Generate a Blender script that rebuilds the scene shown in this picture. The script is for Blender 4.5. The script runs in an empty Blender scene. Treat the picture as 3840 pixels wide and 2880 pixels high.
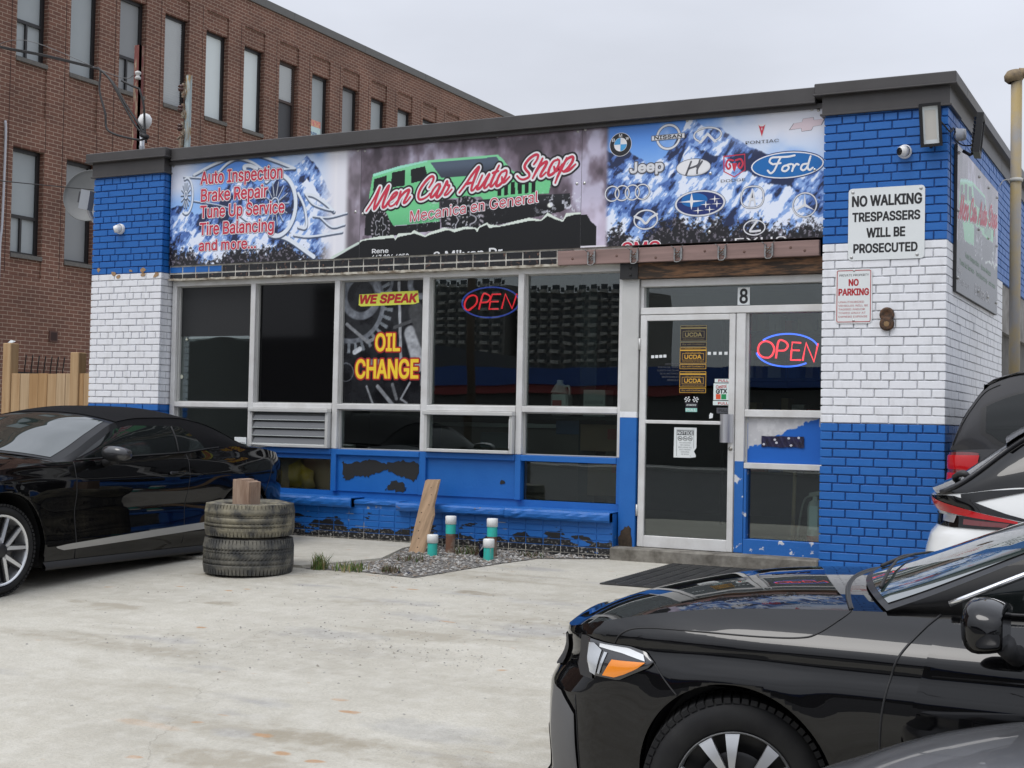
import bpy, bmesh, math, random
import numpy as np
from mathutils import Vector, Matrix
from mathutils.geometry import tessellate_polygon
random.seed(7); rng = np.random.default_rng(7)
SC = bpy.context.scene
COL = SC.collection
R = math.radians

# ---------------------------------------------------------------- camera, sky, sun, exposure
cam = bpy.data.cameras.new('camera'); cam_o = bpy.data.objects.new('camera', cam); COL.objects.link(cam_o)
cam.sensor_width = 36.0; cam.lens = 47.55; cam.clip_start = 0.1; cam.clip_end = 3000
cr, cd, cf = Vector((.8909, .4538, .0200)), Vector((.0049, .0344, -.9994)), Vector((-.4542, .8905, .0284))
m = Matrix((cr, -cd, -cf)).transposed().to_4x4(); m.translation = Vector((10.816, -11.040, -.048))
cam_o.matrix_world = m
SC.camera = cam_o

SUN_EL, SUN_AZ = R(58), R(205)      # azimuth measured clockwise from +Y
w = bpy.data.worlds.new("World"); SC.world = w; w.use_nodes = True
nt = w.node_tree; nt.nodes.clear()
def N(t, **k):
    n = nt.nodes.new(t)
    for a, b in k.items(): setattr(n, a, b)
    return n
out = N('ShaderNodeOutputWorld'); bg = N('ShaderNodeBackground'); sky = N('ShaderNodeTexSky')
sky.sky_type = 'NISHITA'; sky.sun_disc = False; sky.sun_elevation = SUN_EL; sky.sun_rotation = SUN_AZ
sky.air_density = 1.0; sky.dust_density = 3.0; sky.ozone_density = 1.0
tc = N('ShaderNodeTexCoord'); sep = N('ShaderNodeSeparateXYZ'); nt.links.new(tc.outputs['Generated'], sep.inputs[0])
hs = N('ShaderNodeHueSaturation'); hs.inputs['Saturation'].default_value = .16; nt.links.new(sky.outputs[0], hs.inputs['Color'])
mx = N('ShaderNodeMix', data_type='RGBA'); mx.inputs[0].default_value = .7
nt.links.new(hs.outputs[0], mx.inputs[6]); mx.inputs[7].default_value = (7.2, 7.6, 8.6, 1)   # the even cloud deck
rmp = N('ShaderNodeMapRange'); rmp.inputs[1].default_value = 0.0; rmp.inputs[2].default_value = 1.0
rmp.inputs[3].default_value = .78; rmp.inputs[4].default_value = 2.15
nt.links.new(sep.outputs['Z'], rmp.inputs[0])
noi = N('ShaderNodeTexNoise'); noi.inputs['Scale'].default_value = 2.2; noi.inputs['Detail'].default_value = 5
mp = N('ShaderNodeMapping'); mp.inputs['Scale'].default_value = (1, 1, 3.0)
nt.links.new(tc.outputs['Generated'], mp.inputs[0]); nt.links.new(mp.outputs[0], noi.inputs['Vector'])
nr = N('ShaderNodeMapRange'); nr.inputs[1].default_value = .3; nr.inputs[2].default_value = .7; nr.inputs[3].default_value = .87; nr.inputs[4].default_value = 1.1
nt.links.new(noi.outputs[0], nr.inputs[0])
mu = N('ShaderNodeMath', operation='MULTIPLY'); nt.links.new(rmp.outputs[0], mu.inputs[0]); nt.links.new(nr.outputs[0], mu.inputs[1])
vm = N('ShaderNodeVectorMath', operation='SCALE'); nt.links.new(mx.outputs[2], vm.inputs[0]); nt.links.new(mu.outputs[0], vm.inputs['Scale'])
nt.links.new(vm.outputs[0], bg.inputs['Color']); bg.inputs['Strength'].default_value = .098
nt.links.new(bg.outputs[0], out.inputs[0])
sl = bpy.data.lights.new('sun', 'SUN'); so = bpy.data.objects.new('sun', sl); COL.objects.link(so)
sl.energy = 1.1; sl.angle = R(28); sl.color = (1, .97, .93)
so.rotation_euler = (R(90) - SUN_EL, 0, -SUN_AZ + R(180)); so.location = (0, -10, 30)
SC.view_settings.view_transform = 'Standard'; SC.view_settings.look = 'None'; SC.view_settings.exposure = 0.1; SC.view_settings.gamma = 1
SC.render.engine = 'CYCLES'; SC.cycles.max_bounces = 8; SC.cycles.glossy_bounces = 4; SC.cycles.transparent_max_bounces = 10
SC.cycles.use_denoising = True

# ---------------------------------------------------------------- materials
def lin(c):
    return tuple(((v / 12.92) if v <= .04045 else ((v + .055) / 1.055) ** 2.4) for v in c)
def hexc(h): return lin(tuple(int(h[i:i + 2], 16) / 255 for i in (0, 2, 4)))
MATS = {}
def mat(name, col=(.5, .5, .5), rough=.6, metal=0, col2=None, scale=6, detail=6, lo=.35, hi=.65, bump=0, bscale=None, coat=0, spec=.5, emit=None, estr=1, stretch=None, rough2=None, ctype='Object'):
    if name in MATS: return MATS[name]
    M = bpy.data.materials.new(name); M.use_nodes = True; t = M.node_tree; b = t.nodes['Principled BSDF']
    b.inputs['Base Color'].default_value = (*col, 1); b.inputs['Roughness'].default_value = rough; b.inputs['Metallic'].default_value = metal
    b.inputs['Coat Weight'].default_value = coat; b.inputs['Coat Roughness'].default_value = .02; b.inputs['Specular IOR Level'].default_value = spec
    L = t.links.new
    if emit: b.inputs['Emission Color'].default_value = (*emit, 1); b.inputs['Emission Strength'].default_value = estr
    if col2 is not None or bump:
        tc = t.nodes.new('ShaderNodeTexCoord'); mp = t.nodes.new('ShaderNodeMapping'); L(tc.outputs[ctype], mp.inputs[0])
        if stretch: mp.inputs['Scale'].default_value = stretch
        n = t.nodes.new('ShaderNodeTexNoise'); n.inputs['Scale'].default_value = scale; n.inputs['Detail'].default_value = detail; n.inputs['Roughness'].default_value = .6
        L(mp.outputs[0], n.inputs['Vector'])
        if col2 is not None:
            r = t.nodes.new('ShaderNodeMapRange'); r.inputs[1].default_value = lo; r.inputs[2].default_value = hi; L(n.outputs[0], r.inputs[0])
            x = t.nodes.new('ShaderNodeMix'); x.data_type = 'RGBA'; L(r.outputs[0], x.inputs[0]); x.inputs[6].default_value = (*col, 1); x.inputs[7].default_value = (*col2, 1)
            L(x.outputs[2], b.inputs['Base Color'])
            if rough2 is not None:
                r2 = t.nodes.new('ShaderNodeMapRange'); r2.inputs[3].default_value = rough; r2.inputs[4].default_value = rough2; L(r.outputs[0], r2.inputs[0]); L(r2.outputs[0], b.inputs['Roughness'])
        if bump:
            n2 = n
            if bscale:
                n2 = t.nodes.new('ShaderNodeTexNoise'); n2.inputs['Scale'].default_value = bscale; n2.inputs['Detail'].default_value = 4; L(mp.outputs[0], n2.inputs['Vector'])
            bp = t.nodes.new('ShaderNodeBump'); bp.inputs['Strength'].default_value = bump; bp.inputs['Distance'].default_value = .01; L(n2.outputs[0], bp.inputs['Height']); L(bp.outputs[0], b.inputs['Normal'])
    MATS[name] = M; return M
def vmat(name, rough=.5, spec=.4, coat=0):
    "colour read from the mesh's own print (a point colour attribute)"
    if name in MATS: return MATS[name]
    M = bpy.data.materials.new(name); M.use_nodes = True; t = M.node_tree; b = t.nodes['Principled BSDF']
    a = t.nodes.new('ShaderNodeVertexColor'); a.layer_name = 'Col'; t.links.new(a.outputs[0], b.inputs['Base Color'])
    b.inputs['Roughness'].default_value = rough; b.inputs['Specular IOR Level'].default_value = spec; b.inputs['Coat Weight'].default_value = coat
    MATS[name] = M; return M
def glass(name, tint=.45, refl=1.0, rough=0.0, col=(.9, 1, .97)):
    if name in MATS: return MATS[name]
    M = bpy.data.materials.new(name); M.use_nodes = True; t = M.node_tree; t.nodes.clear(); L = t.links.new
    o = t.nodes.new('ShaderNodeOutputMaterial'); mxs = t.nodes.new('ShaderNodeMixShader'); tr = t.nodes.new('ShaderNodeBsdfTransparent'); gl = t.nodes.new('ShaderNodeBsdfGlossy')
    fr = t.nodes.new('ShaderNodeFresnel'); fr.inputs[0].default_value = 1.5
    mt = t.nodes.new('ShaderNodeMath'); mt.operation = 'MULTIPLY'; mt.inputs[1].default_value = 2.2 * refl; mt.use_clamp = True
    tr.inputs[0].default_value = (col[0] * tint, col[1] * tint, col[2] * tint, 1); gl.inputs['Roughness'].default_value = rough; gl.inputs[0].default_value = (1, 1, 1, 1)
    tc = t.nodes.new('ShaderNodeTexCoord'); nz = t.nodes.new('ShaderNodeTexNoise'); nz.inputs['Scale'].default_value = 1.6; nz.inputs['Detail'].default_value = 1; L(tc.outputs['Object'], nz.inputs['Vector'])
    bp = t.nodes.new('ShaderNodeBump'); bp.inputs['Strength'].default_value = .025; bp.inputs['Distance'].default_value = .03; L(nz.outputs[0], bp.inputs['Height']); L(bp.outputs[0], gl.inputs['Normal'])
    L(fr.outputs[0], mt.inputs[0]); L(mt.outputs[0], mxs.inputs[0]); L(tr.outputs[0], mxs.inputs[1]); L(gl.outputs[0], mxs.inputs[2]); L(mxs.outputs[0], o.inputs[0])
    MATS[name] = M; return M

# ---------------------------------------------------------------- mesh helpers
class MB:
    def __init__(s): s.v = []; s.f = []; s.m = []; s.sm = []
    def add(s, vs, fs, mi=0, smooth=False):
        o = len(s.v); s.v += [tuple(p) for p in vs]
        for f in fs: s.f.append([i + o for i in f]); s.m.append(mi); s.sm.append(smooth)
        return s
    def box(s, x0, x1, y0, y1, z0, z1, mi=0):
        v = [(x, y, z) for z in (z0, z1) for y in (y0, y1) for x in (x0, x1)]
        return s.add(v, [(0, 2, 3, 1), (4, 5, 7, 6), (0, 1, 5, 4), (2, 6, 7, 3), (0, 4, 6, 2), (1, 3, 7, 5)], mi)
    def bbox(s, x0, x1, y0, y1, z0, z1, b=.004, mi=0):
        "box with chamfered vertical/horizontal front edges"
        v = []; 
        for (xa, xb, ya, yb, z) in ((x0 + b, x1 - b, y0 + b, y1 - b, z0), (x0, x1, y0, y1, z0 + b), (x0, x1, y0, y1, z1 - b), (x0 + b, x1 - b, y0 + b, y1 - b, z1)):
            v += [(xa + (b if z in (z0 + b, z1 - b) else 0), ya, z), (xb - (b if z in (z0 + b, z1 - b) else 0), ya, z), (xb, ya + b, z), (xb, yb - b, z), (xb - b, yb, z), (xa + b, yb, z), (xa, yb - b, z), (xa, ya + b, z)]
        f = [list(range(7, -1, -1)), list(range(24, 32))]
        for k in range(3):
            for i in range(8):
                j = (i + 1) % 8; f.append((k * 8 + i, k * 8 + j, k * 8 + 8 + j, k * 8 + 8 + i))
        return s.add(v, f, mi)
    def quad(s, a, b, c, d, mi=0): return s.add([a, b, c, d], [(0, 1, 2, 3)], mi)
    def obox(s, c, ax, ay, az, mi=0):
        c, ax, ay, az = map(Vector, (c, ax, ay, az))
        v = [c + ax * i + ay * j + az * k for k in (-1, 1) for j in (-1, 1) for i in (-1, 1)]
        return s.add(v, [(0, 2, 3, 1), (4, 5, 7, 6), (0, 1, 5, 4), (2, 6, 7, 3), (0, 4, 6, 2), (1, 3, 7, 5)], mi)
    def tube(s, pts, r, n=8, mi=0, cap=True, closed=False):
        pts = [Vector(p) for p in pts]; k = len(pts); v = []; f = []
        rr = r if hasattr(r, '__len__') else [r] * k
        up = None
        for i, p in enumerate(pts):
            a = pts[i - 1] if (i or closed) else p; b = pts[(i + 1) % k] if (i < k - 1 or closed) else p
            t = (b - a).normalized()
            if up is None: up = Vector((0, 0, 1)) if abs(t.z) < .9 else Vector((1, 0, 0))
            x = t.cross(up).normalized(); y = x.cross(t).normalized(); up = y
            for j in range(n):
                q = 2 * math.pi * j / n; v.append(p + (x * math.cos(q) + y * math.sin(q)) * rr[i])
        for i in range(k if closed else k - 1):
            for j in range(n):
                j2 = (j + 1) % n; i2 = (i + 1) % k; f.append((i * n + j, i * n + j2, i2 * n + j2, i2 * n + j))
        if cap and not closed: f.append(list(range(n - 1, -1, -1))); f.append([(k - 1) * n + j for j in range(n)])
        return s.add(v, f, mi, True)
    def lathe(s, prof, c, axis=(0, 0, 1), n=32, mi=0, smooth=True):
        "prof: list of (radius, offset along axis)"
        a = Vector(axis).normalized(); x = a.orthogonal().normalized(); y = a.cross(x); c = Vector(c); v = []; f = []; k = len(prof)
        for i in range(n):
            q = 2 * math.pi * i / n; d = x * math.cos(q) + y * math.sin(q)
            for (r, h) in prof: v.append(c + d * r + a * h)
        for i in range(n):
            i2 = (i + 1) % n
            for j in range(k - 1): f.append((i * k + j, i2 * k + j, i2 * k + j + 1, i * k + j + 1))
        return s.add(v, f, mi, smooth)
    def prism(s, poly, y0, y1, mi=0):
        "polygon in x,z extruded between y0 and y1"
        n = len(poly); v = [(p[0], y0, p[1]) for p in poly] + [(p[0], y1, p[1]) for p in poly]
        return s.add(v, [list(range(n)), list(range(2 * n - 1, n - 1, -1))] + [(i, i + n, (i + 1) % n + n, (i + 1) % n) for i in range(n)], mi)
    def grid(s, P, mi=0, smooth=True, flip=False):
        "P[i][j] of points"
        a = len(P); b = len(P[0]); v = [p for r in P for p in r]; f = []
        for i in range(a - 1):
            for j in range(b - 1):
                q = (i * b + j, i * b + j + 1, (i + 1) * b + j + 1, (i + 1) * b + j); f.append(q[::-1] if flip else q)
        return s.add(v, f, mi, smooth)
    def build(s, name, mats, parent=None, loc=None):
        me = bpy.data.meshes.new(name)
        o = bpy.data.objects.new(name, me); COL.objects.link(o)
        org = Vector((0, 0, 0))
        if parent is not None:
            o.parent = parent; p = parent
            while p.parent is not None: p = p.parent
            org = Vector(p.get('_org', (0, 0, 0)))
            if parent.type == 'MESH' and parent.parent is None: org = Vector(parent.location)
        elif loc is not None: org = Vector(loc); o.location = org
        me.from_pydata([(a - org.x, b - org.y, c - org.z) for a, b, c in s.v], [], s.f)
        mats = mats if isinstance(mats, (list, tuple)) else [mats]
        for mm in mats: me.materials.append(mm)
        me.polygons.foreach_set('material_index', s.m); me.polygons.foreach_set('use_smooth', s.sm); me.update()
        return o
def tag(o, label=None, cat=None, group=None, kind=None):
    if label: o['label'] = label
    if cat: o['category'] = cat
    if group: o['group'] = group
    if kind: o['kind'] = kind
    return o
def thing(name, label, cat, loc=(0, 0, 0), group=None, rz=0):
    o = bpy.data.objects.new(name, None); COL.objects.link(o); o.location = loc; o.rotation_euler = (0, 0, rz); o.empty_display_size = .2
    o['_org'] = tuple(loc) if not rz else (0, 0, 0)
    return tag(o, label, cat, group)
def copy_tree(o, parent=None):
    c = o.copy(); COL.objects.link(c)
    if parent is not None: c.parent = parent
    for ch in list(o.children): copy_tree(ch, c)
    return c
def spline(pts, n=8, closed=False):
    "Catmull-Rom through 2D or 3D points"
    P = [np.array(p, float) for p in pts]; k = len(P); o = []
    for i in range(k if closed else k - 1):
        p0 = P[i - 1] if (i or closed) else 2 * P[0] - P[1]; p1 = P[i]; p2 = P[(i + 1) % k]; p3 = P[(i + 2) % k] if (i + 2 < k or closed) else 2 * P[-1] - P[-2]
        for j in range(n):
            t = j / n; o.append(.5 * ((2 * p1) + (-p0 + p2) * t + (2 * p0 - 5 * p1 + 4 * p2 - p3) * t * t + (-p0 + 3 * p1 - 3 * p2 + p3) * t ** 3))
    if not closed: o.append(P[-1])
    return o
def ribbon(mb, pts, hw, y, mi=0, axis='y', sg=-1):
    "flat stroke with round ends on a plane of constant y (pts are x,z) or of constant x (pts are y,z)"
    P = [np.array(p, float) for p in pts]; n = len(P)
    hw = hw if hasattr(hw, '__len__') else [hw] * n
    L = []; Rr = []
    for i in range(n):
        t = P[min(i + 1, n - 1)] - P[max(i - 1, 0)]; t = t / (np.linalg.norm(t) + 1e-9); nn = np.array([-t[1], t[0]])
        L.append(P[i] + nn * hw[i]); Rr.append(P[i] - nn * hw[i])
    poly = lambda q: (q[0], y, q[1]) if axis == 'y' else (y, q[0], q[1])   # reads the current y
    for i in range(n - 1):
        y0_ = y; y = y0_ + sg * .00045 * ((i * .6180339 + len(mb.f) * .137) % 1)
        mb.add([poly(L[i]), poly(L[i + 1]), poly(Rr[i + 1]), poly(Rr[i])], [(0, 1, 2, 3)], mi); y = y0_
    for i in (range(n) if n > 2 else (0, n - 1)):
        yy = y + sg * .00045 * ((i * .754877 + len(mb.f) * .137) % 1)
        pl = lambda q: (q[0], yy, q[1]) if axis == 'y' else (yy, q[0], q[1])
        c = [P[i] + hw[i] * np.array([math.cos(a), math.sin(a)]) for a in np.linspace(0, 2 * math.pi, 13)[:-1]]
        mb.add([pl(q) for q in c], [list(range(12))], mi)
def sans():
    import os
    for n in ('Inter.woff2',):
        f = os.path.join(bpy.utils.system_resource('DATAFILES'), 'fonts', n)
        try: return bpy.data.fonts.load(f)
        except Exception: return None
FONT = sans()
def text_mesh(body, bold=0.0, shear=0.0, align='LEFT', spacing=1.0, line=1.0):
    cu = bpy.data.curves.new('lettering', 'FONT'); cu.body = body; cu.shear = shear; cu.align_x = align; cu.space_character = spacing; cu.space_line = line; cu.resolution_u = 3; cu.fill_mode = 'NONE'
    if FONT: cu.font = FONT
    o = bpy.data.objects.new('lettering', cu); COL.objects.link(o)
    dg = bpy.context.evaluated_depsgraph_get(); me = bpy.data.meshes.new_from_object(o.evaluated_get(dg))
    nb = {}
    for e in me.edges: a_, b_ = e.vertices; nb.setdefault(a_, []).append(b_); nb.setdefault(b_, []).append(a_)
    co = [x.co.copy() for x in me.vertices]; seen = set(); loops = []
    for k0 in list(nb):
        if k0 in seen: continue
        L_ = [k0]; seen.add(k0); cur = k0
        while True:
            nx_ = [q for q in nb[cur] if q not in seen]
            if not nx_: break
            cur = min(nx_) if cur == k0 and (k0 + 1) in nx_ else nx_[0]; seen.add(cur); L_.append(cur)
        if cur != k0 and len(L_) > 2: loops.append([co[q] for q in sorted(L_)])
    ar = [sum(P[n_ - 1].x * P[n_].y - P[n_].x * P[n_ - 1].y for n_ in range(len(P))) / 2 for P in loops]; big = max(ar, key=abs); v = []; f = []
    for P, a_ in zip(loops, ar):          # every outer contour filled on its own with the holes it holds
        if a_ * big < 0: continue
        xs_ = [(q.x, q.y) for q in P]
        H = [Q for Q, h_ in zip(loops, ar) if h_ * big < 0 and bool(inpoly(np.array(Q[0].x), np.array(Q[0].y), xs_))]
        o0 = len(v); pts_ = [q for Q in [P] + H for q in Q]; v += [tuple(q) for q in pts_]
        f += [[o0 + i_ for i_ in t_] for t_ in tessellate_polygon([P] + H)]
    v = np.array(v)
    bpy.data.objects.remove(o); bpy.data.curves.remove(cu); bpy.data.meshes.remove(me)
    return v, f
def lettering(body, x0, x1, z0, z1, y, material, parent=None, bold=.012, shear=0, slope=0, outline=None, axis='y', cut=None, align='LEFT', spacing=1.0, line=1.0, name='lettering', mb=None, flip=False, sg=-1):
    "flat letters fitted to a box; outline = [(extra boldness, material), ...] lies behind"
    v0, f0 = text_mesh(body, bold, shear, align, spacing, line)
    lo = v0[:, :2].min(0); hi = v0[:, :2].max(0)
    sx = (x1 - x0) / (hi[0] - lo[0]); sz = (z1 - z0) / (hi[1] - lo[1])
    res = []
    layers = [(0, material)] + list(outline or [])
    for k, (ex, mm) in enumerate(layers):
        v, f = v0, f0
        px = x0 + (v[:, 0] - lo[0]) * sx; pz = z0 + (v[:, 1] - lo[1]) * sz + slope * (v[:, 0] - lo[0]) * sx
        if flip: px = x0 + x1 - px
        yy = y - sg * k * .0014
        P = [((a, yy, b) if axis == 'y' else (yy, a, b)) for a, b in zip(px, pz)]
        q = MB()
        for n_, fc in enumerate(f):      # each face a hair apart, so that overlapping letter strokes never share a plane
            d_ = -sg * .0004 * ((n_ * .6180339) % 1); q.add([((P[i_][0], P[i_][1] + d_, P[i_][2]) if axis == 'y' else (P[i_][0] + d_, P[i_][1], P[i_][2])) for i_ in fc], [tuple(range(len(fc)))])
        if ex or bold > .013:      # weight or border: a band along every letter edge
            cnt = {}
            for fc in f:
                for i_ in range(len(fc)): e_ = (fc[i_], fc[(i_ + 1) % len(fc)]); kk = (min(e_), max(e_)); cnt[kk] = cnt.get(kk, 0) + 1
            hw = (ex + bold) * sz; j_ = 0
            for (i1, i2), n_ in cnt.items():
                if n_ > 1: continue
                dx, dz = px[i2] - px[i1], pz[i2] - pz[i1]; l_ = math.hypot(dx, dz) + 1e-9; ox, oz = -dz / l_ * hw, dx / l_ * hw; tx, tz = dx / l_ * hw * .6, dz / l_ * hw * .6; j_ += 1; y3 = yy - sg * (.00045 + .0007 * ((j_ * .6180339) % 1))
                R4 = [(px[i1] + ox - tx, pz[i1] + oz - tz), (px[i2] + ox + tx, pz[i2] + oz + tz), (px[i2] - ox + tx, pz[i2] - oz + tz), (px[i1] - ox - tx, pz[i1] - oz - tz)]
                q.add([((g_, y3, h_) if axis == 'y' else (y3, g_, h_)) for g_, h_ in R4], [(0, 1, 2, 3)])
        if cut is not None:
            bm = bmesh.new(); vs = [bm.verts.new(p) for p in q.v]
            for fc in q.f:
                try: bm.faces.new([vs[i] for i in fc])
                except ValueError: pass
            bmesh.ops.bisect_plane(bm, geom=bm.verts[:] + bm.edges[:] + bm.faces[:], plane_co=(0, 0, cut), plane_no=(0, 0, 1), clear_inner=True)
            bm.verts.index_update(); q = MB(); q.add([tuple(x.co) for x in bm.verts], [[x.index for x in fc.verts] for fc in bm.faces]); bm.free()
        res.append(q.build(name if k == 0 else 'letter_outline', mm, parent))
    return res
# ---------------------------------------------------------------- printed pictures: colour per point on a fine grid
def vnoise(X, Z, f, seed=0, oct=5, gain=.5):
    o = np.zeros_like(X); amp = 1; tot = 0
    for k in range(oct):
        rs = np.random.default_rng(seed * 31 + k); T = rs.random((64, 64))
        x = X * f + 17.3 * k; z = Z * f + 9.1 * k; i = np.floor(x).astype(int); j = np.floor(z).astype(int); u = x - i; v = z - j
        u = u * u * (3 - 2 * u); v = v * v * (3 - 2 * v)
        g = lambda a, b: T[a % 64, b % 64]
        o += amp * ((g(i, j) * (1 - u) + g(i + 1, j) * u) * (1 - v) + (g(i, j + 1) * (1 - u) + g(i + 1, j + 1) * u) * v); tot += amp; amp *= gain; f *= 2.03
    return o / tot
def inpoly(X, Z, poly):
    r = np.zeros(X.shape, bool); n = len(poly)
    for i in range(n):
        x1, z1 = poly[i]; x2, z2 = poly[(i + 1) % n]
        c = (z1 > Z) != (z2 > Z)
        r ^= c & (X < (x2 - x1) * (Z - z1) / ((z2 - z1) if z2 != z1 else 1e-9) + x1)
    return r
def seg_dist(X, Z, pts):
    d = np.full(X.shape, 9e9)
    for (x1, z1), (x2, z2) in zip(pts[:-1], pts[1:]):
        dx, dz = x2 - x1, z2 - z1; t = np.clip(((X - x1) * dx + (Z - z1) * dz) / (dx * dx + dz * dz + 1e-12), 0, 1)
        d = np.minimum(d, np.hypot(X - x1 - t * dx, Z - z1 - t * dz))
    return d
def smooth(a, b, x):
    t = np.clip((x - a) / (b - a), 0, 1); return t * t * (3 - 2 * t)
def picture(name, x0, x1, z0, z1, y, step, fn, material, parent, axis='y', flipped=False):
    nx = max(2, int((x1 - x0) / step)); nz = max(2, int((z1 - z0) / step))
    X, Z = np.meshgrid(np.linspace(x0, x1, nx + 1), np.linspace(z0, z1, nz + 1), indexing='ij')
    C = np.clip(fn(X, Z), 0, 1)
    C = np.where(C <= .04045, C / 12.92, ((C + .055) / 1.055) ** 2.4)
    org = Vector((0, 0, 0))
    if parent is not None:
        p = parent
        while p.parent is not None: p = p.parent
        org = Vector(p.get('_org', (0, 0, 0)))
    Y = np.full(X.shape, y)
    V = np.stack([X - org.x, Y - org.y, Z - org.z] if axis == 'y' else [Y - org.x, X - org.y, Z - org.z], -1).reshape(-1, 3)
    me = bpy.data.meshes.new(name); idx = np.arange((nx + 1) * (nz + 1)).reshape(nx + 1, nz + 1)
    F = np.stack([idx[:-1, :-1], idx[1:, :-1], idx[1:, 1:], idx[:-1, 1:]], -1).reshape(-1, 4)
    me.vertices.add(len(V)); me.vertices.foreach_set('co', V.ravel())
    me.loops.add(F.size); me.loops.foreach_set('vertex_index', F.ravel().astype(np.int32))
    me.polygons.add(len(F)); me.polygons.foreach_set('loop_start', (np.arange(len(F)) * 4).astype(np.int32))
    try: me.polygons.foreach_set('loop_total', np.full(len(F), 4, np.int32))
    except Exception: pass
    me.update(calc_edges=True); me.validate()
    a = me.color_attributes.new('Col', 'FLOAT_COLOR', 'POINT')
    a.data.foreach_set('color', np.concatenate([C.reshape(-1, 3), np.ones((len(V), 1))], 1).astype(np.float32).ravel())
    me.materials.append(material)
    o = bpy.data.objects.new(name, me); COL.objects.link(o); o.parent = parent
    return o
def mixc(C, c, a):
    a = np.asarray(a, float)[..., None]; return C * (1 - a) + np.array(c, float) * a
def gz(x, y):
    yn = min(max(y, -9.0), 0.0); return -1.235 + .025 * yn - .0045 * yn * yn
# ---------------------------------------------------------------- ground
BRN, GRY, RUS = (.27, .235, .175), (.30, .30, .31), (.42, .23, .10)
STAINS = [(7.16, -5.84, .42, .17, BRN, .75), (7.0, -6.25, .5, .16, BRN, .6), (6.77, -5.91, .16, .10, GRY, .6), (6.06, -2.23, .22, .10, BRN, .8), (6.6, -5.44, .14, .06, GRY, .6), (6.90, -5.87, .07, .03, RUS, .9), (7.15, -6.05, .05, .03, RUS, .9), (6.89, -5.21, .06, .03, RUS, .6), (4.6, -3.38, .30, .10, BRN, .7), (6.3, -5.95, .25, .05, RUS, .35), (7.6, -5.5, .4, .16, GRY, .45), (7.2, -3.2, .6, .18, GRY, .5), (5.9, -3.95, .5, .16, GRY, .5), (4.0, -3.8, .45, .12, BRN, .6), (3.7, -2.4, .25, .08, BRN, .7), (6.5, -4.2, .8, .2, (.35, .33, .29), .5)]
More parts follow.
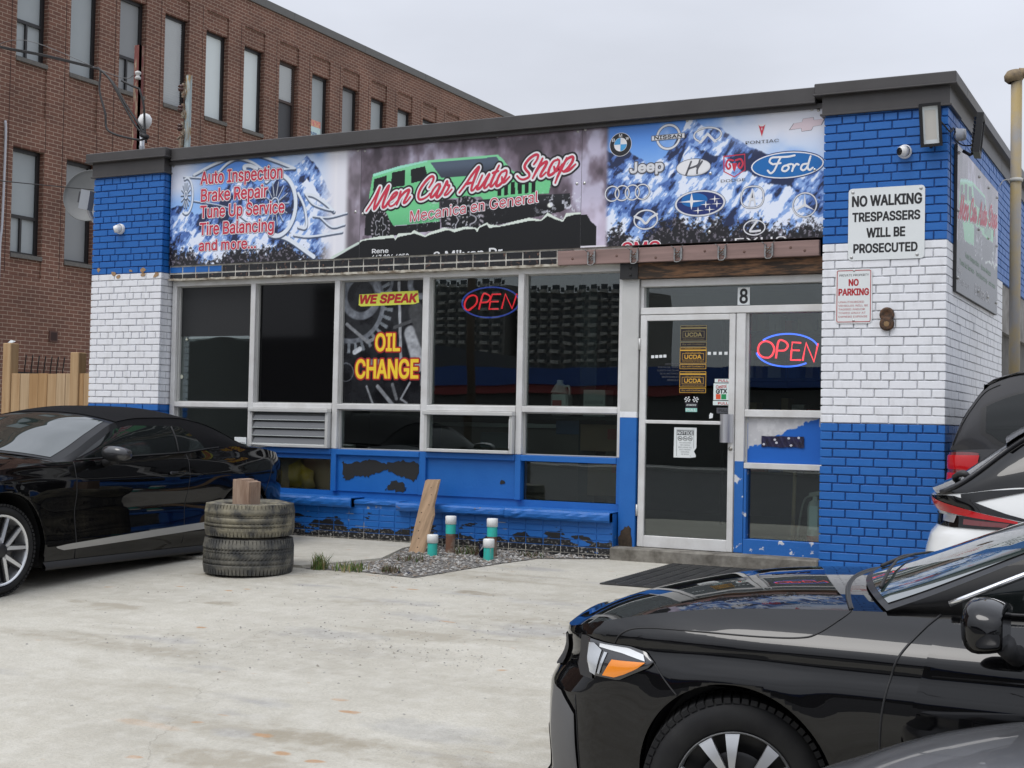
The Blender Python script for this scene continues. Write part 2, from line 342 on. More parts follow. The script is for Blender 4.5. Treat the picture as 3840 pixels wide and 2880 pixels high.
def concrete_mat():
    M = bpy.data.materials.new('lot_concrete'); M.use_nodes = True; t = M.node_tree; b = t.nodes['Principled BSDF']; L = t.links.new
    tc = t.nodes.new('ShaderNodeTexCoord')
    def noise(scale, det=6, st=None, rough=.6, loc=None):
        n = t.nodes.new('ShaderNodeTexNoise'); n.inputs['Scale'].default_value = scale; n.inputs['Detail'].default_value = det; n.inputs['Roughness'].default_value = rough
        mp = t.nodes.new('ShaderNodeMapping'); L(tc.outputs['Object'], mp.inputs[0]); L(mp.outputs[0], n.inputs['Vector'])
        if st: mp.inputs['Scale'].default_value = st
        if loc: mp.inputs['Location'].default_value = loc
        return n.outputs[0]
    def ramp(x, a, c, o0=0, o1=1):
        r = t.nodes.new('ShaderNodeMapRange'); r.inputs[1].default_value = a; r.inputs[2].default_value = c; r.inputs[3].default_value = o0; r.inputs[4].default_value = o1; L(x, r.inputs[0]); return r.outputs[0]
    def mix(f, a, c):
        x = t.nodes.new('ShaderNodeMix'); x.data_type = 'RGBA'; L(f, x.inputs[0])
        for k, q in ((6, a), (7, c)):
            if isinstance(q, tuple): x.inputs[k].default_value = (*q, 1)
            else: L(q, x.inputs[k])
        return x.outputs[2]
    def mul(a, c):
        x = t.nodes.new('ShaderNodeMath'); x.operation = 'MULTIPLY'; L(a, x.inputs[0])
        if isinstance(c, (int, float)): x.inputs[1].default_value = c
        else: L(c, x.inputs[1])
        return x.outputs[0]
    c = mix(ramp(noise(.55, 5), .38, .62), (.50, .48, .43), (.40, .38, .335))
    c = mix(ramp(noise(2.3, 6, (.35, 1.3, 1)), .42, .66, 0, .75), c, (.53, .515, .47))
    c = mix(mul(ramp(noise(1.1, 4, (.5, 1.9, 1), loc=(3, 1, 0)), .52, .66), .62), c, (.29, .26, .205))     # damp, dirty patches
    c = mix(mul(ramp(noise(.9, 3, (1.0, 2.4, 1), loc=(9, 4, 0)), .60, .70), .55), c, (.31, .31, .33))      # grey scuffs
    c = mix(mul(ramp(noise(3.2, 2, (1, 2.2, 1), .3, loc=(2.1, 7, 0)), .735, .765), .8), c, (.42, .22, .09))   # rust spots
    clus = ramp(noise(.7, 3, loc=(5, 5, 0)), .56, .66)
    vo = t.nodes.new('ShaderNodeTexVoronoi'); vo.inputs['Scale'].default_value = 46; L(tc.outputs['Object'], vo.inputs['Vector'])
    pits = mul(ramp(vo.outputs['Distance'], .26, .16), ramp(noise(24, 2), .5, .58)); pits = mul(pits, clus)
    c = mix(mul(pits, .85), c, (.13, .125, .115))
    for (sx_, sy_, rx_, ry_, colr, amt) in STAINS:      # single spills and scuffs
        mp = t.nodes.new('ShaderNodeMapping'); mp.inputs['Location'].default_value = (-sx_ / rx_, -sy_ / ry_, 0); mp.inputs['Scale'].default_value = (1 / rx_, 1 / ry_, 0); L(tc.outputs['Object'], mp.inputs[0])
        ln = t.nodes.new('ShaderNodeVectorMath'); ln.operation = 'LENGTH'; L(mp.outputs[0], ln.inputs[0]); ad = t.nodes.new('ShaderNodeMath'); L(ln.outputs['Value'], ad.inputs[0]); L(ramp(noise(5.5, 5, (.7, 1.3, 1)), .3, .7, -.5, .5), ad.inputs[1])
        c = mix(mul(ramp(ad.outputs[0], 1.0, .45), amt), c, colr)
    ve = t.nodes.new('ShaderNodeTexVoronoi'); ve.feature = 'DISTANCE_TO_EDGE'; ve.inputs['Scale'].default_value = .33; wn = t.nodes.new('ShaderNodeTexNoise'); wn.inputs['Scale'].default_value = 1.7; wn.inputs['Detail'].default_value = 7; L(tc.outputs['Object'], wn.inputs['Vector'])
    wv = t.nodes.new('ShaderNodeVectorMath'); wv.operation = 'MULTIPLY_ADD'; wv.inputs[1].default_value = (.9, .9, .9); L(wn.outputs['Color'], wv.inputs[0]); L(tc.outputs['Object'], wv.inputs[2]); L(wv.outputs[0], ve.inputs['Vector'])
    crk = mul(ramp(ve.outputs['Distance'], .0022, .0008), ramp(noise(.8, 2, loc=(1, 2, 0)), .48, .56)); c = mix(mul(crk, .35), c, (.16, .15, .13))
    fine = noise(60, 5); c = mix(mul(ramp(fine, .35, .7), .5), c, (.33, .32, .29))
    mid = noise(9, 5); c = mix(mul(ramp(mid, .45, .7), .35), c, (.6, .59, .56))
    wm_ = t.nodes.new('ShaderNodeMix'); wm_.data_type = 'RGBA'; wm_.blend_type = 'MULTIPLY'; wm_.inputs[0].default_value = 1; L(c, wm_.inputs[6]); wm_.inputs[7].default_value = (.985, .97, .925, 1); c = wm_.outputs[2]
    L(c, b.inputs['Base Color']); b.inputs['Roughness'].default_value = .88; b.inputs['Specular IOR Level'].default_value = .25
    h = t.nodes.new('ShaderNodeMath'); h.operation = 'SUBTRACT'; L(fine, h.inputs[0]); L(pits, h.inputs[1])
    bp = t.nodes.new('ShaderNodeBump'); bp.inputs['Strength'].default_value = .55; bp.inputs['Distance'].default_value = .012; L(h.outputs[0], bp.inputs['Height']); L(bp.outputs[0], b.inputs['Normal'])
    return M
m_conc = concrete_mat()
xs = sorted(set([-900, -400, -150, -80, -40, -25] + list(np.arange(-14, 20.1, .5)) + [25, 40, 80, 150, 400, 900]))
ys = sorted(set([-900, -400, -150, -80, -40, -25, -18] + list(np.arange(-13, 1.1, .25)) + [2, 4, 8, 20, 60, 150, 400, 900]))
g = MB(); g.grid([[(x, y, gz(x, y)) for y in ys] for x in xs], flip=True)
g = g.build('parking_lot', m_conc); tag(g, kind='structure')
zs = gz(0, -10)
s_ = MB(); s_.box(-300, 300, -38, -12.8, zs - .2, zs + .004); tag(s_.build('street', mat('asphalt', (.055, .055, .057), .9, col2=(.09, .09, .09), scale=3)), kind='structure')
s_ = MB(); s_.box(-300, 300, -41.4, -38.0, zs - .2, zs + .13); tag(s_.build('sidewalk', mat('walk', (.42, .41, .39), .9, col2=(.34, .33, .31), scale=2)), kind='structure')
# raised old slab beside the wall, and the gravel bed cut out of the lot
s_ = MB(); sp = [(2.3, -1.72), (3.2, -1.78), (4.16, -1.76), (4.5, -1.08), (4.27, -.36), (4.27, .1), (2.3, .1)]
n_ = len(sp); s_.add([(x, y, gz(x, y) - .05) for x, y in sp] + [(x, y, gz(x, y) + .022 + .003 * (i % 2)) for i, (x, y) in enumerate(sp)], [list(range(n_, 2 * n_))] + [(i, (i + 1) % n_, (i + 1) % n_ + n_, i + n_) for i in range(n_)])
tag(s_.build('concrete_slab', m_conc), kind='structure')
gp = [(4.19, -1.79), (4.75, -1.74), (5.28, -1.81), (5.50, -.75), (5.62, -.3), (6.15, -.02), (6.15, .1), (4.28, .1), (4.29, -.38), (4.52, -1.09)]
s_ = MB(); s_.add([(x, y, gz(x, y) + .004) for x, y in gp], [list(range(len(gp)))])
tag(s_.build('gravel_bed', mat('gravel_soil', (.11, .10, .09), .95, col2=(.19, .18, .165), scale=30, bump=.8)), kind='structure')
def pebble(mb, x, y, z, r, mi=0):
    a = rng.random(6) * .5 + .7; q = rng.random() * 6.28; ca, sa = math.cos(q), math.sin(q)
    V = [(1, 0, 0), (0, 1, 0), (-1, 0, 0), (0, -1, 0), (.15, .1, .62), (-.1, -.1, -.5)]
    V = [(r * k * (v[0] * ca - v[1] * sa), r * k * (v[0] * sa + v[1] * ca) * .8, r * k * v[2] * .9) for v, k in zip(V, a)]
    mb.add([(x + v[0], y + v[1], z + v[2]) for v in V], [(0, 1, 4), (1, 2, 4), (2, 3, 4), (3, 0, 4), (1, 0, 5), (2, 1, 5), (3, 2, 5), (0, 3, 5)], mi)
pm = [mat('stone_a', (.26, .25, .235), .9), mat('stone_b', (.15, .145, .14), .9), mat('stone_c', (.37, .36, .34), .9), mat('stone_d', (.19, .16, .13), .9)]
gpa = np.array(gp); st = MB(); cnt = 0
while cnt < 2600:
    x, y = 4.15 + rng.random() * 2.05, -1.85 + rng.random() * 2.0
    if not inpoly(np.array(x), np.array(y), gp): continue
    pebble(st, x, y, gz(x, y) + .008, .008 + .018 * rng.random() ** 2, int(rng.integers(0, 4))); cnt += 1
tag(st.build('gravel', pm), kind='stuff')
st = MB()
for (cx, cy, sx, sy, n) in ((5.9, -3.9, .55, .2, 170), (7.3, -3.1, .8, .22, 200), (6.9, -3.6, .6, .2, 120), (5.1, -3.2, 1.2, .4, 120), (6.0, -2.4, 1.2, .3, 130), (3.9, -3.0, .7, .3, 80), (6.4, -4.6, 1.5, .6, 150), (4.2, -1.4, .5, .3, 40), (7.0, -2.2, .8, .5, 110), (5.4, -4.6, .5, .16, 150), (6.9, -4.2, .45, .14, 130), (6.6, -3.0, 2.2, 1.2, 60), (4.4, -1.95, .5, .1, 90), (5.3, -1.95, .3, .08, 70), (5.75, -.8, .12, .4, 70)):
    for k in range(n):
        x = cx + rng.normal() * sx; y = cy + rng.normal() * sy
        pebble(st, x, y, gz(x, y) + .001, .003 + .008 * rng.random() ** 3, int(rng.integers(0, 4)))
tag(st.build('loose_gravel', [mat('grit_a', (.34, .33, .30), .9), mat('grit_b', (.22, .215, .20), .9), mat('grit_c', (.42, .41, .38), .9), mat('grit_d', (.28, .26, .22), .9)]), kind='stuff')

# ---------------------------------------------------------------- the shop building
shop = thing('auto_shop', 'one-storey blue and white brick auto shop with wide windows and dark metal roof edge', 'building', (4.5, 0, -1.235))
def paint(name, c, c2, rough=.5, bump=.15, sc=5, bs=40): return mat(name, c, rough, col2=c2, scale=sc, bump=bump, bscale=bs, lo=.4, hi=.75)
BLUE = (.010, .118, .41); WHITE = (.78, .79, .82)
m_blue = paint('blue_paint', BLUE, (.013, .132, .44), .42)
m_blue_j = paint('blue_joint_shaded', (.006, .055, .22), (.007, .066, .26), .55)  # wall blue darkened: the shade of the recessed joints is painted in
m_white = mat('white_paint', WHITE, .5, col2=(.60, .605, .62), scale=5, lo=.5, hi=.85, stretch=(2.2, 2.2, .7), bump=.2, bscale=40)
m_white_j = paint('white_joint', (.64, .65, .67), (.36, .36, .37), .7, sc=14)
m_alu = mat('aluminium_frame', (.60, .60, .58), .42, .25, col2=(.50, .50, .48), scale=3, lo=.4, hi=.8)
m_alu2 = mat('aluminium_bright', (.72, .72, .71), .4, .2, col2=(.60, .59, .57), scale=4)
m_black = mat('black_matte', (.012, .012, .013), .6)
m_metal = mat('roof_metal', (.062, .058, .057), .42, .3, col2=(.075, .071, .07), scale=2, bump=.1, bscale=3)
m_dark = mat('interior_dark', (.075, .075, .078), .9)
m_brown_chip = mat('bare_brick', (.40, .27, .15), .9, col2=(.27, .16, .09), scale=40)
C7 = .07
def brick_rows(mb, a0, a1, k0, k1, place, full, half_first, hdr, depth=.012, jit=.0012):
    "rows of bricks; place(a0, a1, z0, z1, out) adds one brick"
    for k in range(k0, k1):
        z0 = k * C7 + .005; z1 = (k + 1) * C7 - .005; x = a0
        header = (k % 6 == 5)
        p = full / 2 if header else full
        off = full * .66 if header else (full * .46 if k % 2 == 0 else full * .95)
        xs = [a0]; x = a0 + off
        while x < a1 - .05: xs.append(x); x += p + rng.normal() * .0012
        xs.append(a1)
        for i, (xa, xb) in enumerate(zip(xs[:-1], xs[1:])):
            place(xa + (.005 if i else 0), xb - (.005 if i < len(xs) - 2 else 0), z0 + rng.normal() * .0008, z1 + rng.normal() * .0008, depth + rng.normal() * jit, k)
def pillar(name, x0, x1, label, left):
    ks = 21
    rows = [(-17, 1 if left else 0, m_blue, m_blue_j, 'blue_base_bricks'), (1 if left else 0, 21, m_white, m_white_j, 'white_bricks'), (21, 37, m_blue, m_blue_j, 'blue_top_bricks')]
    col = MB(); top = 37
    par = None
    core = MB(); ya, yb = .012, .34
    for (ka, kb, mm, mj, nm) in rows:
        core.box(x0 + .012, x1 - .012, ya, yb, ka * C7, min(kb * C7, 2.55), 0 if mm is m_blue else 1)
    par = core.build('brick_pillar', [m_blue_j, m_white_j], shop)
    for (ka, kb, mm, mj, nm) in rows:
        b = MB()
        def pf(a, c, z0, z1, d, k):
            z1 = min(z1, 2.545)
            if z1 - z0 > .01: b.bbox(a, c, .012 - d, .03, z0, z1, .0035)
        brick_rows(b, x0, x1, ka, kb, pf, .224, True, True)
        if left:      # the return facing the windows
            for k in range(ka, kb):
                z0, z1 = k * C7 + .005, min((k + 1) * C7 - .005, 2.545)
                if z1 - z0 < .01: continue
                e = .107 if k % 2 else .215
                b.box(x1 - .02, x1 + rng.normal() * .001, .032, e, z0, z1)
                if e < .2: b.box(x1 - .02, x1 + rng.normal() * .001, e + .01, .24, z0, z1)
        b.build(nm, mm, par)
    return par
pl_ = pillar('l', 0, .985, '', True); pr_ = pillar('r', 8.03, 9.017, '', False)
# worn patches where the paint bands meet on one pillar
chips = MB()
for (cx, cz, r) in ((.10, 1.52, .03), (.32, 1.475, .035), (.38, 1.44, .03), (.56, 1.50, .022), (.73, 1.50, .035), (.74, 1.45, .03), (.91, 1.44, .042)):
    n = 9; pts = [(cx + r * (.35 + .8 * rng.random()) * math.cos(q) * 1.2, cz + r * (.5 + .6 * rng.random()) * math.sin(q) * .9) for q in np.linspace(0, 6.28, n)[:-1]]
    chips = MB(); chips.prism([(min(a, .982), b) for a, b in pts], -.0042, .004); chips.build('worn_patch', m_brown_chip, pl_)
# side wall facing the lane
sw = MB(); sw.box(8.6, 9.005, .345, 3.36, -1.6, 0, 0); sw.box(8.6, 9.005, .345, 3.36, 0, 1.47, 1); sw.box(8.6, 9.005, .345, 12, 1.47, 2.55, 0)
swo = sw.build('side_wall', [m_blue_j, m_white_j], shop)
for (ka, kb, mm, nm, y1) in ((-20, 0, m_blue, 'blue_base_bricks', 3.36), (0, 21, m_white, 'white_bricks', 3.36), (21, 37, m_blue, 'blue_top_bricks', 9.0)):
    b = MB()
    def ps(a, c, z0, z1, d, k):
        z1 = min(z1, 2.545)
        if z1 - z0 > .01: b.box(8.98, 9.005 + d, a, c, z0, z1)
    brick_rows(b, .001, y1, ka, kb, ps, .224, True, True)
    b.build(nm, mm, swo)
b = MB(); b.box(8.7, 9.0, 3.37, 12, .98, 1.465); b.build('concrete_lintel', mat('raw_concrete', (.30, .29, .275), .9, col2=(.16, .15, .14), scale=5, bump=.6), shop)
b = MB(); b.box(8.55, 8.95, 3.9, 12, -1.6, .98); b.build('recessed_wall', mat('block_wall', (.14, .135, .125), .9, col2=(.08, .075, .07), scale=4), shop)
b = MB(); b.box(8.86, 8.99, 3.42, 3.55, -1.6, .97); b.build('door_jamb', m_alu2, shop)
# roof, parapet metal
b = MB(); b.box(.05, 8.95, .35, 12, 2.38, 2.5); b.build('roof', m_dark, shop)
def fascia(mb, x0, x1, y0):     # stepped metal round a pillar head
    mb.box(x0 - .015, x1 + .015, y0 - .015, .5, 2.535, 2.70); mb.bbox(x0 - .03, x1 + .03, y0 - .03, .5, 2.528, 2.545, .003)
    mb.bbox(x0 - .07, x1 + .07, y0 - .07, .5, 2.70, 2.79, .006); mb.bbox(x0 - .078, x1 + .078, y0 - .078, .5, 2.688, 2.703, .004)
f_ = MB(); fascia(f_, 0, .985, 0); fascia(f_, 8.03, 9.017, 0)
f_.box(8.9, 9.032, .5, 12, 2.535, 2.70); f_.bbox(8.85, 9.087, .5, 12, 2.70, 2.79, .006); f_.box(8.85, 9.095, .5, 12, 2.688, 2.7)
for yy in (1.35, 3.1, 4.9): f_.box(9.03, 9.0335, yy, yy + .012, 2.54, 2.69)
f_.bbox(1.065, 7.95, .01, .5, 2.665, 2.785, .006); f_.bbox(1.065, 7.95, .002, .5, 2.652, 2.668, .003); f_.box(1.0, 8.02, .06, .5, 2.62, 2.656)
f_.build('parapet_cap', m_metal, shop)
b = MB(); b.box(.99, 8.025, .14, .34, 1.55, 2.655); b.build('sign_band_wall', m_dark, shop)
# tile strip over the windows
def tile_mat():
    M = bpy.data.materials.new('black_tiles'); M.use_nodes = True; t = M.node_tree; b = t.nodes['Principled BSDF']; L = t.links.new
    tc = t.nodes.new('ShaderNodeTexCoord'); n = t.nodes.new('ShaderNodeTexNoise'); n.inputs['Scale'].default_value = 26; n.inputs['Detail'].default_value = 6; L(tc.outputs['Object'], n.inputs['Vector'])
    n2 = t.nodes.new('ShaderNodeTexNoise'); n2.inputs['Scale'].default_value = 5; L(tc.outputs['Object'], n2.inputs['Vector'])
    r = t.nodes.new('ShaderNodeValToRGB'); r.color_ramp.elements[0].position = .60; r.color_ramp.elements[0].color = (.012, .012, .014, 1); r.color_ramp.elements[1].position = .72; r.color_ramp.elements[1].color = (.18, .10, .07, 1)
    L(n.outputs[0], r.inputs[0]); L(r.outputs[0], b.inputs['Base Color']); b.inputs['Roughness'].default_value = .25
    return M
m_tile = tile_mat(); m_grout = mat('tile_grout', (.62, .60, .54), .9, col2=(.25, .23, .2), scale=9, lo=.45, hi=.7)
b = MB(); b.box(1.0, 6.3, .118, .3, 1.392, 1.547); tb = b.build('tile_band', m_grout, shop)
tl = MB(); tl2 = MB()
for r_, (za, zb) in enumerate(((1.399, 1.458), (1.466, 1.534))):
    x = 1.0
    while x < 5.62:
        (tl2 if (r_ == 1 and x < 1.62) else tl).box(x + .007, min(x + .1755, 6.2) - .007, .112 + .002 * rng.random(), .2, za + .003 + .003 * rng.random(), zb - .003 - .003 * rng.random()); x += .1755
tl.build('black_tile', m_tile, tb); tl2.build('blue_painted_tile', m_blue, tb)
b = MB(); pts = [(1.0, 1.392)]
for x in np.arange(1.0, 5.65, .05): pts.append((x, 1.400 + .007 * rng.random()))
pts += [(5.65, 1.392)] + [(x, 1.378 + .008 * rng.random()) for x in np.arange(5.6, 1.0, -.05)]
b.prism(pts, .085, .2); b.build('crumbling_edge', mat('crumble', (.55, .52, .44), .95, col2=(.18, .14, .10), scale=14), tb)
# window wall
PX = [(1.085, 2.04), (2.125, 3.085), (3.17, 4.11), (4.205, 5.14), (5.225, 6.16)]
fr = MB(); frb = MB(); stp = MB()
mull = [(1.0, 1.06)] + [(PX[i][1] + .004, PX[i + 1][0] - .02) for i in range(4)] + [(6.162, 6.20)]
for (a, c) in mull:
    fr.bbox(a, c, .165, .26, -.343, 1.34, .004); frb.bbox(a, c, .165, .26, -.765, -.345, .004)
fr.bbox(1.0, 6.19, .168, .27, 1.332, 1.392, .004)
for i, (a, c) in enumerate(PX):
    fr.bbox(a - .02, c + .002, .162, .25, .05, .102, .004)
    frb.bbox(a - .02, c + .002, .16, .25, -.402, -.347, .004)
    for (za, zb) in ((.102, 1.332), (-.345, .05)):
        stp.box(a - .022, a, .205, .25, za, zb); stp.box(a, c, .215, .25, zb - .012, zb); stp.box(a, c, .215, .25, za, za + .01)
frame = fr.build('window_frame', m_alu2, shop); stp.build('glazing_bead', mat('bead', (.40, .40, .385), .5), frame); frb.build('blue_frame', m_blue, frame)
m_glass = glass('shop_glass', .86); m_film = mat('black_film', (.004, .004, .0045), .04, spec=.25); m_khaki = glass('dusty_glass', .85, .5, .02, (1, .98, .9))
def pane(a, c, za, zb, mm, y=.232, nm='window_pane'):
    q = MB(); q.box(a, c, y, y + .006, za, zb); return q.build(nm, mm, shop)
pane(*PX[0], .112, 1.32, m_glass); pane(*PX[1], .112, 1.32, m_film); pane(*PX[3], .112, 1.32, m_glass); pane(*PX[4], .112, 1.32, m_glass)
film = MB(); film.box(PX[0][0], PX[0][1], .2285, .2312, .80, 1.32); film.build('dark_blind', mat('blind', (.012, .013, .014), .5), shop)
pane(*PX[0], -.335, .04, m_glass); pane(*PX[2], -.335, .04, m_glass); pane(*PX[4], -.335, .04, m_glass)
pane(*PX[1], -.755, -.45, m_khaki); pane(*PX[4], -.755, -.41, m_glass)
bp_ = MB(); bp_.box(PX[0][0] - .02, PX[0][1] + .01, .20, .25, -.76, -.402); bp_.box(PX[2][0] - .02, PX[2][1] + .01, .20, .25, -.76, -.402); bp_.box(PX[3][0] - .02, PX[3][1] + .01, .20, .25, -.76, -.402); bp_.box(PX[1][0] - .02, PX[1][1] + .01, .20, .25, -.45, -.402)
bp_.box(2.0, 6.19, .215, .3, -.86, -.762)
bpo = bp_.build('blue_panel', m_blue, shop)
def blob(mb, pts, y0, y1, j=.008, n=5):
    P = spline(pts, n, True); mb.prism([(p[0] + rng.normal() * j, p[1] + rng.normal() * j) for p in P], y0, y1)
pb = MB()
blob(pb, [(3.23, -.62), (3.215, -.47), (3.26, -.49), (3.42, -.46), (3.55, -.44), (3.68, -.47), (3.80, -.46), (3.95, -.45), (4.08, -.46), (4.09, -.55), (4.04, -.63), (3.92, -.60), (3.83, -.575), (3.72, -.54), (3.60, -.575), (3.50, -.61), (3.38, -.60), (3.27, -.65)], .1955, .21)
pb.build('peeled_patch', mat('bare_black', (.012, .012, .012), .7), bpo); pb = MB()
blob(pb, [(3.72, -.73), (3.76, -.69), (3.80, -.64), (3.90, -.65), (3.95, -.70), (3.92, -.745), (3.82, -.735)], .1955, .21)
pb.build('peeled_patch', mat('bare_black'), bpo); pb = MB()
blob(pb, [(4.98, -.60), (5.01, -.585), (5.03, -.61), (4.99, -.63)], .1955, .21, .003, 3)
pb.build('peeled_patch', mat('bare_black', (.012, .012, .012), .7), bpo)
# ledge and tiled base
def ledge():
    b = MB(); x = 2.2
    for (x1, z0, z1, d) in ((3.47, -.905, -.815, -.03), (3.98, -.875, -.83, .03), (5.15, -.91, -.835, -.03), (6.19, -.915, -.83, -.035)):
        n = max(3, int((x1 - x) / .06)); P = []
        for i in range(n + 1):
            xx = x + (x1 - x - .006) * i / n
            P.append([(xx, d + rng.normal() * .0025 + dy, z0 + (z1 - z0) * t + rng.normal() * .002) for t, dy in ((0, .012), (.2, 0), (.5, -.004), (.8, .0), (1, .014))] + [(xx, .25, z1 + .006)])
        b.grid(P, smooth=False); 
        for e in (0, n): b.add(P[e] + [(P[e][0][0], .25, z0)], [list(range(7))])
        b.box(x, x1 - .006, d + .02, .25, z0 + .002, z1 - .004)
        x = x1
    return b
def ledge_mat():
    M = mat('ledge_paint', BLUE, .5, col2=(.17, .12, .08), scale=7, lo=.66, hi=.69, bump=.4, bscale=30); return M
ledge().build('stone_ledge', ledge_mat(), shop)
def base_tile_mat():
    M = bpy.data.materials.new('base_tiles'); M.use_nodes = True; t = M.node_tree; b = t.nodes['Principled BSDF']; L = t.links.new
    tc = t.nodes.new('ShaderNodeTexCoord'); sp = t.nodes.new('ShaderNodeSeparateXYZ'); L(tc.outputs['Object'], sp.inputs[0])
    nz = t.nodes.new('ShaderNodeTexNoise'); nz.inputs['Scale'].default_value = 5.5; nz.inputs['Detail'].default_value = 7; nz.inputs['Roughness'].default_value = .55
    mp = t.nodes.new('ShaderNodeMapping'); mp.inputs['Scale'].default_value = (.75, 1, 2.0); L(tc.outputs['Object'], mp.inputs[0]); L(mp.outputs[0], nz.inputs['Vector'])
    g = t.nodes.new('ShaderNodeMapRange'); g.inputs[1].default_value = .0; g.inputs[2].default_value = .30; g.inputs[3].default_value = .34; g.inputs[4].default_value = -.16; L(sp.outputs['Z'], g.inputs[0])
    a = t.nodes.new('ShaderNodeMath'); L(nz.outputs[0], a.inputs[0]); L(g.outputs[0], a.inputs[1])
    r = t.nodes.new('ShaderNodeMapRange'); r.inputs[1].default_value = .575; r.inputs[2].default_value = .585; L(a.outputs[0], r.inputs[0])
    n3 = t.nodes.new('ShaderNodeTexNoise'); n3.inputs['Scale'].default_value = 45; n3.inputs['Detail'].default_value = 5; L(tc.outputs['Object'], n3.inputs['Vector'])
    r3 = t.nodes.new('ShaderNodeMapRange'); r3.inputs[1].default_value = .55; r3.inputs[2].default_value = .63; L(n3.outputs[0], r3.inputs[0])
    blk = t.nodes.new('ShaderNodeMix'); blk.data_type = 'RGBA'; L(r3.outputs[0], blk.inputs[0]); blk.inputs[6].default_value = (.011, .011, .012, 1); blk.inputs[7].default_value = (.32, .31, .29, 1)
    gz_ = t.nodes.new('ShaderNodeMapRange'); gz_.inputs[1].default_value = .16; gz_.inputs[2].default_value = .04; L(sp.outputs['Z'], gz_.inputs[0])
    mm_ = t.nodes.new('ShaderNodeMath'); mm_.operation = 'MULTIPLY'; L(r3.outputs[0], mm_.inputs[0]); L(gz_.outputs[0], mm_.inputs[1]); L(mm_.outputs[0], blk.inputs[0])
    x = t.nodes.new('ShaderNodeMix'); x.data_type = 'RGBA'; L(r.outputs[0], x.inputs[0]); x.inputs[6].default_value = (*BLUE, 1); L(blk.outputs[2], x.inputs[7]); L(x.outputs[2], b.inputs['Base Color'])
    b.inputs['Roughness'].default_value = .45
    return M
b = MB(); b.box(2.0, 6.19, .046, .3, -1.45, -1.148); b.box(2.0, 6.19, .046, .3, -1.148, -.84, 1); bb = b.build('base_wall', [mat('base_grout', (.46, .43, .36), .9, col2=(.10, .10, .10), scale=9, lo=.45, hi=.65), mat('painted_grout', BLUE, .5, col2=(.30, .30, .30), scale=8, lo=.6, hi=.66)], shop)
tl = MB(); k = 0; z = -1.262
while z < -.93:
    x = 2.0
    while x < 6.19:
        x1 = min(x + .1755, 6.19); tl.bbox(x + .0045, x1 - .0045, .040 + rng.normal() * .0008, .06, z + .004, min(z + .0588, -.86) - .004, .002); x += .1755
    z += .0588; k += 1
tl.build('base_tile', base_tile_mat(), bb)
# doorway
dp = MB(); dp.bbox(6.205, 6.365, .13, .3, .016 + .052, 1.30, .004); dpo = dp.build('door_post', m_alu, shop)
q = MB(); q.bbox(6.203, 6.363, .127, .3, .016, .068, .003); q.build('white_stripe', m_white, dpo)
q = MB(); q.bbox(6.203, 6.363, .127, .3, -1.22, .016, .003); q.build('blue_stripe', m_blue, dpo)
q = MB(); blob(q, [(6.22, -1.2), (6.22, -1.05), (6.25, -.97), (6.31, -.95), (6.33, -1.05), (6.33, -1.21)], .121, .14, .006, 3); q.build('rot_hole', mat('rot', (.025, .018, .012), .95, col2=(.06, .04, .025), scale=20), dpo)
hd = MB(); hd.bbox(6.37, 8.02, .16, .3, 1.178, 1.245, .004); hd.bbox(6.37, 8.02, .158, .3, .932, .992, .004); hd.bbox(7.252, 7.335, .165, .3, -1.12, .932, .004); hd.bbox(6.366, 6.396, .17, .3, .99, 1.178, .003); hd.bbox(7.335, 8.02, .168, .29, .04, .102, .004); hd.bbox(7.335, 8.02, .166, .29, -.40, -.352, .003); hd.box(7.335, 7.352, .205, .26, .1, .93)
hdo = hd.build('door_surround', m_alu2, shop)
def peel_pic(X, Z):
    C = np.zeros(X.shape + (3,)) + np.array([.012 ** .45, .36, .70]); C[...] = (.11, .37, .71)
    n = vnoise(X, Z, 9, 3) * .5 + vnoise(X, Z, 26, 5) * .5
    f = (Z + .35) / .40; u = (X - 7.335) / .68
    blue = smooth(.0, .02, n * .35 + .55 * (u - .42) * 1.3 - (f - .42) * 1.0 - .17 * (u > .93) * 1.2)
    blue = np.maximum(blue, (u < .03) * (n < .55))
    C = mixc(C, (.72, .72, .73), 1 - blue); C = mixc(C, (.86, .86, .86), (1 - blue) * smooth(.5, .62, n) * .4)
    return C
pn = MB(); pn.box(7.335, 8.02, .212, .25, -.352, .04); pno = pn.build('letter_panel', m_alu, shop)
m_print = vmat('print_matte', .5, .3)
picture('peeling_paint', 7.352, 8.015, -.350, .038, .2105, .006, peel_pic, m_print, pno)
lowf = MB(); lowf.bbox(7.335, 8.02, .166, .29, -1.215, -1.0, .004); lowf.bbox(7.335, 7.36, .17, .29, -1.0, -.40, .003); lowf.bbox(7.255, 7.335, .1635, .2, -1.12, -.34, .002)
lowf.build('blue_sill', mat('chipped_blue', BLUE, .5, col2=(.6, .61, .63), scale=11, lo=.60, hi=.63, bump=.2, bscale=30), shop)
pane(7.352, 8.02, .108, .928, m_glass); pane(7.352, 8.02, -.995, -.405, m_glass); pane(6.398, 8.02, .996, 1.174, m_glass)
dr = MB()
dr.bbox(6.376, 6.437, .15, .19, -1.12, .925, .004); dr.bbox(7.196, 7.249, .15, .19, -1.12, .925, .004); dr.bbox(6.437, 7.196, .151, .19, .875, .925, .003); dr.bbox(6.437, 7.196, .151, .19, -1.12, -1.02, .003); dr.bbox(6.437, 7.196, .151, .19, -.032, -.002, .003)
door = dr.build('door', m_alu2, shop)
q = MB(); q.box(6.437, 7.196, .172, .178, -1.02, .875); q.build('door_glass', m_glass, door)
hm = MB(); pts = []
for t in np.linspace(0, 1, 9): pts.append([(7.128 + .115 * t, .146 - .05 * math.sin(math.pi * min(1, t * 1.15)) - .006, z) for z in (-.184, .06)])
